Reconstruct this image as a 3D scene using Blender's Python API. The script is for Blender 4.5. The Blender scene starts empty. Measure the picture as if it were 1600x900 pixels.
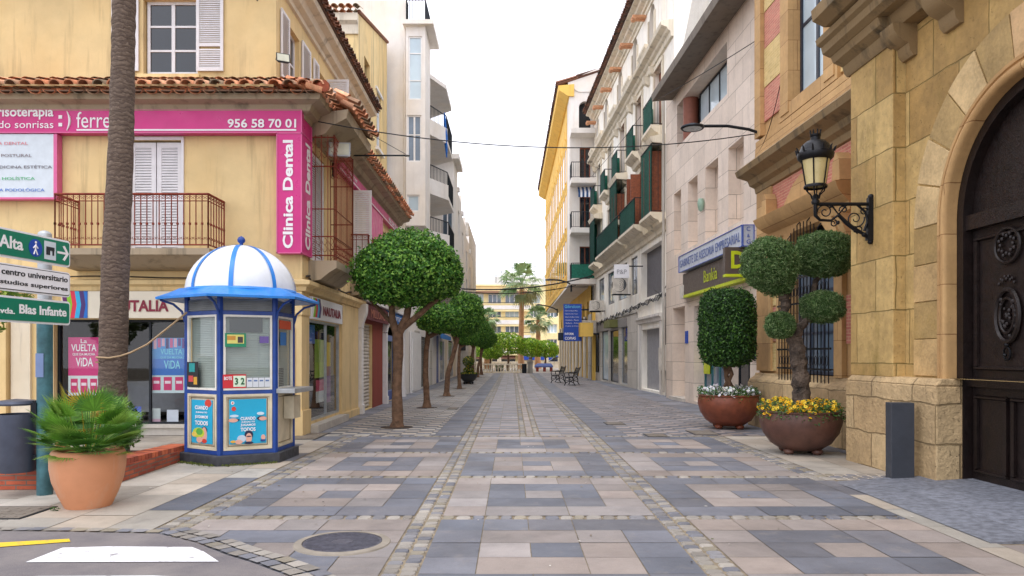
import bpy, math, random
from mathutils import Vector, Matrix, Euler, noise
RN = random.Random(11)
PI = math.pi
F, CX, CY, H = 1150.0, 800.0, 555.0, 1.6        # focal length in photo pixels, principal column, horizon row, eye height
scene = bpy.context.scene
COL = scene.collection

def gp(px, py):                                  # photo pixel on the ground -> x, y
    y = F*H/(py-CY); return ((px-CX)/F*y, y)
def pp(px, py, y): return Vector(((px-CX)/F*y, y, H+(CY-py)/F*y))

class Fr:                                        # a facade: u runs along the wall, z up, d out of the wall
    def __init__(s, o, D, n): s.o, s.D, s.n = o, D, n
    def p(s, u, z, d=0.0):
        return Vector((s.o[0]+s.D[0]*u+s.n[0]*d, s.o[1]+s.D[1]*u+s.n[1]*d, z))
    def at(s, px, py, d=0.0):
        a = (px-CX)/F; ox = s.o[0]+s.n[0]*d; oy = s.o[1]+s.n[1]*d
        u = (a*oy-ox)/(s.D[0]-a*s.D[1]); t = oy+u*s.D[1]
        return u, H+(CY-py)/F*t
    def u(s, px, d=0.0): return s.at(px, 555, d)[0]
    def z(s, px, py, d=0.0): return s.at(px, py, d)[1]
    def off(s, d): return Fr((s.o[0]+s.n[0]*d, s.o[1]+s.n[1]*d), s.D, s.n)
def RF(c, k=-0.0374): return Fr((c, 0), (k, 1), (-1, k))
def LF(c, k=-0.0078): return Fr((c, 0), (k, 1), (1, -k))
def FF(y, k=0.0): return Fr((0, y), (1, k), (k, -1))
def vf(p0, ang):                                 # frame from a point, u axis at ang degrees, n to its right
    a = math.radians(ang); return Fr((p0[0], p0[1]), (math.cos(a), math.sin(a)), (math.sin(a), -math.cos(a)))

class MB:
    def __init__(s): s.v, s.f, s.m, s.c, s.cm, s.cc = [], [], [], [], 0, (1, 1, 1)
    def poly(s, pts):
        n = len(s.v); s.v += [tuple(p) for p in pts]; s._f(range(n, n+len(pts))); return s
    def _f(s, idx): s.f.append(tuple(idx)); s.m.append(s.cm); s.c.append(s.cc)
    def hexa(s, p):                              # 8 points: bottom 4, top 4
        n = len(s.v); s.v += [tuple(q) for q in p]
        for q in ((3,2,1,0),(4,5,6,7),(0,1,5,4),(1,2,6,5),(2,3,7,6),(3,0,4,7)): s._f([n+i for i in q])
        return s
    def box(s, fr, u0, u1, z0, z1, d0, d1):
        return s.hexa([fr.p(u0,z0,d0),fr.p(u1,z0,d0),fr.p(u1,z0,d1),fr.p(u0,z0,d1),fr.p(u0,z1,d0),fr.p(u1,z1,d0),fr.p(u1,z1,d1),fr.p(u0,z1,d1)])
    def wb(s, x0, x1, y0, y1, z0, z1):
        return s.hexa([Vector(q) for q in ((x0,y0,z0),(x1,y0,z0),(x1,y1,z0),(x0,y1,z0),(x0,y0,z1),(x1,y0,z1),(x1,y1,z1),(x0,y1,z1))])
    def prism(s, pts, z0, z1):
        n = len(s.v); k = len(pts)
        s.v += [(p[0],p[1],z0) for p in pts]+[(p[0],p[1],z1) for p in pts]
        s._f([n+k-1-i for i in range(k)]); s._f([n+k+i for i in range(k)])
        for i in range(k): j = (i+1) % k; s._f((n+i,n+j,n+k+j,n+k+i))
        return s
    def fprism(s, fr, pts, d0, d1):              # outline in (u, z) given thickness d
        n = len(s.v); k = len(pts)
        s.v += [tuple(fr.p(p[0],p[1],d0)) for p in pts]+[tuple(fr.p(p[0],p[1],d1)) for p in pts]
        s._f([n+k-1-i for i in range(k)]); s._f([n+k+i for i in range(k)])
        for i in range(k): j = (i+1) % k; s._f((n+i,n+j,n+k+j,n+k+i))
        return s
    def prof(s, fr, u0, u1, pr, e0=0.0, e1=0.0): # moulding: section pr of (d, z) swept along u; e = mitre growth with d
        n = len(s.v); k = len(pr)
        s.v += [tuple(fr.p(u0-e0*d,z,d)) for d,z in pr]+[tuple(fr.p(u1+e1*d,z,d)) for d,z in pr]
        s._f([n+k-1-i for i in range(k)]); s._f([n+k+i for i in range(k)])
        for i in range(k): j = (i+1) % k; s._f((n+i,n+j,n+k+j,n+k+i))
        return s
    def tube(s, pts, r, n=8, closed=False, cap=True):
        pts = [Vector(p) for p in pts]; N = len(pts)
        rr = r if isinstance(r, (list, tuple)) else [r]*N
        st = len(s.v); prev = None
        for i, p in enumerate(pts):
            if closed: t = pts[(i+1) % N]-pts[i-1]
            else: t = pts[min(i+1, N-1)]-pts[max(i-1, 0)]
            if t.length < 1e-9: t = Vector((0, 0, 1))
            t.normalize()
            if prev is None:
                a = Vector((0, 0, 1)) if abs(t.z) < .9 else Vector((1, 0, 0)); x = t.cross(a).normalized()
            else:
                x = prev-t*prev.dot(t)
                x = x.normalized() if x.length > 1e-6 else t.orthogonal().normalized()
            prev = x; y = t.cross(x)
            for j in range(n):
                a = 2*PI*j/n; s.v.append(tuple(p+(x*math.cos(a)+y*math.sin(a))*rr[i]))
        for i in range(N if closed else N-1):
            for j in range(n):
                a = st+i*n+j; b = st+i*n+(j+1) % n; i2 = (i+1) % N
                s._f((a, b, st+i2*n+(j+1) % n, st+i2*n+j))
        if cap and not closed:
            s._f([st+n-1-j for j in range(n)]); s._f([st+(N-1)*n+j for j in range(n)])
        return s
    def lathe(s, c, pr, n=24, a0=0.0, cap=True, wob=0.0):
        st = len(s.v)
        for r, z in pr:
            for j in range(n):
                a = a0+2*PI*j/n; rj = r*(1+wob*math.sin(3*a+z*9))
                s.v.append((c[0]+rj*math.cos(a), c[1]+rj*math.sin(a), c[2]+z))
        for i in range(len(pr)-1):
            for j in range(n): s._f((st+i*n+j, st+i*n+(j+1) % n, st+(i+1)*n+(j+1) % n, st+(i+1)*n+j))
        if cap:
            s._f([st+n-1-j for j in range(n)]); s._f([st+(len(pr)-1)*n+j for j in range(n)])
        return s
    def ball(s, c, r, n=16, m=10):
        r = r if isinstance(r, (tuple, list)) else (r, r, r)
        st = len(s.v)
        for i in range(m+1):
            a = -PI/2+PI*i/m
            for j in range(n):
                b = 2*PI*j/n; s.v.append((c[0]+r[0]*math.cos(a)*math.cos(b), c[1]+r[1]*math.cos(a)*math.sin(b), c[2]+r[2]*math.sin(a)))
        for i in range(m):
            for j in range(n): s._f((st+i*n+j, st+i*n+(j+1) % n, st+(i+1)*n+(j+1) % n, st+(i+1)*n+j))
        return s
    def wall(s, fr, u0, u1, z0, z1, ops=(), dep=.22, d=0.0):
        us = sorted({u0, u1} | {o[0] for o in ops} | {o[1] for o in ops}); zs = sorted({z0, z1} | {o[2] for o in ops} | {o[3] for o in ops})
        us = [u for u in us if u0 <= u <= u1]; zs = [z for z in zs if z0 <= z <= z1]
        for a, b in zip(us, us[1:]):
            run = None
            for e, f in zip(zs, zs[1:]):
                cu, cz = (a+b)/2, (e+f)/2
                if any(o[0] < cu < o[1] and o[2] < cz < o[3] for o in ops):
                    if run: s.poly([fr.p(a,run[0],d),fr.p(b,run[0],d),fr.p(b,run[1],d),fr.p(a,run[1],d)]); run = None
                    continue
                run = (run[0], f) if run else (e, f)
            if run: s.poly([fr.p(a,run[0],d),fr.p(b,run[0],d),fr.p(b,run[1],d),fr.p(a,run[1],d)])
        for o in ops:
            a, b, e, f = o[:4]; g = d-(o[4] if len(o) > 4 else dep)
            s.poly([fr.p(a,e,d),fr.p(a,f,d),fr.p(a,f,g),fr.p(a,e,g)]); s.poly([fr.p(b,e,d),fr.p(b,f,d),fr.p(b,f,g),fr.p(b,e,g)])
            s.poly([fr.p(a,e,d),fr.p(b,e,d),fr.p(b,e,g),fr.p(a,e,g)]); s.poly([fr.p(a,f,d),fr.p(b,f,d),fr.p(b,f,g),fr.p(a,f,g)])
        return s
    def archfill(s, fr, u0, u1, zs, ztop, dep, d=0.0, n=20):  # fills the corners above a round arch and lines its soffit
        uc, r = (u0+u1)/2, (u1-u0)/2
        pts = [(uc-r*math.cos(PI*i/n), zs+r*math.sin(PI*i/n)) for i in range(n+1)]
        for (a, z), (b, w) in zip(pts, pts[1:]):
            s.poly([fr.p(a,z,d),fr.p(b,w,d),fr.p(b,ztop,d),fr.p(a,ztop,d)])
            s.poly([fr.p(a,z,d),fr.p(b,w,d),fr.p(b,w,d-dep),fr.p(a,z,d-dep)])
        return s
    def islands(s, name, mat, parent=None, **kw):  # one part object per separate piece
        par = list(range(len(s.v)))
        def fd(i):
            while par[i] != i: par[i] = par[par[i]]; i = par[i]
            return i
        for f in s.f:
            a = fd(f[0])
            for q in f[1:]: par[fd(q)] = a
        grp = {}
        for k, f in enumerate(s.f): grp.setdefault(fd(f[0]), []).append(k)
        for ks in grp.values():
            m = MB(); mp = {}
            for k in ks:
                ids = []
                for q in s.f[k]:
                    if q not in mp: mp[q] = len(m.v); m.v.append(s.v[q])
                    ids.append(mp[q])
                m.cc = s.c[k]; m._f(ids)
            m.build(name, mat, parent, **kw)
    def build(s, name, mat, parent=None, smooth=None, recalc=True, bevel=0, loc=None):
        me = bpy.data.meshes.new(name)
        if parent is not None: o0 = WLOC[parent.name]
        elif loc is not None: o0 = Vector(loc)
        else:
            xs = [v[0] for v in s.v]; ys = [v[1] for v in s.v]; zs = [v[2] for v in s.v]
            o0 = Vector(((min(xs)+max(xs))/2, (min(ys)+max(ys))/2, min(zs)))
        me.from_pydata([(v[0]-o0.x, v[1]-o0.y, v[2]-o0.z) for v in s.v], [], s.f)
        for m in (mat if isinstance(mat, (list, tuple)) else [mat]): me.materials.append(m)
        me.polygons.foreach_set('material_index', s.m)
        if any(c != (1, 1, 1) for c in s.c):
            at = me.attributes.new('Col', 'FLOAT_COLOR', 'FACE')
            fl = []
            for c in s.c: fl += [c[0], c[1], c[2], 1.0]
            at.data.foreach_set('color', fl)
        if recalc:
            import bmesh
            bm = bmesh.new(); bm.from_mesh(me); bmesh.ops.recalc_face_normals(bm, faces=bm.faces); bm.to_mesh(me); bm.free()
        if smooth is not None:
            me.shade_smooth(); me.set_sharp_from_angle(angle=math.radians(smooth))
        ob = bpy.data.objects.new(name, me); COL.objects.link(ob)
        if parent is not None:
            ob.parent = parent; WLOC[ob.name] = o0.copy()
        else:
            ob.location = o0; WLOC[ob.name] = o0.copy()
        if bevel:
            b = ob.modifiers.new('bevel', 'BEVEL'); b.width = bevel; b.segments = 2; b.limit_method = 'ANGLE'; b.angle_limit = math.radians(40)
        return ob
WLOC = {}
def tag(o, label=None, cat=None, group=None, kind=None):
    if label: o['label'] = label
    if cat: o['category'] = cat
    if group: o['group'] = group
    if kind: o['kind'] = kind
    return o
def thing(name, label, cat, loc, group=None):
    o = bpy.data.objects.new(name, None); COL.objects.link(o); o.location = loc; o.empty_display_size = .2
    WLOC[o.name] = Vector(loc); return tag(o, label, cat, group)
def dup(root, loc, rotz=0.0, label=None, scale=None, group=None):
    def cp(o, par):
        c = o.copy(); COL.objects.link(c)
        if par is not None: c.parent = par
        for ch in list(o.children): cp(ch, c)
        return c
    r = cp(root, None); r.location = loc; r.rotation_euler = (0, 0, rotz)
    if scale: r.scale = scale
    if label: r['label'] = label
    if group: r['group'] = group
    return r

# ------------------------------------------------------------ materials
def lin(*c): return tuple((x/12.92 if x <= .04045 else ((x+.055)/1.055)**2.4) for x in [v/255. for v in c])
MATS = {}
class N:
    def __init__(s, name):
        s.mat = bpy.data.materials.new(name); s.mat.use_nodes = True; s.nt = s.mat.node_tree; s.nt.nodes.clear()
        s.out = s.nt.nodes.new('ShaderNodeOutputMaterial')
        s.b = s.nt.nodes.new('ShaderNodeBsdfPrincipled'); s.nt.links.new(s.b.outputs[0], s.out.inputs[0])
    def n(s, t, ins=None, **kw):
        nd = s.nt.nodes.new('ShaderNode'+t)
        for k, v in kw.items(): setattr(nd, k, v)
        for k, v in (ins or {}).items(): s.set(nd.inputs[k], v)
        return nd
    def set(s, sock, v):
        if isinstance(v, bpy.types.NodeSocket): s.nt.links.new(v, sock)
        elif isinstance(v, tuple) and len(v) == 3 and sock.type == 'RGBA': sock.default_value = (*v, 1)
        else: sock.default_value = v
    def math(s, op, a, b=0.0, cl=False): nd = s.n('Math', {0: a, 1: b}, operation=op, use_clamp=cl); return nd.outputs[0]
    def mix(s, f, a, b, blend='MIX'):
        nd = s.n('Mix', data_type='RGBA', blend_type=blend, clamp_factor=True); s.set(nd.inputs[0], f); s.set(nd.inputs[6], a); s.set(nd.inputs[7], b); return nd.outputs[2]
    def pos(s): return s.n('NewGeometry').outputs['Position']
    def noise(s, scale, vec=None, detail=4, rough=.55, dist=0.0):
        nd = s.n('TexNoise', {'Scale': scale, 'Detail': detail, 'Roughness': rough, 'Distortion': dist})
        s.set(nd.inputs['Vector'], vec if vec is not None else s.pos()); return nd.outputs['Fac']
    def ramp(s, f, a, b, lo=0.0, hi=1.0):
        nd = s.n('MapRange', {0: f, 1: a, 2: b, 3: lo, 4: hi}, clamp=True); return nd.outputs[0]
    def scalev(s, v, sc): return s.n('VectorMath', {0: v, 1: sc}, operation='MULTIPLY').outputs[0]
    def bump(s, h, dist, strength=1.0, prev=None):
        nd = s.n('Bump', {'Height': h, 'Distance': dist, 'Strength': strength})
        if prev is not None: s.set(nd.inputs['Normal'], prev)
        return nd.outputs[0]
    def boxuv(s):
        g = s.n('NewGeometry'); p = s.n('SeparateXYZ', {0: g.outputs['Position']}); q = s.n('SeparateXYZ', {0: g.outputs['True Normal']})
        ax = s.math('ABSOLUTE', q.outputs[0]); ay = s.math('ABSOLUTE', q.outputs[1])
        t = s.math('GREATER_THAN', ax, ay)
        u = s.math('ADD', s.math('MULTIPLY', p.outputs[1], t), s.math('MULTIPLY', p.outputs[0], s.math('SUBTRACT', 1.0, t)))
        return s.n('CombineXYZ', {0: u, 1: p.outputs[2], 2: 0.0}).outputs[0]
    def fin(s, col, rough=.6, nrm=None, metal=0.0, spec=None, coat=0.0):
        s.set(s.b.inputs['Base Color'], col); s.set(s.b.inputs['Roughness'], rough); s.set(s.b.inputs['Metallic'], metal)
        if nrm is not None: s.set(s.b.inputs['Normal'], nrm)
        if spec is not None: s.set(s.b.inputs['Specular IOR Level'], spec)
        if coat: s.set(s.b.inputs['Coat Weight'], coat)
        return s.mat

def plain(name, c, rough=.55, metal=0.0, var=.12, sc=6.0, bump=.001, bsc=60.0, coat=0.0, spec=None):
    if name in MATS: return MATS[name]
    k = N(name); nz = k.noise(sc, detail=5)
    f = k.ramp(nz, .3, .7, 1-var, 1+var)
    col = k.mix(1.0, c, k.n('CombineXYZ', {0: f, 1: f, 2: f}).outputs[0], 'MULTIPLY')
    rg = k.ramp(k.noise(sc*2.3), .3, .7, rough-.08, rough+.1)
    nr = k.bump(k.noise(bsc, detail=3), bump) if bump else None
    MATS[name] = k.fin(col, rg, nr, metal, spec, coat); return MATS[name]

def plaster(name, c, stain=(.28, .22, .15), amt=.35, var=.10, streak=.35, rough=.85, bumpd=.004):
    k = N(name); P = k.pos()
    big = k.noise(.45, P, 5, .6); med = k.noise(2.2, P, 6, .6)
    f = k.math('ADD', k.ramp(big, .3, .7, 1-var, 1+var*.6), k.ramp(med, .3, .7, -var*.5, var*.5))
    col = k.mix(1.0, c, k.n('CombineXYZ', {0: f, 1: f, 2: f}).outputs[0], 'MULTIPLY')
    hue = k.ramp(k.noise(.8, k.scalev(P, (1, 1, .5)), 4), .45, .75, 0, .35)
    col = k.mix(hue, col, tuple(min(1, q*w) for q, w in zip(c, (1.02, .86, .62))))
    st = k.noise(1.0, k.scalev(P, (3.5, 3.5, .28)), 6, .65)
    st2 = k.ramp(st, .52, .72, 0, streak)
    col = k.mix(st2, col, stain)
    bl = k.ramp(k.noise(.9, P, 8, .7), .6, .75, 0, amt)
    col = k.mix(bl, col, tuple(q*.62+s_*.15 for q, s_ in zip(c, stain)))
    h = k.math('ADD', k.noise(35, P, 4), k.math('MULTIPLY', k.noise(3, P, 3), 2.0))
    MATS[name] = k.fin(col, rough, k.bump(h, bumpd, .6)); return MATS[name]

def masonry(name, c1, c2, mortar, bw, bh, ms, var=.25, rough=.8, bumpd=.01, stain=None, smooth=.1, off=.5, dirty=.5, warp=.0):
    k = N(name); P = k.pos(); uv = k.boxuv()
    if warp:
        w = k.n('TexNoise', {'Scale': 2.5, 'Detail': 2}); k.set(w.inputs['Vector'], P)
        wv = k.n('VectorMath', {0: w.outputs['Color'], 1: (.5, .5, .5)}, operation='SUBTRACT').outputs[0]
        uv = k.n('VectorMath', {0: uv, 1: k.scalev(wv, (warp, warp, 0))}, operation='ADD').outputs[0]
    br = k.n('TexBrick', {'Color1': c1, 'Color2': c2, 'Mortar': mortar, 'Scale': 1.0, 'Mortar Size': ms, 'Mortar Smooth': smooth, 'Bias': 0.0, 'Brick Width': bw, 'Row Height': bh}, offset=off)
    k.set(br.inputs['Vector'], uv)
    a = k.noise(1.3, P, 6, .65); b = k.noise(9, P, 5, .6)
    f = k.math('ADD', k.ramp(a, .3, .7, 1-var*.7, 1+var*.5), k.ramp(b, .3, .7, -var*.35, var*.35))
    col = k.mix(1.0, br.outputs['Color'], k.n('CombineXYZ', {0: f, 1: f, 2: f}).outputs[0], 'MULTIPLY')
    if stain:
        s1 = k.ramp(k.noise(1.0, k.scalev(P, (1.6, 1.6, .5)), 7, .7), .54, .72, 0, dirty); col = k.mix(s1, col, stain)
    pit = k.ramp(k.noise(26, P, 6, .7), .62, .7, 0, 1); col = k.mix(k.math('MULTIPLY', pit, .35), col, tuple(q*.45 for q in c2))
    h = k.math('ADD', k.math('ADD', k.math('MULTIPLY', br.outputs['Fac'], -1.0), k.math('MULTIPLY', k.noise(18, P, 5), .5)), k.math('MULTIPLY', pit, -.4))
    MATS[name] = k.fin(col, rough, k.bump(h, bumpd)); return MATS[name]

def colmat(name, rough=.7, var=.2, sc=5, bumpd=.002, bsc=50, fallback=None, metal=0, spec=None, trans=0.0, stain=None):
    k = N(name); P = k.pos(); at = k.n('Attribute', attribute_name='Col', attribute_type='GEOMETRY').outputs['Color']
    f = k.math('ADD', k.ramp(k.noise(sc, P, 5), .3, .7, 1-var, 1+var*.7), k.ramp(k.noise(sc*12, P, 3), .3, .7, -var*.4, var*.4))
    col = k.mix(1.0, at, k.n('CombineXYZ', {0: f, 1: f, 2: f}).outputs[0], 'MULTIPLY')
    if stain: col = k.mix(k.ramp(k.noise(.9, P, 7, .7), .52, .72, 0, .45), col, stain)
    m = k.fin(col, rough, k.bump(k.noise(bsc, P, 4), bumpd) if bumpd else None, metal, spec)
    if trans:
        tr = k.n('BsdfTranslucent', {'Color': col}); mx = k.n('MixShader', {0: trans, 1: k.b.outputs[0], 2: tr.outputs[0]}); k.nt.links.new(mx.outputs[0], k.out.inputs[0])
    MATS[name] = m; return m

def glass(name, tint=(.75, .8, .8), refl=1.0):
    k = N(name); t = k.n('BsdfTransparent', {'Color': tint}); g = k.n('BsdfGlossy', {'Color': (refl,)*3, 'Roughness': .02})
    gm = k.n('NewGeometry'); c = k.math('ABSOLUTE', k.n('VectorMath', {0: gm.outputs['Normal'], 1: gm.outputs['Incoming']}, operation='DOT_PRODUCT').outputs['Value'])
    f = k.math('ADD', k.math('MULTIPLY', k.math('POWER', k.math('SUBTRACT', 1.0, c), 4.0), .9), .05, True)
    mx = k.n('MixShader', {0: f, 1: t.outputs[0], 2: g.outputs[0]}); k.nt.links.new(mx.outputs[0], k.out.inputs[0]); k.nt.nodes.remove(k.b)
    MATS[name] = k.mat; return k.mat

# ------------------------------------------------------------ shared builders
def text(s, fr, u, z, d, w=None, h=None, mat=None, parent=None, name='lettering', vert=False, bold=0.0, align='LEFT', italic=0.0, ext=.004, yflip=False):
    cu = bpy.data.curves.new('t', 'FONT'); cu.body = s; cu.size = 1.0; cu.offset = bold; cu.shear = italic; cu.resolution_u = 3; cu.space_line = .85
    to = bpy.data.objects.new('t', cu); COL.objects.link(to)
    dg = bpy.context.evaluated_depsgraph_get(); dg.update()
    me = bpy.data.meshes.new_from_object(to.evaluated_get(dg))
    bpy.data.objects.remove(to); bpy.data.curves.remove(cu)
    if not me.vertices: return None
    xs = [v.co.x for v in me.vertices]; ys = [v.co.y for v in me.vertices]
    x0, x1, y0, y1 = min(xs), max(xs), min(ys), max(ys)
    if h is None: k = w/(x1-x0); sx = sy = k
    elif w is None: k = h/(y1-y0); sx = sy = k
    else: sx = w/(x1-x0); sy = h/(y1-y0)
    W = (x1-x0)*sx
    mb = MB(); st = 0
    L = []
    for v in me.vertices:
        a = (v.co.x-x0)*sx; b = (v.co.y-y0)*sy
        if align == 'CENTER': a -= W/2
        if fr_flip(fr): a = -a
        if vert: uu, zz = u-b*(-1 if fr_flip(fr) else 1), z+abs(a)
        else: uu, zz = u+a, z+b
        L.append((uu, zz))
    mb.v = [tuple(fr.p(a, b, d)) for a, b in L]
    for p in me.polygons: mb._f(tuple(p.vertices))
    ob = mb.build(name, mat, parent, recalc=True)
    sm = ob.modifiers.new('thick', 'SOLIDIFY'); sm.thickness = ext; sm.offset = 0
    bpy.data.meshes.remove(me)
    return ob
def fr_flip(fr):                                 # True when u runs leftwards for someone facing the wall
    return (fr.D[0]*fr.n[1]-fr.D[1]*fr.n[0]) > 0

def window(parent, fr, u0, u1, z0, z1, d, cols=2, rows=2, fm=None, gm=None, fw=.05, dp=.05, name='window', mull=None):
    mb = MB()
    mb.box(fr, u0, u1, z0, z0+fw, d, d+dp); mb.box(fr, u0, u1, z1-fw, z1, d, d+dp)
    mb.box(fr, u0, u0+fw, z0+fw, z1-fw, d, d+dp); mb.box(fr, u1-fw, u1, z0+fw, z1-fw, d, d+dp)
    for i in range(1, cols):
        u = u0+(u1-u0)*i/cols; mb.box(fr, u-fw*.6, u+fw*.6, z0+fw, z1-fw, d+.002, d+dp-.004)
    zs = mull if mull else [z0+(z1-z0)*i/rows for i in range(1, rows)]
    for z in zs: mb.box(fr, u0+fw, u1-fw, z-fw*.35, z+fw*.35, d+.006, d+dp-.008)
    w = mb.build(name, fm, parent)
    g = MB(); g.poly([fr.p(u0+fw*.5,z0+fw*.5,d+.02),fr.p(u1-fw*.5,z0+fw*.5,d+.02),fr.p(u1-fw*.5,z1-fw*.5,d+.02),fr.p(u0+fw*.5,z1-fw*.5,d+.02)])
    g.build('pane', gm, w)
    return w
def shutter(parent, fr, u0, u1, z0, z1, d, mat, fw=.06, pitch=.05, split=None, dp=.035, name='shutter'):
    mb = MB(); a, b = min(u0, u1), max(u0, u1)
    mb.box(fr, a, a+fw, z0, z1, d, d+dp); mb.box(fr, b-fw, b, z0, z1, d, d+dp)
    mb.box(fr, a+fw, b-fw, z0, z0+fw, d+.001, d+dp-.001); mb.box(fr, a+fw, b-fw, z1-fw, z1, d+.001, d+dp-.001)
    if split: mb.box(fr, a+fw, b-fw, split-fw*.6, split+fw*.6, d+.001, d+dp-.001)
    z = z0+fw
    while z < z1-fw-.02:
        if not (split and abs(z+pitch/2-split) < fw):
            mb.hexa([fr.p(a+fw,z,d+dp-.006),fr.p(b-fw,z,d+dp-.006),fr.p(b-fw,z+pitch*.3,d+dp-.002),fr.p(a+fw,z+pitch*.3,d+dp-.002),
                     fr.p(a+fw,z+pitch*.75,d+.004),fr.p(b-fw,z+pitch*.75,d+.004),fr.p(b-fw,z+pitch*1.0,d+.008),fr.p(a+fw,z+pitch*1.0,d+.008)])
        z += pitch
    return mb.build(name, mat, parent)
def tiles(mb, fr, u0, u1, zl, zh, dl, dh, pitch=.22, rows=3, rng=RN, cols=None, r=None, keep=None):
    n = max(1, int(round((u1-u0)/pitch))); pt = (u1-u0)/n; r = r or pt*.40
    S = Vector((0, dh-dl, zh-zl)); L = math.hypot(S.y, S.z)
    ln = 1.0/rows
    base = cols or [lin(238,170,128), lin(226,150,108), lin(240,184,146), lin(206,140,104), lin(172,136,108), lin(150,132,108)]
    nx = (-(zh-zl)/L, (dh-dl)/L) ; nd, nz = (zh-zl)/L, -(dh-dl)/L
    if nz < 0: nd, nz = -nd, -nz
    for i in range(n):
        uc = u0+pt*(i+.5)
        for k in range(rows):
            for low in (True, False):
                c = rng.choice(base); j = rng.uniform(.8, 1.15); mb.cc = tuple(q*j for q in c)
                if keep and not keep(uc, dl+(dh-dl)*(k+.4)*ln): continue
                t0 = k*ln-(.12*ln if k else 0)+rng.uniform(-.006, .006); t1 = (k+1)*ln
                lift0, lift1 = (.028, .0)
                if low: ucc = uc-pt/2; hh = 0.0; sg = -1; 
                else: ucc = uc; hh = r*.75; sg = 1
                seg = 6; st = len(mb.v)
                for t, rr, lf in ((t0, r*1.08, lift0), (t1, r*.9, lift1)):
                    d = dl+(dh-dl)*t; z = zl+(zh-zl)*t
                    for q in range(seg+1):
                        a = PI*q/seg; ou = -math.cos(a)*rr; on = sg*math.sin(a)*rr*.8+hh+lf
                        mb.v.append(tuple(fr.p(ucc+ou, z+nz*on, d+nd*on)))
                for q in range(seg): mb._f((st+q, st+q+1, st+seg+2+q, st+seg+1+q))
                if not low and k == 0:           # visible thickness at the eave end
                    st2 = len(mb.v); d = dl; z = zl
                    for rr in (r*1.08, r*.86):
                        for q in range(seg+1):
                            a = PI*q/seg; on = math.sin(a)*rr*.8+hh+lift0; t = t0
                            mb.v.append(tuple(fr.p(ucc-math.cos(a)*rr, zl+(zh-zl)*t+nz*on, dl+(dh-dl)*t+nd*on)))
                    for q in range(seg): mb._f((st2+q, st2+q+1, st2+seg+2+q, st2+seg+1+q))
    mb.cc = (1, 1, 1)
def rail(parent, fr, pts, z0, z1, mat, pitch=.12, r=.008, name='railing', scroll=False, knob=False):
    """pts: list of (u,d) corners of the balcony front"""
    mb = MB()
    for (a, da), (b, db) in zip(pts, pts[1:]):
        pa, pb = fr.p(a, 0, da), fr.p(b, 0, db); L = (pb-pa).length
        up = Vector((0, 0, 1)); t = (pb-pa)/L
        mb.tube([pa+up*z1, pb+up*z1], r*2.2, 6); mb.tube([pa+up*(z0+.07), pb+up*(z0+.07)], r*1.4, 5)
        if scroll: mb.tube([pa+up*(z1-.13), pb+up*(z1-.13)], r*.9, 4)
        n = max(2, int(L/pitch))
        for i in range(n+1):
            q = pa+(pb-pa)*(i/n); mb.tube([q+up*(z0 if i in (0, n) else z0+.07), q+up*z1], r*(1.5 if i in (0, n) else 1), 4, cap=False)
            if knob: mb.tube([q+up*(z0+.45), q+up*(z0+.49)], r*2.2, 5)
            if scroll and i < n:
                w = L/n
                for zz, sg in ((z1-.07, 1), (z0+.2, -1)):
                    for sd in (-1, 1):
                        cc = q+t*(w/2+sd*w*.23)+up*zz; pl = []
                        for j in range(9):
                            a = j/8*1.6*PI; rr = w*.22*(1-j/8*.45)
                            pl.append(cc+t*(sd*math.cos(a)*rr)+up*(sg*math.sin(a)*rr))
                        pl.append(q+t*(w/2)+up*(zz-sg*.1)) if False else None
                        mb.tube(pl, r*.55, 3, cap=False)
    return mb.build(name, mat, parent)
def leaves(mb, shells, count, size, cols, rng, flat=.75, depth=.18, aspect=.5, bump=1.0):
    """shells: list of (centre, radii, weight, squareness). Leaf faces spread over the outer layer of each clump."""
    tot = sum(s[2] for s in shells)
    for c, r, w, sq in shells:
        c = Vector(c)
        for i in range(int(count*w/tot)):
            v = Vector((rng.gauss(0, 1), rng.gauss(0, 1), rng.gauss(0, 1)))
            if v.length < 1e-3: continue
            v.normalize()
            if sq:                                # superellipsoid, for clipped drums
                e = sq; rad = math.hypot(v.x, v.y); k = (rad**e+abs(v.z)**e)**(-1/e); q = v*k
            else: q = v
            bumpy = 1+bump*(.11*noise.noise(q*2.4+c*1.7)+.09*noise.noise(q*6.0+c))+(.09*rng.random() if rng.random() < .08 else 0)
            dd = 1-depth*rng.random()**1.8
            p = c+Vector((q.x*r[0], q.y*r[1], q.z*r[2]))*(bumpy*dd)
            nrm = Vector((v.x/r[0], v.y/r[1], v.z/r[2])).normalized()
            nrm = (nrm+Vector((rng.gauss(0, flat), rng.gauss(0, flat), rng.gauss(0, flat)))).normalized()
            t = nrm.orthogonal().normalized(); t.rotate(Matrix.Rotation(rng.random()*2*PI, 3, nrm)); b = nrm.cross(t)
            L = size*rng.uniform(.7, 1.3); W = L*aspect
            g = rng.choice(cols); j = rng.uniform(.75, 1.3); mb.cc = (g[0]*j, g[1]*j, g[2]*j)
            mb.poly([p-t*L*.5, p+b*W*.5-t*L*.05+nrm*L*.05, p+t*L*.5-nrm*L*.08, p-b*W*.5-t*L*.05+nrm*L*.05])
    mb.cc = (1, 1, 1)
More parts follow.
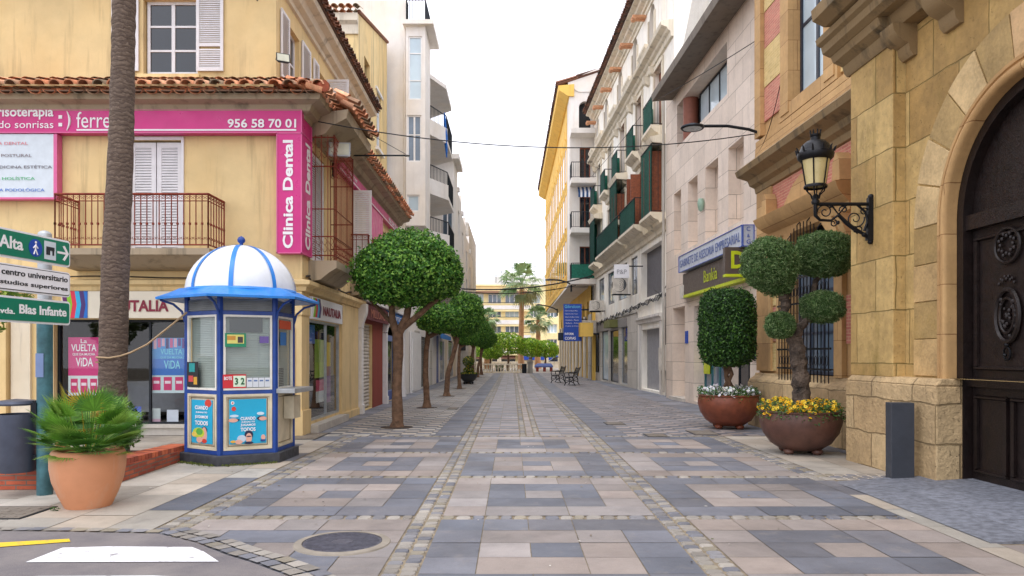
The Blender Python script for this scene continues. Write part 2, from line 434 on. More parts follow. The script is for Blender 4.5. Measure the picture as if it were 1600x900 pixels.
def fan(mb, base, tip, up, size, n, cols, rng, spread=2.6, w=.03, droop=.15, pet=.012, cut=.45):
    """a palm fan: petiole from base to tip, then n pleated leaflets"""
    base, tip = Vector(base), Vector(tip); t = (tip-base).normalized(); up = Vector(up); side = t.cross(up)
    side = side.normalized() if side.length > 1e-4 else t.orthogonal().normalized(); nn = side.cross(t).normalized()
    g = rng.choice(cols); mb.cc = tuple(q*.9 for q in g)
    mb.tube([base, (base+tip)/2+Vector((0, 0, .02)), tip], [pet, pet*.8, pet*.6], 4, cap=False)
    for i in range(n):
        a = -spread/2+spread*i/(n-1); dr = t*math.cos(a)+side*math.sin(a); L = size*(1-.25*abs(a)/(spread/2))*rng.uniform(.9, 1.08)
        j = rng.uniform(.8, 1.2); mb.cc = tuple(q*j for q in g); sd = (nn.cross(dr)).normalized()*w
        m = tip+dr*L*cut+nn*(.02*size); e = tip+dr*L+Vector((0, 0, -droop*L*rng.uniform(.6, 1.4)))
        mb.poly([tip-sd*.2, tip+sd*.2, m+sd+nn*w*.3, m]); mb.poly([tip-sd*.2, m, m-sd+nn*w*.3, tip-sd*.4])
        mb.poly([m-sd+nn*w*.3, m, m+sd+nn*w*.3, e])
    mb.cc = (1, 1, 1)
# ------------------------------------------------------------ material set
ochre = plaster('ochre_plaster', lin(224, 198, 146), stain=lin(136, 114, 84), amt=.45, streak=.55, var=.13)
ochre2 = plaster('pale_ochre_plaster', lin(232, 206, 150), stain=lin(110, 100, 88), amt=.65, streak=.65)
cream = plaster('cream_plaster', lin(246, 242, 232), stain=lin(150, 135, 110), amt=.35, streak=.45)
whitew = plaster('white_plaster', lin(230, 225, 219), stain=lin(170, 160, 145), amt=.25, streak=.25)
whiteg = plaster('weathered_white_plaster', lin(214, 210, 204), stain=lin(105, 100, 95), amt=.6, streak=.6)
greywall = plaster('grey_render', lin(178, 174, 166), stain=lin(100, 95, 88), amt=.5, streak=.5)
cornice_m = plaster('stained_cornice', lin(168, 152, 128), stain=lin(70, 66, 52), amt=.7, streak=.7, bumpd=.01)
stone_trim = plaster('pale_stone_trim', lin(222, 212, 192), stain=lin(90, 82, 70), amt=.6, streak=.6, bumpd=.008)
yellow_m = plaster('mustard_render', lin(236, 194, 98), stain=lin(150, 110, 60), amt=.3, streak=.3)
yellow_far = plaster('yellow_render', lin(246, 228, 172), stain=lin(200, 176, 130), amt=.2, streak=.2)
redwall = plaster('brick_red_render', lin(142, 62, 48), stain=lin(80, 45, 40), amt=.3, streak=.3)
white_paint = plain('white_paint', lin(228, 226, 224), .5, var=.06)
dirty_white = plain('dirty_white_paint', lin(205, 198, 186), .6, var=.2, sc=4)
slat_white = plain('shutter_white', lin(222, 220, 222), .55, var=.06)
dark_metal = plain('dark_metal', lin(38, 42, 48), .5, .6, var=.25)
black_iron = plain('black_iron', lin(22, 23, 28), .42, .5, var=.3, sc=20, bump=.003, bsc=120)
rust_iron = plain('rust_red_iron', lin(128, 52, 34), .7, .2, var=.3, sc=15)
grey_metal = plain('galvanised_metal', lin(170, 174, 176), .42, .5, var=.15)
teal_metal = plain('worn_teal_paint', lin(62, 104, 112), .5, .2, var=.35, sc=9)
blue_paint = plain('kiosk_blue_paint', lin(26, 66, 142), .42, var=.2)
lblue_paint = plain('kiosk_light_blue_paint', lin(38, 128, 212), .38, var=.12)
magenta = plain('magenta_sign', lin(205, 36, 126), .35, var=.07, sc=2)
magenta_edge = plain('magenta_frame', lin(214, 96, 150), .4, var=.05)
sign_white = plain('sign_white', lin(236, 236, 240), .4, var=.03)
sign_letters = plain('white_letters', lin(240, 238, 240), .45, var=.02)
frost = plain('pale_panel', lin(206, 216, 224), .4, var=.06)
dglass = plain('dark_window_glass', lin(30, 36, 44), .06, var=.3, sc=.7, bump=0, spec=.8)
mglass = plain('grey_window_glass', lin(96, 112, 128), .08, var=.35, sc=.8, bump=0, spec=.8)
lglass = plain('pale_window_glass', lin(186, 204, 214), .12, var=.15, sc=.8, bump=0, spec=.6)
shopglass = glass('shop_glass', (.93, .95, .95))
frostglass = glass('lantern_glass', (.62, .55, .38))
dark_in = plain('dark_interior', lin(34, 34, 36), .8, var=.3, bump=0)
maroon = plain('maroon_letters', lin(132, 24, 52), .5)
green_sign = plain('green_sign', lin(0, 120, 92), .4, var=.08)
blue_sign = plain('blue_sign', lin(20, 70, 170), .4, var=.08)
cyan_poster = plain('cyan_poster', lin(22, 168, 208), .45, var=.04)
wood = plain('brown_wood', lin(128, 66, 36), .6, var=.3, sc=12)
green_mesh = plain('dark_green_mesh', lin(24, 104, 84), .8, var=.3, sc=9)
conc = plaster('concrete', lin(150, 146, 138), stain=lin(80, 76, 70), amt=.6, streak=.6)
dark_conc = plaster('dark_stained_concrete', lin(122, 114, 104), stain=lin(45, 42, 38), amt=.8, streak=.6)
tile_m = colmat('clay_tiles', .85, .3, 7, .004, 60, stain=lin(88, 84, 60))
poster_m = colmat('printed_paper', .5, .05, 3, 0)
leaf_m = colmat('leaves', .42, .15, 3, 0, spec=.35, trans=.22)
petal_m = colmat('petals', .6, .1, 3, 0, trans=.2)
terra = plaster('terracotta', lin(208, 144, 104), stain=lin(196, 176, 156), amt=.5, streak=.45, var=.18, rough=.75, bumpd=.003)
glazed = plain('glazed_brown_clay', lin(92, 62, 52), .5, var=.28, sc=5, bump=.004, bsc=40)
glazed2 = plain('glazed_russet_clay', lin(122, 64, 42), .46, var=.3, sc=5, bump=.004, bsc=40)
soil = plain('soil', lin(60, 46, 36), .95, var=.4, sc=20, bump=.02, bsc=30)
bark = plain('bark', lin(110, 84, 64), .9, var=.45, sc=9, bump=.02, bsc=30)
olive_bark = plain('olive_bark', lin(84, 72, 62), .92, var=.85, sc=7, bump=.09, bsc=14)
brickr = masonry('orange_brick', lin(186, 92, 60), lin(150, 68, 48), lin(120, 100, 88), .24, .058, .008, var=.3, bumpd=.01)
town = masonry('golden_ashlar', lin(204, 174, 114), lin(168, 134, 78), lin(148, 126, 70), 1.05, .74, .010, var=.38, bumpd=.02, stain=lin(132, 112, 50), dirty=.75, smooth=.6, warp=.04)
town_s = masonry('smooth_golden_stone', lin(200, 162, 110), lin(178, 140, 92), lin(140, 100, 58), 1.3, .62, .005, var=.22, bumpd=.006, stain=lin(158, 122, 66), dirty=.35)
rustic = masonry('eroded_plinth_stone', lin(198, 172, 130), lin(174, 146, 106), lin(140, 118, 82), 1.0, .5, .012, var=.4, bumpd=.05, stain=lin(140, 122, 92), dirty=.5, smooth=.5, warp=.08)
pinkb = masonry('pink_brick', lin(206, 132, 114), lin(188, 112, 98), lin(206, 160, 132), .26, .06, .009, var=.2, bumpd=.008)
yellb = masonry('yellow_brick', lin(222, 196, 134), lin(206, 178, 114), lin(222, 196, 140), .26, .06, .009, var=.2, bumpd=.008)
trav = masonry('travertine_cladding', lin(228, 212, 196), lin(212, 196, 180), lin(128, 112, 98), 1.15, .68, .006, var=.14, bumpd=.004, stain=lin(150, 138, 128), dirty=.35, rough=.6)
cladg = masonry('grey_stone_cladding', lin(200, 194, 184), lin(184, 178, 168), lin(110, 104, 96), 1.4, .9, .006, var=.18, bumpd=.004, stain=lin(120, 110, 100), dirty=.4, rough=.65)

def palmbark():
    k = N('palm_bark'); P = k.pos()
    w = k.n('TexWave', {'Scale': 4.6, 'Distortion': 7.0, 'Detail': 4, 'Detail Scale': 2.2}, wave_type='BANDS', bands_direction='Z', wave_profile='SAW'); k.set(w.inputs['Vector'], P)
    c = k.mix(w.outputs['Fac'], lin(92, 76, 66), lin(142, 124, 108))
    c = k.mix(k.ramp(k.noise(14, k.scalev(P, (1, 1, 3)), 5), .35, .7, 0, .7), c, lin(74, 60, 54))
    h = k.math('ADD', w.outputs['Fac'], k.noise(40, k.scalev(P, (1, 1, 2)), 4))
    return k.fin(c, .9, k.bump(h, .02))
palm_bark = palmbark()
def stonepave():
    k = N('paving_stone'); P = k.pos(); at = k.n('Attribute', attribute_name='Col', attribute_type='GEOMETRY').outputs['Color']
    f = k.math('ADD', k.ramp(k.noise(1.3, P, 8, .7), .32, .68, .76, 1.14), k.ramp(k.noise(130, P, 2), .3, .7, -.09, .09))
    c = k.mix(1.0, at, k.n('CombineXYZ', {0: f, 1: f, 2: f}).outputs[0], 'MULTIPLY')
    c = k.mix(k.ramp(k.noise(3.2, P, 8, .75), .55, .75, 0, .45), c, lin(150, 140, 128)); c = k.mix(k.ramp(k.noise(.6, P, 7, .7), .54, .68, 0, .35), c, lin(84, 82, 84))
    v = k.n('TexVoronoi', {'Scale': 7.0}); k.set(v.inputs['Vector'], P)
    sp = k.math('LESS_THAN', v.outputs['Distance'], .045); c = k.mix(k.math('MULTIPLY', sp, .5), c, lin(88, 82, 78))
    r = k.ramp(k.noise(2.1, P, 5), .3, .7, .5, .72)
    return k.fin(c, r, k.bump(k.math('ADD', k.noise(90, P, 3), k.math('MULTIPLY', k.noise(6, P, 4), 1.5)), .002), spec=.35)
pave_m = stonepave()
grout = plain('grout', lin(132, 120, 100), .95, var=.35, sc=8, bump=.004, bsc=80)
def asphaltm():
    k = N('asphalt'); P = k.pos()
    c = k.mix(k.ramp(k.noise(1.6, P, 6, .7), .35, .7), lin(96, 92, 96), lin(124, 118, 116))
    c = k.mix(k.ramp(k.noise(160, P, 2), .5, .7, 0, .5), c, lin(160, 150, 142))
    return k.fin(c, .85, k.bump(k.noise(140, P, 3), .004))
asph = asphaltm()
granite = colmat('granite_slab', .7, .4, 14, .003, 70)
def paintm(name, c, worn):
    k = N(name); P = k.pos(); k2 = k.ramp(k.noise(9, P, 8, .75), .56, .66, 0, worn)
    return k.fin(k.mix(k2, c, lin(110, 104, 104)), .6, k.bump(k.noise(120, P, 3), .002))
zebra = paintm('white_road_paint', lin(226, 226, 230), .8)
yroad = paintm('yellow_road_paint', lin(224, 190, 40), .7)

# ------------------------------------------------------------ ground
def tone(kind):
    base = {'D': lin(108, 110, 118), 'L': lin(150, 141, 136), 'C': lin(176, 168, 156), 'G': lin(122, 124, 132)}[kind]
    j = RN.uniform(.78, 1.2); w = RN.uniform(-.05, .05)
    return (base[0]*j*(1+w), base[1]*j, base[2]*j*(1-w))
mb = MB(); mb.poly([(-1500, -60, -.006), (1500, -60, -.006), (1500, 124, -.006), (-1500, 124, -.006)])
mb.poly([(-1500, 124, -.006), (1500, 124, -.006), (1500, 129, -1.62), (-1500, 129, -1.62)]); mb.poly([(-1500, 129, -1.62), (1500, 129, -1.62), (1500, 2500, -1.62), (-1500, 2500, -1.62)])
tag(mb.build('ground', grout), kind='structure')
pv = MB()
def slab(x0, x1, y0, y1, kind, g=.004, c=None):
    pv.cc = c or tone(kind); z = RN.uniform(.0, .0025); t = [RN.uniform(-.0008, .0008) for _ in range(4)]
    a, b, e, f = x0+g, x1-g, y0+g, y1-g
    if b-a < .01 or f-e < .01: return
    pv.poly([(a,e,z+t[0]),(b,e,z+t[1]),(b,f,z+t[2]),(a,f,z+t[3])])
def grid(x0, x1, y0, y1, nx, ny, fn):
    for i in range(nx):
        for j in range(ny): slab(x0+(x1-x0)*i/nx, x0+(x1-x0)*(i+1)/nx, y0+(y1-y0)*j/ny, y0+(y1-y0)*(j+1)/ny, fn(i, j))
cob = MB()
CC = [lin(150, 144, 136), lin(140, 134, 126), lin(128, 127, 130), lin(158, 152, 143), lin(114, 115, 122), lin(144, 136, 120)]
def cobble(x0, x1, y0, y1, near=True):
    c = RN.choice(CC); j = RN.uniform(.8, 1.15); cob.cc = tuple(q*j for q in c)
    g = .007; a, b, e, f = x0+g, x1-g, y0+g, y1-g; z = RN.uniform(.003, .009)
    q = [RN.uniform(-.006, .006) for _ in range(8)]
    P4 = [(a+q[0],e+q[1]),(b+q[2],e+q[3]),(b+q[4],f+q[5]),(a+q[6],f+q[7])]
    if not near: cob.poly([(x, y, z) for x, y in P4]); return
    cx, cy = (a+b)/2, (e+f)/2; n = len(cob.v)
    k = .2
    oct_ = []
    for i in range(4):
        p, pr, nx_ = P4[i], P4[i-1], P4[(i+1) % 4]
        oct_ += [(p[0]+(pr[0]-p[0])*k, p[1]+(pr[1]-p[1])*k), (p[0]+(nx_[0]-p[0])*k, p[1]+(nx_[1]-p[1])*k)]
    lo = [(x, y, -.008) for x, y in oct_]; hi = [(cx+(x-cx)*.86, cy+(y-cy)*.86, z) for x, y in oct_]
    cob.v += lo+hi
    for i in range(8): cob._f((n+i, n+(i+1) % 8, n+8+(i+1) % 8, n+8+i))
    cob._f([n+8+i for i in range(8)])
def strip_y(xc, w, y0, y1, rows=2):              # a cobble strip running up the street
    y = y0
    while y < y1:
        st = .115 if y < 22 else .16
        for r in range(rows):
            x0 = xc-w/2+w*r/rows; cobble(x0, x0+w/rows, y+(st/2 if r % 2 else 0), y+st+(st/2 if r % 2 else 0), y < 24)
        y += st
def strip_x(yc, w, x0, x1):
    x = x0
    while x < x1-.05:
        s = RN.uniform(.12, .17); cobble(x, min(x+s, x1), yc-w/2, yc+w/2); x += s
YL = [2.43, 4.85, 7.25, 9.66, 12.08, 14.5]
COLS = [(-2.98, -.97), (-.69, 1.42), (1.71, 3.86)]
strip_y(-.83, .27, 3.2, 66); strip_y(1.565, .28, 3.2, 66)
strip_y(-3.13, .30, 6.0, 14.4); strip_y(4.02, .3, 9.4, 14.4)
for j, y in enumerate(YL):
    for a, b in COLS: strip_x(y, .15, a, b)
for r in range(5):
    y0, y1 = YL[r]+.08, YL[r+1]-.08
    for c, (a, b) in enumerate(COLS):
        par = (r + (1 if c == 1 else 0)) % 2     # which tone forms the outer ring
        nx = 5; W = (b-a)/nx; hh = (y1-y0)/5
        def k_(i, j):
            ring = min(i, j, 4-i, 4-j); o = (ring+par) % 2
            return 'D' if o == 0 else 'L'
        # long outer slabs, joined in twos and threes like the photographed ones
        for j in range(5):
            i = 0
            while i < 5:
                n = 1
                lim = 2 if RN.random() < .65 else 1
                while i+n < 5 and n < lim and k_(i+n, j) == k_(i, j): n += 1
                slab(a+W*i, a+W*(i+n), y0+hh*j, y0+hh*(j+1), k_(i, j)); i += n
# street beyond the fifth cross strip
strip_y(.22, .12, 14.6, 66, 1); strip_y(.50, .12, 14.6, 66, 1)
y = 14.6; r = 0
while y < 66:
    st = .26 if y < 40 else .52
    for a, b, n in ((-.69, .15, 2), (.57, 1.42, 2)):
        for i in range(n): slab(a+(b-a)*i/n, a+(b-a)*(i+1)/n, y, y+st, 'G' if (r+i*0) % 2 else 'L')
    slab(.29, .43, y, y+st, 'L')
    slab(-1.55, -.97, y, y+st, 'D'); slab(1.71, 2.3, y, y+st, 'D')
    off = (r % 2)*.3
    x = -3.75+off-.3
    while x < -1.55:
        a, b = max(x, -3.75), min(x+.3, -1.55)
        if b > a: slab(a, b, y, y+st, 'D' if int(round((x-off+3.75)/.3)) % 2 else 'C')
        x += .3
    x = 2.3+off-.3
    while x < 4.95:
        a, b = max(x, 2.3), min(x+.3, 4.95)
        if b > a: slab(a, b, y, y+st, 'D' if int(round((x-off-2.3)/.3)) % 2 else 'L')
        x += .3
    y += st; r += 1
grid(-4.9, -3.75, 14.6, 66, 2, 64, lambda i, j: 'G'); grid(4.95, 7.2, 14.6, 66, 3, 64, lambda i, j: 'G')
# left footway: long cream slabs beside the kiosk, dark accents
for i, (a, b) in enumerate(((-3.75, -3.3), (-4.3, -3.75), (-4.9, -4.3), (-5.5, -4.9), (-6.2, -5.5), (-7.2, -6.2), (-8.6, -7.2), (-10.5, -8.6), (-13, -10.5))):
    yy = 5.6
    while yy < 14.6:
        L = RN.uniform(.7, 1.1); kk = 'C'
        if i == 0 and (7.3 < yy < 9.2 or 10.6 < yy < 11.6 or 12.9 < yy < 14): kk = 'D'
        if i == 1 and 11.5 < yy < 13: kk = 'D'
        slab(a, b, yy, min(yy+L, 14.6), kk); yy += L
# right edge: pale kerb slabs and stone strip in front of the town hall
for a, b, y0, y1, kk in ((4.17, 4.75, 9.4, 14.5, 'C'), (4.75, 5.4, 9.4, 14.5, 'C'), (5.4, 6.0, 9.4, 17, 'D'), (3.86, 4.12, 2.2, 9.4, 'C'), (4.12, 4.3, 2.2, 6.2, 'L'), (4.3, 4.75, 2.2, 6.2, 'C'), (4.75, 6.3, 2.2, 6.2, 'C')):
    yy = y0
    while yy < y1:
        L = RN.uniform(.5, .8); slab(a, b, yy, min(yy+L, y1), kk if RN.random() > .18 else 'D'); yy += L
for i in range(3): strip_x(9.5+i*.16, .16, 4.17, 5.6)
for i in range(4): strip_x(6.28-.14*i, .14, 4.5, 6.2)
tag(pv.build('street_paving', pave_m, recalc=False), kind='structure')
tag(cob.build('cobble_strips', pave_m, recalc=False), kind='structure')
# plaza beyond the street and far road
mb = MB()
mb.cc = lin(165, 156, 146); mb.poly([(-60, 66.2, .0), (60, 66.2, .0), (60, 100, .0), (-60, 100, .0)])
tag(mb.build('plaza_paving', pave_m, recalc=False), kind='structure')
mb = MB(); mb.poly([(-90, 100.2, .0), (90, 100.2, .0), (90, 124, .0), (-90, 124, .0)])
tag(mb.build('far_road', asph, recalc=False), kind='structure')
# granite apron rising to the doorway
mb = MB(); xs = [4.06, 4.55, 5.05, 5.55, 6.1]; ys = [6.25, 6.95, 7.7, 8.5, 9.35]
zr = lambda x: .009+max(0, x-4.1)*.055
for i in range(4):
    for j in range(4):
        a, b, e, f = xs[i]+.002, xs[i+1]-.002, ys[j]+.002, ys[j+1]-.002
        q = RN.uniform(.9, 1.1); mb.cc = tuple(v*q for v in lin(122, 126, 136))
        y_in = lambda x, y_: min(y_, 9.35 if x > 4.5 else 8.9)
        mb.poly([(a,e,zr(a)),(b,e,zr(b)),(b,y_in(b,f),zr(b)),(a,y_in(a,f),zr(a))])
mb.cc = lin(120, 122, 130)
mb.poly([(4.06, 6.25, -.005), (6.1, 6.25, -.005), (6.1, 6.25, zr(6.1)), (4.06, 6.25, .009)])
mb.poly([(4.06, 9.35, -.005), (6.1, 9.35, -.005), (6.1, 9.35, zr(6.1)), (4.06, 8.9, .009)])
tag(mb.build('granite_apron', granite, recalc=False), kind='structure')
# road corner with a cobbled edge
edge = [(-30, 6.75), (-7, 6.72), (-5.2, 6.68), (-4.0, 6.62), (-3.15, 6.55), (-2.7, 6.25), (-2.3, 5.88), (-1.95, 5.6), (-1.6, 5.28), (-1.3, 4.9), (-1.15, 4.4), (-1.1, 3.5), (-1.1, -10)]
mb = MB(); mb.poly([(x, y, .012) for x, y in edge]+[(-30, -10, .012)])
tag(mb.build('road', asph, recalc=False), kind='structure')
cob = MB()
pts = [Vector((x, y, 0)) for x, y in edge[1:11]]
for a, b in zip(pts, pts[1:]):
    t = (b-a).normalized(); nn = Vector((-t.y, t.x, 0)); L = (b-a).length; m = max(1, int(L/.13))
    for i in range(m):
        for r in range(2 if a.x > -3.6 else 1):
            c = RN.choice(CC); jj = RN.uniform(.85, 1.1); cob.cc = tuple(q*jj for q in c); p = a+t*L*i/m+nn*(.02+.13*r); w = L/m
            q = [p+t*.008, p+t*(w-.008), p+t*(w-.008)+nn*.115, p+t*.008+nn*.115]
            z = RN.uniform(.016, .02); cob.poly([(v.x+RN.uniform(-.006, .006), v.y+RN.uniform(-.006, .006), z) for v in q])
tag(cob.build('kerb_cobbles', pave_m, recalc=False), kind='structure')
mb = MB(); mb.poly([(*gp(x, y), .018) for x, y in ((40, 882), (98, 859), (170, 857), (300, 858), (318, 865), (342, 881))])
mb.poly([(*gp(x, y), .018) for x, y in ((-160, 930), (60, 904), (240, 903), (370, 910), (420, 925))])
tag(mb.build('zebra_crossing', zebra, recalc=False), kind='structure')
mb = MB(); mb.poly([(*gp(x, y), .018) for x, y in ((-200, 862), (108, 845), (110, 849.5), (-200, 873))])
tag(mb.build('yellow_kerb_line', yroad, recalc=False), kind='structure')
# covers set in the paving
def cover(px0, px1, py0, py1, label, mat_=None):
    (x0, y0), (x1, y1) = gp((px0+px1)/2, py1), gp((px0+px1)/2, py0)
    w = (px1-px0)/F*(y0+y1)/2/2; xc = (x0+x1)/2
    m = MB(); m.wb(xc-w, xc+w, y0, y1, -.005, .008)
    root = thing('utility_cover', label, 'cover', (xc, (y0+y1)/2, 0), 'metal covers in the paving')
    m.build('frame', dark_metal, root)
    m = MB(); m.wb(xc-w+.03, xc+w-.03, y0+.03, y1-.03, .008, .011); n = 6
    for i in range(n):
        for j in range(4): 
            xx = xc-w+.05+(2*w-.1)*i/n; yy = y0+.05+(y1-y0-.1)*j/4; m.wb(xx, xx+(2*w-.1)/n*.6, yy, yy+(y1-y0-.1)/4*.5, .011, .014)
    m.build('lid', mat_ or dark_conc, root)
cover(440, 505, 677, 687, 'dark rectangular cover in the paving beside the kiosk')
cover(1078, 1118, 673, 680, 'dark cover in the paving in front of the russet planter')
cover(1008, 1042, 678, 683, 'small rusty cover in the paving left of the planters')
cover(945, 975, 660, 664, 'small cover in the dark stripe of the right footway')
cover(700, 716, 637, 640, 'thin cover by the left cobble strip up the street')
cover(-60, 62, 792, 812, 'wide black grating at the left edge below the litter bin')
m = MB(); x, y = gp(535, 849); root = thing('manhole_cover', 'round iron manhole cover with a cement collar in the foreground paving', 'manhole cover', (x, y, 0))
m.lathe((x, y, 0), [(.33, -.004), (.33, .014), (.0, .015)], 40, cap=False)
for i in range(-7, 8):
    w = math.sqrt(max(0, .31**2-(i*.042)**2)); m.wb(x-w, x+w, y+i*.042-.008, y+i*.042+.008, .015, .018)
m.lathe((x, y, 0), [(.09, .0185), (.0, .0195)], 16, cap=False)
m.build('lid', plain('worn_iron', lin(92, 92, 102), .5, .5, var=.3, sc=20), root)
m = MB(); m.lathe((x, y, 0), [(.335, .016), (.40, .012), (.41, -.004)], 40, cap=False); m.build('collar', plain('cement', lin(138, 130, 118), .9, var=.2), root)
m = MB(); m.wb(4.85, 5.6, 6.1, 6.75, .06, .075); o = m.build('doormat', plain('brown_mat', lin(96, 70, 60), .95, var=.2, bump=.01, bsc=90)); tag(o, 'brown doormat on the granite apron at the right edge', 'doormat'); 
# ------------------------------------------------------------ left side of the street
DW = 'd'
Ff = FF(14.7); XC = -4.19
Fs = LF(-4.075)
Uf = FF(15.35); UXC = -4.912
Us = LF(-4.79)
su = lambda px, d=0: Fs.u(px, d)
cb = thing('corner_building', 'ochre corner building with tiled skirt roof and white shutters behind the kiosk', 'building', (-6, 15, 0))
# --- lower two storeys, front
win_u0, win_u1 = Ff.u(84), Ff.u(292)
zt, zb = Ff.z(200, 499), Ff.z(200, 664)
du0, du1, dz0, dz1 = Ff.u(200), Ff.u(284), 3.62, Ff.z(240, 219)
m = MB()
m.wall(Ff, -14, XC, -.3, 6.62, [(win_u0, win_u1, zb, zt, .25), (du0, du1, dz0, dz1, .2)])
sA = (15.2, su(530), .22, 2.34, .07)
sB = (20.3, 22.35, .02, 2.5, .12)
sC = (24.5, 27.6, .02, 2.6, .12)
d1 = (su(484), su(508), 3.6, 5.9, .2); d2 = (19.5, 20.8, 3.6, 5.95, .2); d3 = (24.2, 25.3, 3.6, 5.7, .2)
m.wall(Fs, 14.7, 27.4, -.3, 6.62, [sA, sB, sC, d1, d2, d3])
m.poly([(XC-.1, 27.4, -.3), (-9, 27.4, -.3), (-9, 27.4, 6.62), (XC-.1, 27.4, 6.62)])
# --- top storey
tz0, tz1 = Uf.z(266, 117), 9.02; tu0, tu1 = Uf.u(224), Uf.u(309)
w1 = (Us.u(450), Us.u(468), 7.55, 8.88, .18); w2 = (Us.u(497), Us.u(510), 7.55, 8.88, .18)
m.wall(Uf, -14, UXC, 6.6, 9.75, [(tu0, tu1, tz0, tz1, .2)])
m.wall(Us, 15.35, 24.7, 6.6, 9.75, [w1, w2])
m.poly([(UXC-.06, 24.7, 6.6), (-9, 24.7, 6.6), (-9, 24.7, 9.75), (UXC-.06, 24.7, 9.75)])
m.poly([(-14, 15.35, 6.6), (-14, 15.35, 9.3), (-14, 23, 9.3), (-14, 23, 6.6)])
m.build('wall', ochre, cb)
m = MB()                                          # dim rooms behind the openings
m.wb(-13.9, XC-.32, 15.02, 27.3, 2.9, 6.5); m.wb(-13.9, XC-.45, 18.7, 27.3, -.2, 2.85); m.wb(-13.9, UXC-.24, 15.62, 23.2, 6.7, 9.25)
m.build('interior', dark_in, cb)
m = MB(); m.box(Ff, -14, XC+.0, -.3, 0, 0, .02); 
# cornice under the skirt roof (front and side), mitred at the corner
cor = [(0, 6.28), (.07, 6.3), (.09, 6.38), (.2, 6.42), (.26, 6.52), (.46, 6.56), (.5, 6.66), (0, 6.66)]
m = MB(); m.prof(Ff, -14, XC, cor, 0, 1); m.prof(Fs, 14.7, 27.4, cor, 1, 0); m.build('cornice', cornice_m, cb, smooth=30)
# box canopy over the corner balcony
m = MB(); cor2 = [(.0, 6.1), (.35, 6.16), (.5, 6.3), (.82, 6.42), (.86, 6.6), (0, 6.6)]
m.prof(Fs, 15.25, 17.3, cor2, .35, .25); m.build('balcony_canopy', cornice_m, cb, smooth=30)
m = MB()
ridge = 1.0
tiles(m, Ff, -12.5, XC+.62, 6.67, 7.2, .62, -.62, .28, 4, keep=lambda u, d: d >= (u-XC)-.1)
tiles(m, Fs, 14.1, 27.4, 6.67, 7.2, .58, -.68, .27, 4, keep=lambda u, d: d >= (14.7-u)-.1)
tiles(m, Fs, 15.0, 17.45, 6.66, 6.95, .98, .5, .26, 2)
m.cc = lin(186, 110, 74)
for i in range(7):                                # hip tiles
    t = i/7; a = Vector((XC+.6-1.28*t, 14.1+1.22*t, 6.76+.5*t)); b = Vector((XC+.6-1.28*(t+.16), 14.1+1.22*(t+.16), 6.76+.5*(t+.16)))
    m.cc = tuple(q*RN.uniform(.7, 1.1) for q in lin(186, 110, 74)); m.tube([a, b], [.11, .085], 8)
m.cc = lin(120, 90, 70); m.hexa([Vector(q) for q in ((-14,14.12,6.665),(XC+.58,14.12,6.665),(UXC,15.36,7.14),(-14,15.36,7.14),(-14,14.12,6.69),(XC+.58,14.12,6.69),(UXC,15.36,7.17),(-14,15.36,7.17))])
m.hexa([Fs.p(14.12,6.665,.56),Fs.p(27.4,6.665,.56),Fs.p(27.4,7.14,-.7),Fs.p(15.36,7.14,-.7),Fs.p(14.12,6.69,.56),Fs.p(27.4,6.69,.56),Fs.p(27.4,7.17,-.7),Fs.p(15.36,7.17,-.7)])
m.build('tiled_skirt_roof', tile_m, cb, smooth=50)
# top eave
ce = [(0, 9.3), (.06, 9.32), (.08, 9.4), (.2, 9.46), (.26, 9.58), (.42, 9.63), (.46, 9.72), (0, 9.72)]
m = MB(); m.prof(Uf, -14, UXC, ce, 0, 1); m.prof(Us, 15.35, 24.7, ce, 1, 0); m.build('eave_cornice', stone_trim, cb, smooth=30)
m = MB(); tcol = [lin(120, 82, 66), lin(100, 72, 60), lin(136, 92, 70), lin(84, 66, 56)]
tiles(m, Us, 14.85, 24.8, 9.78, 10.9, .56, -2.2, .2, 5, cols=tcol); tiles(m, Uf, -12, UXC+.5, 9.78, 10.9, .56, -2.2, .2, 4, cols=tcol, keep=lambda u, d: d >= (u-UXC)-.1)
m.cc = lin(110, 80, 64)
m.hexa([Us.p(14.9,9.74,.5),Us.p(24.8,9.74,.5),Us.p(24.8,10.84,-2.2),Us.p(17.6,10.84,-2.2),Us.p(14.9,9.77,.5),Us.p(24.8,9.77,.5),Us.p(24.8,10.87,-2.2),Us.p(17.6,10.87,-2.2)])
m.build('roof', tile_m, cb, smooth=50)
# windows and shutters, top storey front
t3 = tz0+(tz1-tz0)*.27
w = window(cb, Uf, tu0+.03, tu1-.02, tz0+.04, tz1, -.16, 2, 1, slat_white, dglass, .06, mull=[Uf.z(266, 76), Uf.z(266, 38)])
m = MB(); m.box(Uf, tu0-.1, tu1+.05, tz0-.07, tz0, -.05, .07); m.build('window_sill', ochre2, cb)
shutter(cb, Uf, Uf.u(308), Uf.u(350), Uf.z(320, 112), 9.05, .02, slat_white, split=Uf.z(320, 71), pitch=.045)
shutter(cb, Uf, Uf.u(176), Uf.u(218), Uf.z(320, 112), 9.05, .02, slat_white, split=Uf.z(320, 71), pitch=.045)
for w_ in (w1, w2):
    window(cb, Us, w_[0], w_[1], w_[2], w_[3], -.16, 2, 2, slat_white, dglass, .06)
shutter(cb, Us, Us.u(437), Us.u(449.5), 7.5, 8.95, .02, slat_white); shutter(cb, Us, Us.u(470), Us.u(483), 7.5, 8.95, .02, slat_white)
shutter(cb, Us, Us.u(488), Us.u(496), 7.5, 8.95, .02, slat_white)
P = Us.p(19.6, 0, .02); shutter(cb, FF(P.y), P.x, P.x+.58, 7.5, 8.93, 0, slat_white, split=7.95)
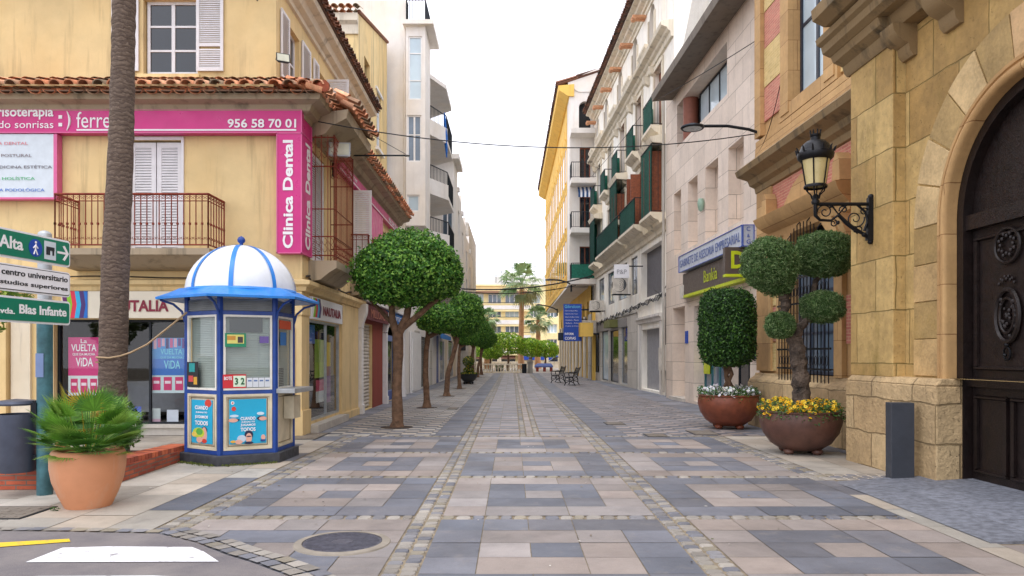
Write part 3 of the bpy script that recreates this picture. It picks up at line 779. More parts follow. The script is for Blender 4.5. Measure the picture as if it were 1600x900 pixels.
# first floor: balcony door behind the railing
shutter(cb, Ff, du0+.02, (du0+du1)/2-.01, dz0, dz1-.03, -.1, slat_white, fw=.09, pitch=.055, name='shutter')
shutter(cb, Ff, (du0+du1)/2+.01, du1-.02, dz0, dz1-.03, -.1, slat_white, fw=.09, pitch=.055, name='shutter')
m = MB(); fw = .05; m.box(Ff, du0-.05, du1+.05, dz1, dz1+.06, 0, .03); m.box(Ff, du0-.05, du0, dz0, dz1, 0, .03); m.box(Ff, du1, du1+.05, dz0, dz1, 0, .03); m.build('door_frame', slat_white, cb)
bu0, bu1 = -8.65, -5.75
bl = MB(); bl.prof(Ff, bu0-.04, bu1+.04, [(0, 3.28), (.3, 3.3), (.55, 3.36), (.7, 3.46), (.82, 3.5), (.82, 3.62), (0, 3.62)])
b = bl.build('balcony', cornice_m, cb, smooth=25)
rail(b, Ff, [(bu0, 0), (bu0, .77), (bu1, .77), (bu1, 0)], 3.62, 4.65, rust_iron, .115, .011, scroll=True, knob=True)
# street side balcony with full height grille
bl = MB(); bl.prof(Fs, 15.15, 17.1, [(0, 3.12), (.25, 3.16), (.42, 3.3), (.58, 3.4), (.58, 3.55), (0, 3.55)]); b = bl.build('balcony', cornice_m, cb, smooth=25)
m = MB()
for (ua, da), (ub, db) in (((15.2, 0), (15.2, .52)), ((15.2, .52), (17.05, .52)), ((17.05, .52), (17.05, 0))):
    pa, pb = Fs.p(ua, 0, da), Fs.p(ub, 0, db); L = (pb-pa).length; n = int(L/.115); Z = Vector((0, 0, 1))
    for i in range(n+1):
        q = pa+(pb-pa)*i/n; m.tube([q+Z*3.56, q+Z*6.15], .008 if 0 < i < n else .014, 4, cap=False)
    for z in (3.66, 4.05, 4.62, 5.5, 6.1): m.tube([pa+Z*z, pb+Z*z], .013, 4)
    for i in range(n):
        q = pa+(pb-pa)*(i+.5)/n
        for z in (3.8, 3.95, 5.75, 5.95):
            m.tube([q+Z*(z+.07*math.cos(a*PI/4))+(pb-pa)/L*(.045*math.sin(a*PI/4)) for a in range(7)], .006, 3, cap=False)
m.build('grille', rust_iron, b)
shutter(cb, Fs, d1[0]+.02, d1[1]-.02, 3.6, 5.88, -.06, slat_white, fw=.08)
P = Fs.p(19.45, 0, .02); shutter(cb, FF(P.y), P.x, P.x+.5, 3.65, 5.95, 0, slat_white)
bl = MB(); bl.prof(Fs, 19.2, 21.2, [(0, 3.15), (.3, 3.2), (.5, 3.4), (.5, 3.55), (0, 3.55)]); b = bl.build('balcony', cornice_m, cb)
rail(b, Fs, [(19.25, 0), (19.25, .46), (21.15, .46), (21.15, 0)], 3.55, 4.75, rust_iron, .13, .009, scroll=True)
bl = MB(); bl.prof(Fs, 23.9, 26.0, [(0, 3.15), (.3, 3.2), (.5, 3.4), (.5, 3.55), (0, 3.55)]); b = bl.build('balcony', cornice_m, cb)
rail(b, Fs, [(23.95, 0), (23.95, .46), (25.95, .46), (25.95, 0)], 3.55, 4.6, rust_iron, .13, .009)
for q in (d2, d3): window(cb, Fs, q[0], q[1], q[2], q[3], -.15, 2, 2, slat_white, dglass)
# ground floor: ledge, pilasters, plinth
m = MB(); led = [(0, 2.86), (.1, 2.88), (.12, 2.96), (.2, 3.0), (.2, 3.08), (0, 3.12)]
m.prof(Ff, -14, XC, led, 0, 1); m.prof(Fs, 14.7, 20.4, led, 1, 0)
m.wb(XC-.52, XC+.03, 14.56, 15.1, -.1, 2.86); m.wb(XC-.56, XC+.06, 14.52, 15.14, -.1, .5); m.wb(XC-.55, XC+.05, 14.53, 15.12, 2.4, 2.6)
m.wb(XC-.35, XC-.1, 14.54, 14.55, .7, 2.15)
m.box(Fs, su(531), 19.98, -.1, 2.86, 0, .06); m.box(Fs, su(531)-.05, 19.98, -.1, .18, 0, .1)
m.box(Ff, -14, Ff.u(17), -.1, 2.62, 0, .15)
m.build('pilasters_and_ledge', ochre, cb, smooth=30)
m = MB(); m.box(Ff, Ff.u(20), Ff.u(50), -.1, 2.6, 0, .06); m.build('beige_pier', stone_trim, cb)
m = MB(); m.box(Ff, win_u0-.02, XC-.58, -.3, zb-.05, .002, .05); m.box(Ff, win_u0-.02, XC-.58, zb-.05, zb+.01, -.1, .1); m.build('granite_plinth', cladg, cb)
m = MB(); m.box(Fs, sA[0]-.1, sA[1]+.1, -.05, .16, 0, .22); m.build('doorstep', cladg, cb)
def scrollcap(m, fr, u0, u1, zb_, zt_, d):        # bracketed pilaster with a scrolled head
    m.box(fr, u0, u1, -.1, zb_-.02, 0, d); m.box(fr, u0-.03, u1+.03, -.1, .25, 0, d+.03)
    n = 8; pr = [(0, zb_)]
    for i in range(n+1): a = PI*i/n; pr.append((d+.06*(1-math.cos(a))/1.0, zb_+(zt_-zb_)*.75*i/n))
    pr += [(d+.12, zt_), (0, zt_)]; m.prof(fr, u0-.02, u1+.02, pr)
for a, c in ((20.0, 20.26), (24.15, 24.4), (28.4, 28.65)):
    m = MB(); scrollcap(m, Fs, a, c, 2.35, 3.0, .15); m.build('white_pilaster', white_paint, cb, smooth=30)
m = MB(); m.box(Fs, 22.37, 24.13, -.1, 2.7, 0, .02); m.box(Fs, 20.28, 24.13, 2.52, 2.8, .001, .03); m.build('red_pier', redwall, cb)
m = MB(); z = .05
while z < 2.45: m.prof(Fs, sB[0]+.02, sB[1]-.02, [(-.12, z), (-.09, z+.01), (-.075, z+.05), (-.09, z+.09), (-.12, z+.1)]); z += .104
m.build('roller_shutter', dirty_white, cb, smooth=40)
m = MB(); m.box(Fs, sC[0], sC[1], .02, .35, -.1, -.05); m.box(Fs, sC[0], sC[0]+.12, .35, 2.3, -.1, -.05); m.box(Fs, sC[1]-.3, sC[1], .35, 2.3, -.1, -.05); m.box(Fs, sC[0], sC[1], 2.1, 2.3, -.1, -.05)
dr = m.build('shop_door', plain('lilac_blue_paint', lin(120, 140, 190), .5), cb)
m = MB(); m.box(Fs, sC[0], sC[1], .02, .34, -.045, -.02); m.build('kick_panel', blue_paint, dr)
m = MB(); m.poly([Fs.p(sC[0], .35, -.11), Fs.p(sC[1], .35, -.11), Fs.p(sC[1], 2.2, -.11), Fs.p(sC[0], 2.2, -.11)]); m.build('pane', dglass, dr)
m = MB(); m.tube([Fs.p(sC[1]-.2, 1.0, 0), Fs.p(sC[1]-.2, 1.0, .05), Fs.p(sC[1]-.2, 1.4, .05), Fs.p(sC[1]-.2, 1.4, 0)], .012, 6); m.build('handle', dark_metal, dr)
# shopfront glazing with frame, interiors and posters
def shopfront(fr, u0, u1, z0, z1, d, mull, fm, depth=1.4, back=dark_in):
    m = MB(); f = .05
    for a, b in ((u0, u0+f), (u1-f, u1)): m.box(fr, a, b, z0, z1, d-.03, d+.03)
    m.box(fr, u0+f, u1-f, z0, z0+f, d-.03, d+.03); m.box(fr, u0+f, u1-f, z1-f, z1, d-.03, d+.03)
    for q in mull: m.box(fr, u0+(u1-u0)*q-.02, u0+(u1-u0)*q+.02, z0+f, z1-f, d-.028, d+.028)
    w = m.build('shop_window', fm, cb)
    g = MB(); g.poly([fr.p(u0, z0, d), fr.p(u1, z0, d), fr.p(u1, z1, d), fr.p(u0, z1, d)]); g.build('pane', shopglass, w)
    m = MB(); e = d-depth
    m.poly([fr.p(u0,z0,e),fr.p(u1,z0,e),fr.p(u1,z1,e),fr.p(u0,z1,e)])
    m.poly([fr.p(u0,z0,d-.1),fr.p(u1,z0,d-.1),fr.p(u1,z0,e),fr.p(u0,z0,e)]); m.poly([fr.p(u0,z1,d-.1),fr.p(u1,z1,d-.1),fr.p(u1,z1,e),fr.p(u0,z1,e)])
    m.poly([fr.p(u0,z0,d-.1),fr.p(u0,z1,d-.1),fr.p(u0,z1,e),fr.p(u0,z0,e)]); m.poly([fr.p(u1,z0,d-.1),fr.p(u1,z1,d-.1),fr.p(u1,z1,e),fr.p(u1,z0,e)])
    m.build('shop_interior', back, w)
    return w
shopfront(Ff, win_u0, win_u1, zb, zt, -.15, (.36, .70), dark_metal, 2.2)
shopfront(Fs, sA[0], sA[1], sA[2], sA[3], -.035, (.55,), grey_metal, 1.2)
POST = 'posters in the shop windows'
def poster(fr, u0, u1, z0, z1, d, cols, label, lines=(), name='poster', extra=None):
    """a printed sheet: stacked colour bands cols=[(frac_from, frac_to, colour)], then lettering"""
    c = fr.p((u0+u1)/2, z0, d); root = thing(name, label, 'poster', c, POST)
    m = MB()
    for k, (a, b, cc) in enumerate(cols): m.cc = cc; m.box(fr, u0, u1, z0+(z1-z0)*a, z0+(z1-z0)*b, d, d+.006)
    if extra: extra(m)
    m.build('sheet', poster_m, root)
    for (s, uu, zz, ww, hh, mt) in lines:
        text(s, fr, u0+(u1-u0)*uu, z0+(z1-z0)*zz, d+.012, (u1-u0)*ww, (z1-z0)*hh, mt, root, align='CENTER', bold=.012, ext=.002)
    return root
pale_cyan = plain('pale_cyan_ink', lin(120, 210, 232), .5, var=.02)
def boxes3(fr, u0, u1, z0, z1, d):
    def f(m):
        for i in range(3):
            m.cc = lin(206, 30, 104); a = u0+(u1-u0)*(.08+.31*i); m.box(fr, a, a+(u1-u0)*.22, z0+(z1-z0)*.05, z0+(z1-z0)*.29, d+.006, d+.009)
            m.cc = lin(240, 220, 230); m.box(fr, a+(u1-u0)*.03, a+(u1-u0)*.19, z0+(z1-z0)*.17, z0+(z1-z0)*.22, d+.009, d+.011)
    return f
G = Ff.off(-.22)
q = (G.u(107), G.u(156), G.z(120, 618), G.z(120, 527))
poster(G, *q, 0, [(0, .34, lin(214, 226, 226)), (.34, 1, lin(206, 30, 120))], 'magenta poster with white swirl lettering in the shop window left of the palm trunk',
       [('La', .5, .9, .2, .07, sign_letters), ('VUELTA', .5, .76, .8, .12, sign_letters), ('QUE DA MUCHA', .5, .68, .72, .05, sign_letters), ('ViDA', .52, .5, .55, .15, sign_letters)], extra=boxes3(G, *q, 0))
q = (G.u(234), G.u(291), G.z(240, 614), G.z(240, 528))
def ex(m):
    boxes3(G, *q, 0)(m)
    for i in range(9):
        m.cc = RN.choice([lin(90, 50, 130), lin(220, 170, 190), lin(60, 40, 110), lin(200, 90, 140)]); a = q[0]+(q[1]-q[0])*i/9; m.box(G, a, a+(q[1]-q[0])*.08, q[2]+(q[3]-q[2])*RN.uniform(.8, .86), q[3]-.01, .006, .009)
poster(G, *q, 0, [(0, .32, lin(200, 222, 226)), (.32, .62, lin(30, 110, 196)), (.62, 1, lin(66, 146, 210))], 'blue poster with pale swirl lettering in the shop window right of the palm trunk',
       [('VUELTA', .6, .7, .6, .1, pale_cyan), ('QUE DA MUCHA', .6, .62, .6, .045, pale_cyan), ('ViDA', .62, .44, .45, .15, pale_cyan)], extra=ex)
for (x0, x1, y0, y1, cc, lb) in ((192, 222, 635, 664, lin(60, 90, 190), 'blue and violet leaflet standing low in the shop window'), (234, 252, 638, 663, lin(190, 200, 200), 'property leaflet with a red foot standing low in the shop window'), (262, 280, 640, 663, lin(214, 220, 232), 'plain white notice standing low in the shop window near the kiosk')):
    z0_, z1_ = G.z(x0, y1), G.z(x0, y0)
    poster(G, G.u(x0), G.u(x1), z0_, z1_, .03, [(0, .35, lin(200, 160, 180) if cc != lin(214, 220, 232) else cc), (.35, 1, cc)], lb)
m = MB()                                           # reflection-like clutter: desk and chairs inside
m.wb(G.u(100), G.u(285), 15.6, 16.2, .4, 1.05); tag(m.build('office_desk', plain('grey_laminate', lin(120, 124, 130), .4)), 'long grey desk seen through the shop window behind the posters', 'desk')
G2 = Fs.off(-.09)
for (x0, x1, z0_, z1_, bands, lb) in ((484, 498, 1.85, 2.25, [(0, 1, lin(30, 110, 200))], 'blue square notice high in the street shop window'), (498, 512, 1.1, 1.95, [(0, .4, lin(150, 200, 30)), (.4, 1, lin(130, 180, 40))], 'lime green poster in the street shop window'),
        (500, 512, .55, 1.05, [(0, .5, lin(214, 226, 226)), (.5, 1, lin(206, 60, 110))], 'small pink and white poster low in the street shop window'), (484, 490, 1.2, 1.6, [(0, 1, lin(220, 224, 230))], 'white notice in the street shop window'), (514, 522, .5, 1.9, [(0, .6, lin(120, 60, 130)), (.6, 1, lin(220, 200, 60))], 'tall purple and yellow poster in the street shop window')):
    poster(G2, su(x0), su(x1), z0_, z1_, 0, bands, lb)
# --- signs on the corner building
root = thing('fascia_sign', 'cream shop fascia with stripes of colour and maroon letters behind the palm', 'sign', Ff.p(-7.5, 2.1, .1), 'signs above the shops')
z0_, z1_ = Ff.z(200, 497, .1), Ff.z(200, 455, .1); u0_ = Ff.u(96, .1)
m = MB(); m.box(Ff, u0_, XC-.58, z0_, z1_, 0, .1); m.build('board', plain('cream_board', lin(228, 220, 200), .45, var=.03), root)
m = MB(); cols6 = [lin(90, 20, 90), lin(130, 190, 30), lin(214, 40, 70), lin(40, 170, 220), lin(70, 40, 110), lin(20, 110, 200)]
for i in range(6):
    m.cc = cols6[i]; w_ = Ff.u(137, .1)-u0_; a = u0_+w_*(.0+.17*i)
    m.fprism(Ff, [(a, z0_), (min(a+w_*.17, u0_+w_), z0_), (min(a+w_*.25, u0_+w_), (z0_+z1_)/2), (min(a+w_*.17, u0_+w_), z1_), (a, z1_), (min(a+w_*.08, u0_+w_), (z0_+z1_)/2)], .1, .106+.001*i)
m.build('stripe_logo', poster_m, root)
text('NAUTALIA', Ff, Ff.u(158, .1), Ff.z(240, 487, .1), .115, Ff.u(264, .1)-Ff.u(158, .1), Ff.z(240, 469, .1)-Ff.z(240, 487, .1), maroon, root, bold=.03)
root = thing('fascia_sign', 'white fascia with a coloured stripe logo and maroon letters over the street shop window', 'sign', Fs.p(16.5, 2.36, .1), 'signs above the shops')
m = MB(); m.box(Fs, 15.2, su(532), 2.36, 2.82, 0, .06); m.build('board', sign_white, root)
m = MB()
for i in range(4): m.cc = cols6[i+1]; a = su(485)+.14*i; m.fprism(Fs, [(a, 2.4), (a+.14, 2.4), (a+.24, 2.6), (a+.14, 2.8), (a, 2.8), (a+.1, 2.6)], .06, .064+.001*i)
m.build('stripe_logo', poster_m, root)
text('NAUTALIA', Fs, su(500), 2.47, .075, su(528)-su(500), .2, maroon, root, bold=.03)
# pink dental sign
sg = thing('dental_clinic_sign', 'magenta L-shaped clinic sign with white letters wrapping the building corner', 'sign', Ff.p(-6, 3.6, .2))
SF = Ff.off(.2); zt_, zm_ = SF.z(400, 170), SF.z(400, 208); zl_ = SF.z(450, 396); xr, xl = SF.u(472), SF.u(432)
m = MB(); m.wb(-11.2, xr, 14.5, 14.68, zm_, zt_); m.wb(xl, xr, 14.5, 14.68, zl_, zm_); m.wb(XC+.015, xr, 14.68, 15.2, zl_, zt_)
m.build('sign_box', magenta, sg)
m = MB(); e = .022
for a, b, c, d in ((-11.2, xr, zt_-e, zt_), (-11.2, xl, zm_, zm_+e), (xl, xr, zl_, zl_+e), (xl, xl+e, zl_, zm_), (xr-e, xr, zl_, zt_), (xl, xr, zm_-e*.5, zm_+e*.5)): m.box(SF, a, b, c, d, .001, .012)
for a, b, c, d in ((14.5, 15.2, zl_, zl_+e), (15.18, 15.2, zl_, zt_), (14.5, 15.2, zm_, zm_+e), (14.5, 15.2, zt_-e, zt_)): m.wb(xr+.001, xr+.012, a, b, c, d)
m.build('sign_edging', magenta_edge, sg)
text('956 58 70 01', SF, SF.u(356), SF.z(400, 200), .014, SF.u(463)-SF.u(356), SF.z(400, 186)-SF.z(400, 200), sign_letters, sg, bold=.02)
text('risoterapia', SF, SF.u(-4), SF.z(40, 187), .01, SF.u(84)-SF.u(-4), SF.z(40, 170)-SF.z(40, 189), sign_letters, sg, bold=.02)
text('regalando sonrisas', SF, SF.u(-56), SF.z(40, 204), .01, SF.u(84)-SF.u(-56), SF.z(40, 190)-SF.z(40, 205), sign_letters, sg, bold=.0)
m = MB()
for y in (183, 195): m.box(SF, SF.u(92), SF.u(97.5), SF.z(40, y+2.7), SF.z(40, y-2.7), .003, .014)
ar = [SF.p(SF.u(105)+.055*math.sin(PI*i/10)+.0, SF.z(40, 204)+(SF.z(40, 174)-SF.z(40, 204))*i/10, .01) for i in range(11)]; m.tube(ar, [.008+.016*math.sin(PI*i/10) for i in range(11)], 5)
m.box(SF, SF.u(120), SF.u(463), SF.z(40, 204.5), SF.z(40, 202), .003, .012)
m.build('smile_mark', sign_letters, sg)
text('ferrer', SF, SF.u(120), SF.z(40, 200), .01, SF.u(184)-SF.u(120), SF.z(40, 175)-SF.z(40, 200), sign_letters, sg)
text('Clinica Dental', SF, SF.u(458), SF.z(450, 388), .01, SF.z(450, 219)-SF.z(450, 388), SF.u(458)-SF.u(442), sign_letters, sg, vert=True, bold=.03)
SS = Fr((xr, 0), (0, 1), (1, 0))
text('Clinica Dental', SS, 15.05, zl_+.12, .01, SF.z(450, 219)-SF.z(450, 388), .34, sign_letters, sg, vert=True, bold=.03)
# white services board
sb = thing('services_board', 'white board listing clinic services in coloured letters under the magenta sign', 'sign', Ff.p(-9, 5, .1))
bu = SF.u(83); m = MB(); m.box(Ff, -11.4, bu, SF.z(40, 308), zm_-.01, .02, .18); m.build('panel', frost, sb)
m = MB(); m.box(Ff, bu, bu+.07, SF.z(40, 311), zm_-.01, .02, .19); m.box(Ff, -11.4, bu, SF.z(40, 311), SF.z(40, 308), .02, .19); m.build('frame', magenta_edge, sb)
for s, y, cc, x1 in (('CLÍNICA DENTAL', 226, lin(220, 130, 140), 43), ('CLÍNICA POSTURAL', 245, lin(140, 130, 136), 49), ('CLÍNICA MEDICINA ESTÉTICA', 263, lin(110, 104, 112), 81), ('CLÍNICA HOLÍSTICA', 281, lin(80, 180, 120), 54), ('CLÍNICA PODOLÓGICA', 299, lin(70, 120, 200), 69)):
    hgt = SF.z(40, y-6)-SF.z(40, y); wd = .078*len(s)*.9; text(s, SF, SF.u(x1)-wd, SF.z(40, y), -.008, wd, hgt*.95, plain('ink_%d' % y, cc, .5, var=.02), sb, ext=.003)
# pink band on the street side
m = MB(); sg2 = thing('street_band_sign', 'magenta band sign under the street side skirt roof, partly behind the white shutter', 'sign', Fs.p(22, 5, .1))
m.box(Fs, 17.4, 27.2, 6.0, 6.27, 0, .14); m.box(Fs, 21.4, 23.6, 4.9, 6.0, 0, .12); m.build('sign_box', magenta, sg2)
m = MB(); m.box(Fs, 17.4, 27.2, 6.02, 6.05, .141, .15); m.build('sign_edging', sign_letters, sg2)
text('956 58 70 01', Fs, 24.6, 6.08, .15, 2.0, .14, sign_letters, sg2, bold=.02); text(':) ferrer', Fs, 18.2, 6.08, .15, 1.2, .16, sign_letters, sg2)
# awnings of the little shops
aw = thing('shop_awning', 'maroon shop awning with faint lettering between two white pilasters', 'awning', Fs.p(22.5, 2.5, .3), 'awnings on the left side shops')
a0, a1 = 20.3, 24.2
m = MB(); m.prof(Fs, a0, a1, [(0, 3.1), (.1, 3.1), (.2, 3.0), (.22, 2.6), (.19, 2.6), (.17, 2.98), (0, 3.05)]); m.build('canopy', plain('maroon_fabric', lin(104, 50, 52), .85, var=.15), aw)
m = MB(); m.box(Fs, a0, a1, 3.1, 3.2, 0, .24); m.build('cassette', white_paint, aw)
text('MILLONS', Fs, a0+.6, 2.68, .235, 2.4, .24, plain('faded_orange', lin(176, 110, 84), .7), aw)
aw = thing('shop_awning', 'blue shop awning over the lilac blue door', 'awning', Fs.p(27, 2.5, .3), 'awnings on the left side shops')
a0, a1 = 24.4, 28.3
m = MB(); m.prof(Fs, a0, a1, [(0, 3.1), (.1, 3.1), (.2, 3.0), (.22, 2.72), (.19, 2.72), (.17, 2.98), (0, 3.05)]); m.build('canopy', plain('blue_fabric', lin(44, 110, 180), .8, var=.1), aw)
m = MB(); m.box(Fs, a0, a1, 3.1, 3.2, 0, .24); m.build('cassette', white_paint, aw)
text('OPTICA', Fs, a0+1, 2.79, .235, 1.8, .16, sign_letters, aw)
# floodlights
def floodlight(c, yaw, s, label, tilt=-20):
    root = thing('floodlight', label, 'floodlight', c, 'floodlights on the corner building')
    M4 = Matrix.Translation(c) @ Euler((math.radians(tilt), 0, math.radians(yaw))).to_matrix().to_4x4() @ Matrix.Scale(s, 4)
    def T(m): m.v = [tuple(M4 @ Vector(v)) for v in m.v]
    m = MB(); m.hexa([Vector(q) for q in ((-.4,-.1,-.3),(.4,-.1,-.3),(.3,.15,-.2),(-.3,.15,-.2),(-.4,-.1,.3),(.4,-.1,.3),(.3,.15,.2),(-.3,.15,.2))]); m.wb(-.43, .43, -.13, -.1, -.33, .33); T(m); m.build('housing', grey_metal if s > .5 else dark_metal, root)
    m = MB(); m.wb(-.37, .37, -.14, -.131, -.27, .27); T(m); m.build('lens', plain('lamp_glass', lin(190, 190, 170), .15), root)
    m = MB(); m.tube([(-.42, 0, 0), (-.42, .3, .1), (.42, .3, .1), (.42, 0, 0)], .02, 5); m.tube([(0, .3, .1), (0, .5, .3)], .025, 5); T(m); m.build('bracket', dark_metal, root)
floodlight(pp(531, 236, 15.6), 8, .52, 'large grey floodlight hanging by the corner balcony')
floodlight(pp(442, 92, 15.2), 25, .32, 'small dark floodlight at the top storey corner above the skirt roof')
# --- second ochre building behind
ob = thing('ochre_building', 'weathered pale ochre building rising behind the corner building', 'building', (-7, 26, 0))
Of = FF(25.0); OX = (560-800)/F*25; Os = Fr((OX, 25), (0, 1), (1, 0)); z0 = 6.0
m = MB(); o1 = (1.0, 2.0, 10.2, 12.2, .25); o2 = (3.4, 4.3, 9.6, 11.8, .2); o3 = (3.3, 4.3, 6.9, 8.8, .2); o4 = (.9, 1.9, 6.6, 8.6, .2)
m.wall(Of, -10, OX, z0, 13.2); m.wall(Os, 0, 5.7, z0, 13.2, [o1, o2, o3, o4])
m.poly([Os.p(0, 13.2), Os.p(5.7, 13.2), Os.p(5.7, 14.6)]); m.poly([(OX, 25, 13.2), (OX, 30.7, 14.6), (-10, 30.7, 14.6), (-10, 25, 13.2)])
m.poly([(OX, 30.7, 13.2), (OX, 30.7, 14.6), (-10, 30.7, 14.6), (-10, 30.7, 13.2)]); m.build('wall', ochre2, ob)
m = MB(); m.wb(-9.9, OX-.27, 25.1, 30.6, z0, 13.1); m.build('interior', dark_in, ob)
m = MB(); m.prof(Of, -10, OX, [(0, 12.5), (.06, 12.5), (.08, 12.8), (.2, 12.9), (.2, 13.15), (0, 13.15)], 0, .0); m.build('cornice', stone_trim, ob)
m = MB(); tiles(m, Of, -9.5, OX+.1, 13.22, 13.5, .3, -.5, .24, 1); m.cc = lin(140, 96, 76)
m.tube([(OX+.02, 25, 13.28), (OX+.02, 30.7, 14.66)], .07, 6); m.build('ridge_tiles', tile_m, ob, smooth=50)
for q in (o2, o3, o4): window(ob, Os, q[0], q[1], q[2], q[3], -.12, 2, 3, slat_white, lglass, .07)
m = MB(); m.box(Os, o2[0]-.3, o2[1]+.2, o2[2]-.12, o2[2], 0, .12); m.box(Os, o2[0]-.3, o2[1]+.2, o2[3], o2[3]+.1, 0, .06); m.build('window_surround', white_paint, ob)
# --- white apartment block
wb_ = thing('white_apartment_block', 'tall white apartment block with angled balconies on the left', 'building', (-5, 33, 0))
Wf = FF(31.0); WX = (636-800)/F*31; Ws = Fr((WX, 31), (0, 1), (1, 0))
m = MB(); m.wall(Wf, -14, WX, -.3, 16.55)
gw = [(.5, 2.2, 8.2, 9.9), (3.4, 6.0, 8.0, 10.2), (.5, 2.2, 11.0, 12.8), (3.4, 6.0, 11, 13.2), (3.4, 6.0, 13.8, 15)]
m.wall(Ws, 0, 8, 5.2, 15.2, gw, .2); m.wall(Ws.off(.1), -3.6, 30, -.3, 3.2, [(3.5, 7.3, .05, 2.5, .1), (13, 16, .05, 2.5, .1), (19, 23, .05, 2.6, .1)]); m.wall(Ws.off(.1), -3.6, 30, 3.2, 5.2)
m.poly([(WX, 31, 15.2), (WX, 39, 15.2), (-14, 39, 15.2), (-14, 31, 15.2)]); m.poly([(-14, 31.01, 16.55), (WX, 31.01, 16.55), (WX, 31.3, 16.55), (-14, 31.3, 16.55)]); m.poly([(WX, 31, 15.2), (WX, 31.3, 15.2), (WX, 31.3, 16.55), (WX, 31, 16.55)])
m.poly([(WX, 39, 0), (-10, 39, 0), (-10, 39, 15.2), (WX, 39, 15.2)]); m.poly([(WX+.1, 27.4, -.3), (WX+.1, 27.4, 5.2), (-8, 27.4, 5.2), (-8, 27.4, -.3)]); m.poly([(WX+.1, 27.4, 5.2), (WX+.1, 61, 5.2), (-8, 61, 5.2), (-8, 27.4, 5.2)])
m.build('wall', whitew, wb_)
m = MB(); m.box(Ws, .02, 7.9, 5.3, 15.1, -5, -.24); m.box(Ws.off(.1), -3.5, 29.9, -.2, 5.1, -5, -.34); m.build('interior', dark_in, wb_)
BX = (666-800)/F*31
bayu = [(Wf.u(640), Wf.u(661), Wf.z(650, 160), Wf.z(650, 62)), (Wf.u(638), Wf.u(660), Wf.z(650, 256), Wf.z(650, 184)), (Wf.u(638), Wf.u(657), Wf.z(650, 333), Wf.z(650, 307))]
Bf = Wf.off(.35); m = MB(); m.wall(Bf, WX, BX, 7.0, 15.3, [(a, b, c, d, .12) for a, b, c, d in bayu]); 
m.poly([(BX, 30.65, 7.0), (BX, 30.65, 15.3), (BX, 32.5, 15.3), (BX, 32.5, 7.0)]); m.poly([(WX, 30.65, 7.0), (WX, 30.65, 15.3), (WX, 31, 15.3), (WX, 31, 7.0)]); m.poly([(WX, 30.65, 7.0), (BX, 30.65, 7), (BX, 32.5, 7), (WX, 32.5, 7)]); m.wb(WX-.1, BX+.35, 30.4, 33, 15.3, 15.48)
m.wb(WX+.02, BX-.02, 32.4, 32.5, 7.0, 15.3)
bay = m.build('bay', whitew, wb_)
window(wb_, Bf, *bayu[0], -.1, 1, 1, white_paint, lglass, .06, mull=[Wf.z(650, 130), Wf.z(650, 88)])
window(wb_, Bf, *bayu[1], -.1, 2, 1, white_paint, mglass, .06, mull=[Wf.z(650, 214)]); window(wb_, Bf, *bayu[2], -.1, 1, 1, white_paint, lglass, .06)
rail(bay, Bf, [(WX+.02, -.5), (WX+.02, 0), (BX, 0), (BX, -2)], 15.48, 16.4, dark_metal, .12, .012)
for k, (z, dpt, par) in enumerate(((14.0, 2.9, 0), (11.5, 3.0, 1), (8.9, 3.1, 1), (6.6, 3.0, 1))):
    x1 = -3.02+.05*k; pl = [(WX, 31.6), (BX, 32.4), (x1, 33.8), (x1, 36.8), (WX, 38.2)]
    m = MB(); m.prism(pl, z-.18, z)
    if par: 
        for a, b in (((BX, 32.4), (x1, 33.8)),):
            t = Vector((b[0]-a[0], b[1]-a[1])).normalized(); nn = Vector((t.y, -t.x))*.06
            m.prism([(a[0], a[1]), (b[0], b[1]), (b[0]-nn.x, b[1]-nn.y), (a[0]-nn.x, a[1]-nn.y)], z+.002, z+.5)
    b_ = m.build('balcony', whitew, wb_, )
    if par:
        Fq = Fr((x1-.04, 0), (0, 1), (1, 0)); rail(b_, Fq, [(33.8, 0), (36.8, 0), (38.1, -1.2)], z, z+1.05, dark_metal, .11, .012)
        m = MB(); a = Vector((BX+.02, 32.45, 0)); c = Vector((x1-.05, 33.85, 0)); nst = 12
        for i in range(nst+1): q = a+(c-a)*i/nst; m.tube([q+Vector((0,0,z+.5)), q+Vector((0,0,z+1.1))], .012, 4)
        m.tube([a+Vector((0,0,z+1.1)), c+Vector((0,0,z+1.1))], .025, 5); m.build('railing', dark_metal, b_)
m = MB()
for i in range(9): m.tube([(-3.1+.02*math.sin(i), 33.7+.05*i, 12.7-.02*i), (-3.05+.03*math.sin(i*2), 33.7+.05*i, 11.2+.15*abs(i-4)), (-3.0, 33.72+.05*i, 10.7+.2*abs(i-3))], [.03, .06, .03], 5)
tag(m.build('hanging_cloth', plain('blue_cloth', lin(30, 100, 180), .85, var=.2), smooth=60), 'blue cloth hanging over a balcony of the white apartment block', 'cloth')
for (a, b, c, d) in gw: window(wb_, Ws, a, b, c, d, -.15, 2, 1, white_paint, dglass, .06)
m = MB(); m.tube([(WX-.08, 30.9, 1), (WX-.08, 30.9, 15.3)], .05, 8); m.build('downpipe', whitew, wb_)
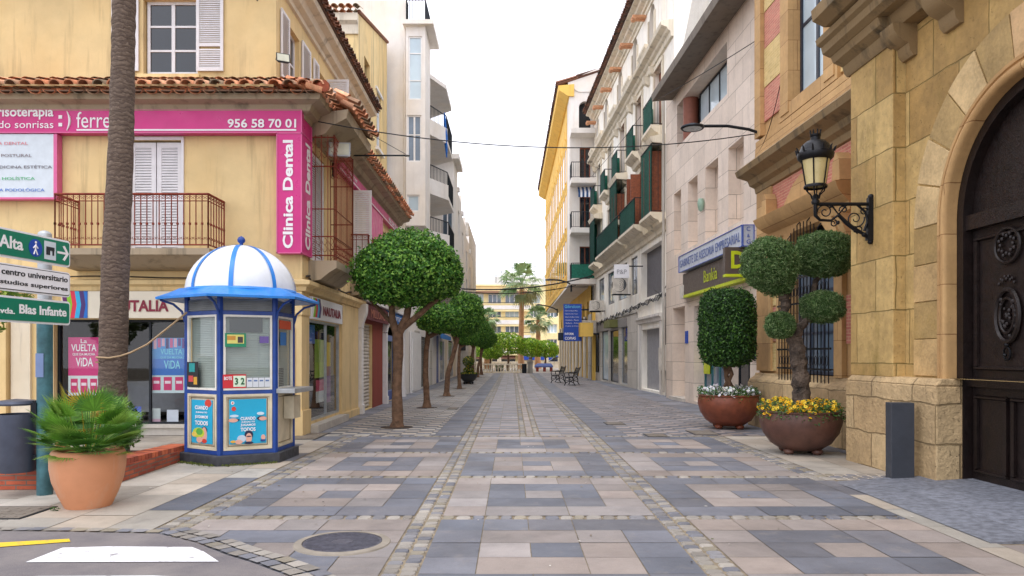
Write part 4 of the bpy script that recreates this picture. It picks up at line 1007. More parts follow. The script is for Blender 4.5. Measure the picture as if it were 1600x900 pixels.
# ground-floor shopfronts farther along (children of the white block)
Wg = Ws.off(.1); yu = lambda px: (Wg.o[0]+0)*F/(px-800)-31
m = MB(); z = .06
while z < 2.45: m.prof(Wg, 3.55, 7.25, [(-.07, z), (-.04, z+.02), (-.04, z+.08), (-.07, z+.1)]); z += .11
m.build('roller_shutter', plain('grubby_grey_shutter', lin(110, 110, 106), .6, .3, var=.5, sc=3), wb_)
for a, b, mt in ((1.6, 3.3, greywall), (7.5, 8.6, cladg), (8.7, 10.8, whitew), (11.0, 12.0, blue_paint), (16.2, 17.6, stone_trim), (23.2, 25, stone_trim)):
    m = MB(); m.box(Wg, a, b, -.1, 2.7, .0, .03); m.build('pier', mt, wb_)
for a, b in ((13, 16), (19, 23)): window(wb_, Wg, a, b, .05, 2.5, -.08, 3, 2, grey_metal, dglass, .06)
m = MB(); m.box(Wg, .0, 3.4, -.1, 2.6, .02, .08); m.box(Wg, .3, 1.3, .1, 2.3, .08, .11); m.build('doorway_surround', white_paint, wb_)
aw = thing('shop_awning', 'bright blue shop awning farther up, under the second tree', 'awning', Wg.p(11, 2.5, .2), 'awnings on the left side shops')
m = MB(); m.prof(Wg, 8.2, 14.5, [(0, 2.9), (.1, 2.92), (.55, 2.72), (.55, 2.5), (.52, 2.5), (.52, 2.68), (0, 2.84)]); m.build('canopy', plain('bright_blue_fabric', lin(40, 124, 200), .8), aw); m = MB(); m.box(Wg, 8.2, 14.5, 2.92, 2.98, 0, .25); m.build('cassette', white_paint, aw)
# --- farther white block and grey tower
fb = thing('stepped_white_building', 'white building with corner windows beyond the angled balconies', 'building', (-4, 45, 0))
q0 = FF(39.2); ax, bx = -4.6, -3.1; m = MB(); ow = [(-3.72, -3.16, 8.0, 9.5), (-3.72, -3.16, 6.2, 7.6)]
m.wall(q0, ax, bx, 5.2, 12.0, [(a, b, c, d, .1) for a, b, c, d in ow]); S0 = Fr((bx, 39.2), (0, 1), (1, 0))
m.poly([S0.p(0, 5.2), S0.p(2.6, 5.2), S0.p(2.6, 12), S0.p(0, 12)])
for i, (a, b, zt2) in enumerate(((2.6, 6, 10.9), (6, 10, 10.2), (10, 14, 9.6), (14, 19, 9.0))):
    m.wall(S0, a, b, 5.2, zt2, [(a+.6, a+1.8, zt2-2.3, zt2-.9, .15), (a+.6, a+1.8, 5.6, 6.8, .15)]); m.wb(bx-4, bx+.12, 39.2+a, 39.2+a+.3, zt2, zt2+.25); m.poly([S0.p(a, zt2), S0.p(b, zt2), S0.p(b, zt2, -5), S0.p(a, zt2, -5)]); m.poly([S0.p(a, zt2), S0.p(a, zt2+1.2), S0.p(a, zt2+1.2, -5), S0.p(a, zt2, -5)])
m.poly([S0.p(0, 12), S0.p(2.6, 12), S0.p(2.6, 12, -5), S0.p(0, 12, -5)]); m.poly([S0.p(2.6, 12), S0.p(2.6, 9), S0.p(2.6, 9, -5), S0.p(2.6, 12, -5)]); m.poly([(bx, 39.2, 5.2), (bx, 58.2, 5.2), (-5, 58.2, 5.2), (-5, 39.2, 5.2)]); m.poly([S0.p(19, 5.2), S0.p(19, 9), S0.p(19, 9, -5), S0.p(19, 5.2, -5)])
m.wb(-4.9, bx+.3, 38.9, 41.9, 12.0, 12.25); m.build('wall', whitew, fb); m = MB(); m.wb(-4.5, bx-.2, 39.4, 58, 5.3, 8.9); m.wb(-4.5, bx-.2, 39.4, 41.6, 8.9, 11.9); m.build('interior', dark_in, fb)
for a, b, c, d in ow: window(fb, q0, a, b, c, d, -.08, 2, 1, white_paint, mglass, .05)
gt = thing('grey_tower_block', 'plain grey concrete tower block above the far left trees', 'building', (-4, 62, 0))
m = MB(); m.wb(-12, (732-800)/F*62, 62, 75, -.3, 1.6+208/F*62)
m.build('wall', cladg, gt); m = MB()
for k in range(5): m.wb(-4.5, -3.9, 61.95, 61.999, 2+2*k, 3+2*k)
m.build('window', dglass, gt)
m = MB()                                          # old cables and conduits on the corner building
m.tube([Fs.p(14.9+.4*i, 3.2+.05*math.sin(i*1.3), .03) for i in range(32)], .022, 5); m.tube([Fs.p(15.0+.4*i, 3.14+.03*math.sin(i*.9+1), .05) for i in range(32)], .014, 4)
tag(m.build('wall_cables', plain('dusty_black_cable', lin(60, 54, 50), .8)), 'dusty dark cables running above the street side shops of the corner building', 'cables')
m = MB(); m.tube([Ff.p(-9.0+.5*i, 3.16+.02*math.sin(i), .03) for i in range(10)], .012, 4)
tag(m.build('wall_cables', MATS['dusty_black_cable']), 'thin cable along the ledge under the long front balcony', 'cables')
P = Uf.p(-8.0, 8.7, 0); m = MB()
for i, (a, b) in enumerate(((-8.35, 8.55), (-8.25, 8.55), (-8.15, 8.56), (-8.05, 8.55), (-8.3, 7.75), (-8.1, 7.76), (-8.0, 7.74), (-5.3, 9.15), (-5.31, 9.0))): m.tube([Uf.p(a, b, 0), Uf.p(a, b, .012)], .018, 6)
m.build('old_fixing_holes', MATS['dusty_black_cable'], cb)
# ------------------------------------------------------------ town hall (golden stone)
Tw = RF(6.335); Tp = RF(5.58); Ta = RF(5.76); Tb = RF(5.52); Td = RF(5.95)
gold_stain = plaster('stained_golden_stone', lin(142, 120, 86), stain=lin(56, 52, 42), amt=.8, streak=.85, bumpd=.012)
th = thing('town_hall', 'golden stone town hall with pink brick panels and a great arched doorway on the right', 'building', (6, 12, 0))
UL = 16.95; UP = 11.22; UQ = 10.06                # far end, portal far edge, end of the portal pilaster
gwn = (13.15, 15.45); gz0 = 1.2; gzs = 3.1; gr = (gwn[1]-gwn[0])/2; gzt = gzs+gr
uw = (Tw.u(1296), Tw.u(1240)); uz0 = 6.8
m = MB()                                          # wall body of smooth stone
m.wall(Tw, 9.0, UL, -.3, 12.5, [(gwn[0], gwn[1], gz0, gzt, .35), (uw[0], uw[1], uz0, 10.5, .25)])
m.archfill(Tw, gwn[0], gwn[1], gzs, gzt, .35)
m.poly([Tw.p(UL, -.3), Tw.p(UL, 12.5), Tw.p(UL, 12.5, -6), Tw.p(UL, -.3, -6)])
m.poly([Tw.p(9, 12.5), Tw.p(UL, 12.5), Tw.p(UL, 12.5, -6), Tw.p(9, 12.5, -6)])
m.build('wall', town_s, th)
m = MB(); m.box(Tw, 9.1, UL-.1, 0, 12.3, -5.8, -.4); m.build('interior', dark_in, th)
# stone frame pieces standing proud
m = MB()
m.box(Tw, UL-.85, UL-.02, 1.25, 5.3, .003, .08); m.box(Tw, UP, UP+.35, 1.25, 5.3, .003, .08)
m.box(Tw, gwn[1]+.0, gwn[1]+.30, 1.2, gzs, .003, .1); m.box(Tw, gwn[0]-.30, gwn[0], 1.2, gzs, .003, .1)
uc = (gwn[0]+gwn[1])/2; n = 24
for k in range(n):
    a0_, a1_ = PI*k/n, PI*(k+1)/n
    q = [(uc-r_*math.cos(a), gzs+r_*math.sin(a)) for r_, a in ((gr, a0_), (gr+.3, a0_), (gr+.3, a1_), (gr, a1_))]; m.fprism(Tw, q, .003, .1)
for a, b, c, d in ((uw[1], uw[1]+.4, 6.6, 11), (uw[0]-.4, uw[0], 6.6, 11)): m.box(Tw, a, b, c, d, .003, .12)
m.box(Tw, uw[0]-.5, uw[1]+.5, uz0-.3, uz0-.02, .003, .1)
m.box(Tw, UP, UL-.02, 6.35, 6.48, .003, .1)
m.box(Tw, UL-.35, UL-.02, 6.56, 12, .003, .1); m.box(Tw, UL-.35, UL+.0, 6.56, 12, .101, .12)
m.build('stone_frames', town_s, th)
# pink brick infill
m = MB(); pk = .03
m.box(Tw, UP+.35, UL-.85, 4.62, 5.3, .003, pk)
for z in (1.9, 3.55): m.box(Tw, gwn[1]+.32, UL-.86, z, z+.75, .003, pk); m.box(Tw, UP+.36, gwn[0]-.32, z-.1, z+.75, .003, pk)
m.box(Tw, uw[1]+.42, UL-.37, 6.85, 7.6, .003, pk); m.box(Tw, uw[1]+.42, UL-.37, 8.5, 9.3, .003, pk); m.box(Tw, uw[1]+.42, UL-.37, 10.2, 11, .003, pk)
m.box(Tw, UP+.2, uw[0]-.42, 7.2, 8.3, .003, pk); m.box(Tw, UP+.2, uw[0]-.42, 9.2, 10.3, .003, pk)
m.islands('pink_brick_panel', pinkb, th)
m = MB()
for z in (1.26, 2.68, 4.32): m.box(Tw, gwn[1]+.32, UL-.86, z, z+.6 if z < 4 else 4.6, .003, pk+.006)
m.box(Tw, uw[1]+.42, UL-.37, 7.62, 8.48, .003, pk+.006); m.box(Tw, uw[1]+.42, UL-.37, 9.32, 10.18, .003, pk+.006)
m.box(Tw, UP+.2, uw[0]-.42, 6.6, 7.18, .003, pk+.006); m.box(Tw, UP+.2, uw[0]-.42, 8.32, 9.18, .003, pk+.006)
m.islands('yellow_brick_panel', yellb, th)
# hood over the ground floor window with stepped scrolls
m = MB(); h0, h1 = gwn[0]-.55, gwn[1]+.62
hood = [(.003, 4.05), (.1, 4.1), (.12, 4.24), (.22, 4.3), (.36, 4.42), (.42, 4.56), (.003, 4.6)]
m.prof(Tw, h0, h1, hood, .4, .4); m.fprism(Tw, [(uc-.9, 4.6), (uc+.9, 4.6), (uc+.35, 5.0), (uc, 5.12), (uc-.35, 5.0)], .04, .2)
for q in (h0+.1, h1-.1): m.fprism(Tw, [(q-.14, 4.6), (q+.14, 4.6), (q+.12, 4.95), (q, 5.1), (q-.12, 4.95)], .04, .28)
for a, b in ((h0+.05, h0+.25), (h1-.25, h1-.05)): m.prof(Tw, a, b, [(.003, 3.6), (.1, 3.66), (.2, 3.9), (.24, 4.05), (.003, 4.05)])
m.build('window_hood', town_s, th, smooth=35)
# string course between the floors
sc = [(.003, 5.3), (.08, 5.32), (.1, 5.44), (.2, 5.5), (.24, 5.62), (.46, 5.72), (.5, 5.84), (.44, 5.9), (.003, 6.02)]
m = MB(); m.prof(Tw, UP-.3, UL+.02, sc, 0, .4); m.build('string_course', gold_stain, th, smooth=30)
m = MB(); m.prof(Tw, UP-.3, UL, [(.003, 6.02), (.12, 6.02), (.1, 6.34), (.003, 6.34)]); m.build('frieze', town_s, th)
# plinth of the recessed wall
m = MB(); m.prof(Tw, UP-.1, UL+.05, [(.003, -.3), (.26, -.3), (.26, .98), (.22, 1.06), (.1, 1.14), (.08, 1.2), (.003, 1.2)]); m.build('plinth', rustic, th, bevel=.012)
# windows
wn = window(th, Tw, gwn[0]+.02, gwn[1]-.02, gz0+.02, gzs+.6, -.3, 4, 3, plain('blue_grey_paint', lin(58, 68, 86), .5), mglass, .06)
dkb = plain('navy_frame', lin(26, 36, 54), .4)
window(th, Tw, uw[0]+.01, uw[1]-.01, uz0, 10.48, -.18, 2, 1, dkb, lglass, .09, mull=[uz0+1.5, uz0+2.6])
m = MB()                                          # projecting iron grille
g0, g1 = gwn[0]+.04, gwn[1]-.04; d0 = .17; nb = 15
for i in range(nb+1):
    u = g0+(g1-g0)*i/nb; h = gzs+math.sqrt(max(0, (gr-.06)**2-(u-uc)**2))
    m.tube([Tw.p(u, gz0-.12, d0-.1), Tw.p(u, gz0-.16, d0), Tw.p(u, gz0+.0, d0+.0), Tw.p(u, h, d0-.0)], .011, 5)
    if i % 3 == 0: m.tube([Tw.p(u, h, d0), Tw.p(u, h+.12, d0-.1), Tw.p(u, h+.1, d0-.2)], .012, 5)
for z in (gz0+.12, gz0+.5, gz0+1.4, gz0+1.9): m.box(Tw, g0-.08, g1+.08, z, z+.035, d0-.012, d0+.012)
for z in (gz0+.3, gz0+1.65):
    for i in range(nb): 
        u = g0+(g1-g0)*(i+.5)/nb; m.tube([Tw.p(u+.045*math.cos(a*PI/4), z+.09*math.sin(a*PI/4), d0) for a in range(8)], .006, 3, closed=True)
for u in (g0, g1): m.tube([Tw.p(u, gz0+.14, d0), Tw.p(u, gz0+.14, 0)], .014, 5); m.tube([Tw.p(u, gz0+1.9, d0), Tw.p(u, gz0+1.9, 0)], .014, 5)
m.build('grille', black_iron, wn)
# portal: pilaster, plinth, arch wall
m = MB(); PT = 6.0
m.box(Tp, UQ, UP, 1.3, PT, -.62, 0); m.build('portal_pilaster', town, th, bevel=.015)
m = MB()
P0, P1 = 9.0, 11.25
m.box(Tb, P0, P1, -.3, 1.22, -.75, 0)
m.hexa([Tb.p(P0,1.222,-.7),Tb.p(P1,1.222,-.7),Tb.p(P1,1.222,0),Tb.p(P0,1.222,0),Tb.p(P0,1.31,-.7),Tb.p(P1-.05,1.31,-.7),Tb.p(P1-.05,1.31,-.07),Tb.p(P0,1.31,-.07)])
m.build('portal_plinth', rustic, th, bevel=.02)
AC, AR, AS = 9.12-1.37, 1.37, 3.27                  # arch centre along the wall, radius, springing height
m = MB(); m.wall(Ta, 2.0, UQ, 1.31, PT, [(AC-AR-.12, AC+AR+.12, 1.31, AS+AR+.12, .1)])
m.archfill(Ta, AC-AR-.12, AC+AR+.12, AS, AS+AR+.12, .1, n=40); m.build('arch_wall', town, th)
def vt(m): c = RN.choice([lin(204, 176, 128), lin(190, 158, 108), lin(176, 148, 98), lin(198, 164, 120), lin(166, 138, 88)]); m.cc = c
vst = colmat('tinted_stone', .8, .3, 2.2, .012, 14, stain=lin(158, 128, 58))
m = MB()                                          # voussoirs
ro = AR+.72; nv = 11
for k in range(nv):
    a0_, a1_ = PI*k/nv+.006, PI*(k+1)/nv-.006; s_ = 5; pr = []
    for i in range(s_+1): a = a0_+(a1_-a0_)*i/s_; pr.append((AC+(AR+.16)*math.cos(a), AS+(AR+.16)*math.sin(a)))
    for i in range(s_+1): a = a1_-(a1_-a0_)*i/s_; pr.append((AC+ro*math.cos(a), AS+ro*math.sin(a)))
    vt(m); m.fprism(Ta, pr, .003, .022+.006*(k % 2))
z = 1.33
for k in range(4):
    for sg_ in (1, -1): vt(m); m.box(Ta, AC+sg_*(AR+.16), AC+sg_*ro, z, z+.475, .003, .02+.006*((k+(sg_ > 0)) % 2))
    z += .485
m.cc = (1, 1, 1); m.build('voussoirs', vst, th, bevel=.008)
m = MB()                                          # roll moulding round the opening and the plain reveal
def archsweep(fr, prof, zlow, n=30):
    path = [(AC+AR, zlow, 0), (AC+AR, AS, 0)]+[(None, None, PI*i/n) for i in range(1, n)]+[(AC-AR, AS, PI), (AC-AR, zlow, PI)]
    st = len(m.v); k = len(prof)
    for (uu, zz, a) in path:
        for (ro_, dd) in prof:                    # ro_: outward from the opening edge
            if uu is None: m.v.append(tuple(fr.p(AC+(AR+ro_)*math.cos(a), AS+(AR+ro_)*math.sin(a), dd)))
            else: m.v.append(tuple(fr.p(uu+(ro_ if a == 0 else -ro_), zz, dd)))
    for i in range(len(path)-1):
        for j in range(k-1): m._f((st+i*k+j, st+i*k+j+1, st+(i+1)*k+j+1, st+(i+1)*k+j))
archsweep(Ta, [(.17, .0), (.17, .05), (.13, .05), (.12, .03), (.09, .03)]+[(.045+.05*math.cos(a*PI/6), .03+.05*math.sin(a*PI/6)) for a in range(0, 7)]+[(.0, -.03), (-.0, -.06), (.0, -.1)], 1.31)
m.build('arch_moulding', town_s, th, smooth=50)
m = MB(); n = 24                                  # smooth reveal stones behind the moulding
for (a, b) in [((AC+AR, z1_), (AC+AR, z1_+.49)) for z1_ in (1.31, 1.8, 2.29, 2.78)]+[((AC+AR*math.cos(PI*i/n), AS+AR*math.sin(PI*i/n)), (AC+AR*math.cos(PI*(i+1)/n), AS+AR*math.sin(PI*(i+1)/n))) for i in range(n)]:
    m.poly([Ta.p(a[0], a[1], -.1), Ta.p(b[0], b[1], -.1), Td.p(b[0], b[1], -.1), Td.p(a[0], a[1], -.1)])
m.build('reveal', town, th)
m = MB(); m.poly([Ta.p(AC-AR-.5, -.3, -.35), Ta.p(AC+AR+.5, -.3, -.35), Ta.p(AC+AR+.5, 5.5, -.35), Ta.p(AC-AR-.5, 5.5, -.35)]); m.box(Ta, 2, AC-AR, -.3, 1.3, -.6, .1); m.build('inner_wall', dark_in, th)
# doors
wd = plain('dark_carved_wood', lin(26, 16, 14), .45, var=.4, sc=6, bump=.004, bsc=40, spec=.45)
df = Fr((5.97, 0), (-.0374, 1), (-1, -.0374))
m = MB()
m.wall(df, AC-AR, AC+AR, 0.0, AS); n = 24
m.poly([df.p(AC+AR*math.cos(PI*i/n), AS+AR*math.sin(PI*i/n)) for i in range(n+1)])
dr = m.build('arched_door', wd, th)
m = MB()
def frame_(u0, u1, z0, z1, d, t=.04, w=.05):
    m.prof(df, u0, u1, [(d, z0), (d+t, z0+w*.3), (d+t, z0+w*.7), (d, z0+w)]); m.prof(df, u0, u1, [(d, z1-w), (d+t, z1-w*.7), (d+t, z1-w*.3), (d, z1)])
    m.box(df, u0, u0+w, z0+w, z1-w, d, d+t*.9); m.box(df, u1-w, u1, z0+w, z1-w, d, d+t*.9)
m.box(df, AC+AR-.12, AC+AR, 0.05, AS+.0, .003, .12)
for i in range(12):
    a0_, a1_ = PI*i/24, PI*(i+1)/24
    m.fprism(df, [(AC+r_*math.cos(a), AS+r_*math.sin(a)) for r_, a in ((AR-.12, a0_), (AR, a0_), (AR, a1_), (AR-.12, a1_))], .003, .12)
m.box(df, AC-AR, AC+AR-.12, 1.22, 1.32, .003, .07); m.box(df, AC-AR, AC+AR-.12, 3.12, 3.3, .003, .09); m.box(df, AC-.04, AC+.04, .05, 3.12, .003, .06)
for a, b in ((AC+.12, AC+.55), (AC+.62, AC+AR-.2), (AC-.55, AC-.12)): frame_(a, b, .18, 1.12, .003)
frame_(AC+.1, AC+AR-.2, 1.42, 3.02, .003); frame_(AC-AR+.2, AC-.1, 1.42, 3.02, .003)
c0 = (AC+.62, 2.05)
def ring(c, ru, rz, r, n=22): m.tube([df.p(c[0]+ru*math.cos(2*PI*i/n), c[1]+rz*math.sin(2*PI*i/n), .03) for i in range(n)], r, 6, closed=True)
ring(c0, .19, .3, .03); ring(c0, .12, .2, .018); ring((c0[0], 2.85), .2, .2, .02)
for k in range(26):
    a = RN.random()*2*PI; r_ = RN.uniform(.0, 1); p = df.p(c0[0]+.17*r_*math.cos(a), c0[1]+.26*r_*math.sin(a), .03); m.ball(p, (RN.uniform(.015, .03),)*3, 6, 4)
for k in range(16):
    a = 2*PI*k/16; m.ball(df.p(c0[0]+.1*math.cos(a)*(1+.3*(k % 2)), 2.86+.1*math.sin(a)*(1+.3*(k % 2)), .03), .025, 6, 4)
for k in range(9): m.ball(df.p(c0[0]-.12+.03*k, 2.42+.05*math.sin(PI*k/8)+(.03 if k % 2 else 0), .03), .02, 6, 4)
m.build('carved_panels', wd, dr, smooth=40)
m = MB(); ring((c0[0], 1.62), .055, .075, .012, 14); m.ball(df.p(c0[0], 1.72, .03), .03, 8, 6); m.ball(df.p(c0[0], 1.6, .05), .02, 8, 6); m.build('knocker', black_iron, dr, smooth=60)
# balcony slab and corbels above the portal
m = MB()
top = [(-.3, 5.86), (.02, 5.86), (.06, 5.92), (.08, 6.02), (.2, 6.1), (.24, 6.2), (-.3, 6.2)]
m.prof(Tp, UQ-.05, UP+.06, top, 0, .4)
m.prof(Ta, 2, UQ+.2, [(-.2, 6.02), (.2, 6.02), (.26, 6.1), (.28, 6.2), (-.2, 6.2)])
m.prof(Tp, 2, UP+.1, [(-.3, 6.2), (.25, 6.2), (.34, 6.26), (.36, 6.36), (.42, 6.4), (.44, 6.48), (-.3, 6.48)], 0, .3)
m.prof(Tp, 2, 10.9, [(-.3, 6.48), (.5, 6.5), (.66, 6.6), (.68, 6.76), (-.3, 6.8)], 0, .25)
m.build('balcony_slab', gold_stain, th, smooth=30)
for k, u in enumerate((9.95, 9.0, 8.1)):
    m = MB(); m.prof(Ta, u-.16, u+.16, [(.0, 5.6), (.05, 5.6), (.1, 5.66), (.12, 5.76), (.24, 5.82), (.32, 5.92), (.34, 6.02), (0, 6.02)]); m.build('corbel', gold_stain, th, smooth=30)
m = MB(); m.box(Tp, 2, 11.0, 6.84, 12.5, -.6, -.1); m.box(Tp, 2, 11, 6.84, 7.0, -.08, .0); m.build('upper_wall', town, th)
m = MB(); P = Tp.p(8.5, 6.75, .98); m.hexa([P+Vector(q) for q in ((0,0,-.12),(.02,.35,-.06),(.06,.35,-.06),(.04,0,-.12),(0,0,.9),(.02,.35,.9),(.06,.35,.9),(.04,0,.9))])
tag(m.build('banner', plain('green_cloth', lin(20, 130, 90), .8)), 'green cloth hanging at the very top over the portal balcony edge', 'banner')
# ------------------------------------------------------------ bank building
Bk = RF(6.85, -.0367)
bk = thing('bank_building', 'beige stone clad building with slot windows and a dark overhanging roof slab', 'building', (6, 22, 0))
B0, B1 = 16.98, 27.85
bu = lambda px: Bk.u(px)
slots = [(bu(1162), bu(1138), 5.2, 7.42, .35), (bu(1122), bu(1102), 5.2, 7.42, .35), (bu(1090), bu(1075), 5.2, 7.42, .35), (bu(1064), bu(1053), 5.2, 7.42, .35)]
big = (bu(1136), bu(1058), 9.0, 10.48, .55)
doors = [(bu(1070), bu(1051), .05, 3.3, .5), (bu(1172), bu(1140), .4, 3.2, .35), (bu(1132), bu(1084), .1, 3.2, .5)]
m = MB(); m.wall(Bk, B0, B1, -.3, 11.6, slots+[big]+doors)
m.poly([Bk.p(B0, -.3), Bk.p(B0, 11.6), Bk.p(B0, 11.6, -8), Bk.p(B0, -.3, -8)]); m.poly([Bk.p(B1, -.3), Bk.p(B1, 11.6), Bk.p(B1, 11.6, -8), Bk.p(B1, -.3, -8)]); m.poly([Bk.p(B0, 11.6), Bk.p(B1, 11.6), Bk.p(B1, 11.6, -8), Bk.p(B0, 11.6, -8)])
for s_ in slots: m.poly([Bk.p(s_[0]-.01, s_[2], -.34), Bk.p(s_[1]+.01, s_[2], -.34), Bk.p(s_[1]+.01, s_[3], -.34), Bk.p(s_[0]-.01, s_[3], -.34)])
m.build('wall', trav, bk)
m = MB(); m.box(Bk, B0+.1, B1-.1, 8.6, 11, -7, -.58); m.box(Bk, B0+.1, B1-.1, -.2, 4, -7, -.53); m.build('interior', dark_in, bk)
window(bk, Bk, big[0], big[1]-1.2, 9.0, 10.48, -.5, 4, 1, dark_metal, lglass, .06)
m = MB(); P = Bk.p(big[1]-.75, 9.0, -.28); m.lathe(P, [(.26, 0), (.26, 1.48)], 20); m.build('round_column', plain('red_brown_column', lin(140, 84, 66), .6), bk, smooth=40)
m = MB(); m.prof(Bk, 15.5, 26.9, [(-1, 11.0), (.75, 10.86), (.78, 11.1), (.6, 11.3), (-1, 11.45)]); m.build('roof_slab', dark_conc, bk)
m = MB(); m.box(Bk, 24.5, 27.8, 11.6, 12.7, -3, -.3); m.build('parapet', cream, bk)
m = MB(); m.tube([Bk.p(B1-.1, .2, .12), Bk.p(B1-.1, 11.5, .12)], .05, 8); m.tube([Bk.p(B0+.2, 3, .08), Bk.p(B0+.2, 9, .08)], .02, 6); m.islands('downpipe', greywall, bk)
tealp = plain('teal_door_paint', lin(30, 96, 104), .4)
d_ = doors[2]; wq = window(bk, Bk, d_[0], d_[1], d_[2], d_[3], -.4, 4, 1, tealp, mglass, .1)
d_ = doors[1]; window(bk, Bk, d_[0], d_[1], d_[2], d_[3], -.3, 2, 1, dark_metal, dglass, .05)
d_ = doors[0]; m = MB(); m.box(Bk, d_[0], d_[1], .05, 3.3, -.48, -.44); m.build('entrance_door', trav, bk); m = MB(); m.box(Bk, d_[0]-.1, d_[1]+.1, -.05, .12, -.4, .12); m.build('doorstep', cladg, bk)
m = MB(); m.box(Bk, bu(1086), bu(1094), 1.0, 1.75, -.32, -.28); m.build('yellow_sticker', plain('lime_sticker', lin(190, 200, 40), .5), wq)
P = Bk.p(bu(1060)-.1, 1.9, -.35); m = MB(); m.box(Bk, bu(1061), bu(1056), 1.6, 2.15, -.43, -.36); tag(m.build('intercom', grey_metal), 'grey intercom panel inside the bank side doorway', 'intercom')
m = MB(); m.box(Bk, bu(1075.5), bu(1071.5), 2.0, 2.42, .003, .03); o = m.build('wall_plaque', blue_sign); tag(o, 'small blue plaque on the stone beside the doorway', 'plaque')
m = MB(); m.box(Bk, bu(1185), bu(1176), 1.5, 2.2, .003, .05); tag(m.build('wall_plaque', dark_metal), 'dark rectangular plaque on the stone behind the olive tree', 'plaque')
m = MB(); m.box(Bk, bu(1078), bu(1072), 3.5, 3.95, .003, .22); tag(m.build('alarm_box', dirty_white), 'beige box high on the pier left of the brown bank sign', 'box')
m = MB(); c = Bk.p(bu(1100), 6.35, .1); m.lathe(c, [(.05, -.18), (.1, -.12), (.11, .02), (.08, .14), (.0, .16)], 12); m.lathe((c.x, c.y, c.z-.16), [(.02, -.1), (.08, -.04), (.09, .03)], 12)
tag(m.build('security_camera', plain('pale_dome', lin(150, 180, 160), .4), smooth=40), 'small pale dome camera between the slot windows', 'camera')
# Signs of the bank building
s1 = thing('office_sign', 'long pale box sign with blue letters and a blue frame above the brown bank fascia', 'sign', Bk.p(20, 4.4, .2))
sa, sb_ = Bk.u(1160, .3), Bk.u(1061, .3); zA, zB = Bk.z(1160, 385, .3), Bk.z(1160, 351, .3)
m = MB(); m.box(Bk, sa, sb_, zA, zB, .0, .3); m.build('sign_box', plain('silver_panel', lin(190, 198, 210), .35, .1), s1)
m = MB(); e = .018
for a, b, c, d in ((sa, sb_, zA, zA+e), (sa, sb_, zB-e, zB), (sa, sa+e, zA+e, zB-e), (sb_-e, sb_, zA+e, zB-e)): m.box(Bk, a, b, c, d, .301, .32)
X0, X1 = Bk.p(sa, 0, .30), Bk.p(sa, 0, -.0)
fs = FF(X0.y); 
for a, b, c, d in ((X0.x, X1.x, zA, zA+e), (X0.x, X1.x, zB-e, zB), (X0.x, X0.x+e, zA+e, zB-e), (X1.x-e, X1.x, zA+e, zB-e)): m.box(fs, a, b, c, d, .012, .03)
m.build('sign_frame', blue_sign, s1)
text('GABINETE DE ASESORIA EMPRESARIAL', Bk, sb_-.15, zA+.15, .31, sb_-sa-.3, zB-zA-.3, plain('slate_blue_ink', lin(84, 104, 160), .5), s1, bold=.0)
for s_, z in (('C', .70), ('&', .42), ('G', .12)): text(s_, fs, (X0.x+X1.x)/2, zA+(zB-zA)*z, .02, None, (zB-zA)*(.2 if s_ != '&' else .15), blue_sign, s1, align='CENTER')
s2 = thing('bank_sign', 'brown bank fascia with lime lettering and a lime lower edge', 'sign', Bk.p(20, 3.6, .2))
brn = plain('brown_fascia', lin(84, 72, 64), .45); lime = plain('lime_letters', lin(190, 204, 20), .45)
sa2, sb2 = Bk.u(1168, .2), Bk.u(1067, .2); zC, zD = Bk.z(1133, 447, .2), Bk.z(1133, 402, .2)
m = MB(); m.box(Bk, sa2, sb2, zC+.09, zD, 0, .2); m.build('board', brn, s2); m = MB(); m.box(Bk, sa2, sb2, zC, zC+.09, 0, .22); m.build('lower_edge', lime, s2)
text('Bankia', Bk, Bk.u(1100, .2), zC+.28, .21, Bk.u(1100, .2)-Bk.u(1121, .2), .36, lime, s2, bold=.0)
s3 = thing('projecting_bank_sign', 'square brown projecting sign with a big lime letter beside the trees', 'sign', Bk.p(18.6, 3.7, .6))
x0_, x1_ = (1133-CX)/F*18.9, (1172-CX)/F*18.9; f3 = FF(18.9); zE, zG = f3.z(1140, 428), f3.z(1140, 386)
m = MB(); m.box(f3, x0_, x1_, zE, zG, -.2, 0); m.build('board', brn, s3); m = MB(); m.box(f3, x0_, x1_, zE-.07, zE-.002, -.21, .01); m.build('lower_edge', lime, s3)
text('D', f3, x0_+.15, zE+.14, .012, .36, zG-zE-.24, lime, s3, bold=.03)
# ------------------------------------------------------------ old white building with green balconies
Od = RF(7.15, -.0367); ou = lambda px: Od.u(px)
O0, O1 = 27.9, 48.2
od = thing('old_balcony_building', 'old cream building with green screened balconies and small arched attic windows', 'building', (6, 38, 0))
ops = []
arch = [(31.1, 31.9), (34.6, 35.5), (38.5, 39.4), (42.9, 43.8), (46.3, 47.1)]
for a, b in arch: ops.append((a-.1, b+.1, 14.5, 16.6, .3))
cols_ = [(29.6, 30.9), (33.4, 34.6), (37.4, 38.6), (41.2, 42.4), (45.2, 46.4)]
for a, b in cols_: ops.append((a, b, 10.9, 13.4, .25))
for a, b in cols_: ops.append((a, b, 7.35, 9.9, .25))
gar = (ou(1033), ou(1002.5), .1, 2.75, .3); mez = (ou(1034), ou(1002), 4.15, 6.25, .3)
gshop = [(ou(981), ou(970), .1, 3.1, .14), (ou(967), ou(953), .1, 3.0, .14), (ou(951), ou(940), .1, 3.05, .14), (ou(937), ou(929), .5, 3, .14)]
mz = [(ou(996), ou(986), 4.5, 6.3, .12), (ou(980), ou(966), 4.5, 6.3, .12), (ou(960), ou(950), 4.5, 6.3, .12), (ou(944), ou(936), 4.5, 6.3, .12)]
m = MB(); m.wall(Od, O0, O1, 3.6, 17.2, ops+[mez]+mz); m.wall(Od, O0, ou(996), -.3, 3.6, [gar])
for a, b in arch: m.archfill(Od, a-.1, b+.1, 16.1, 16.6, .3)
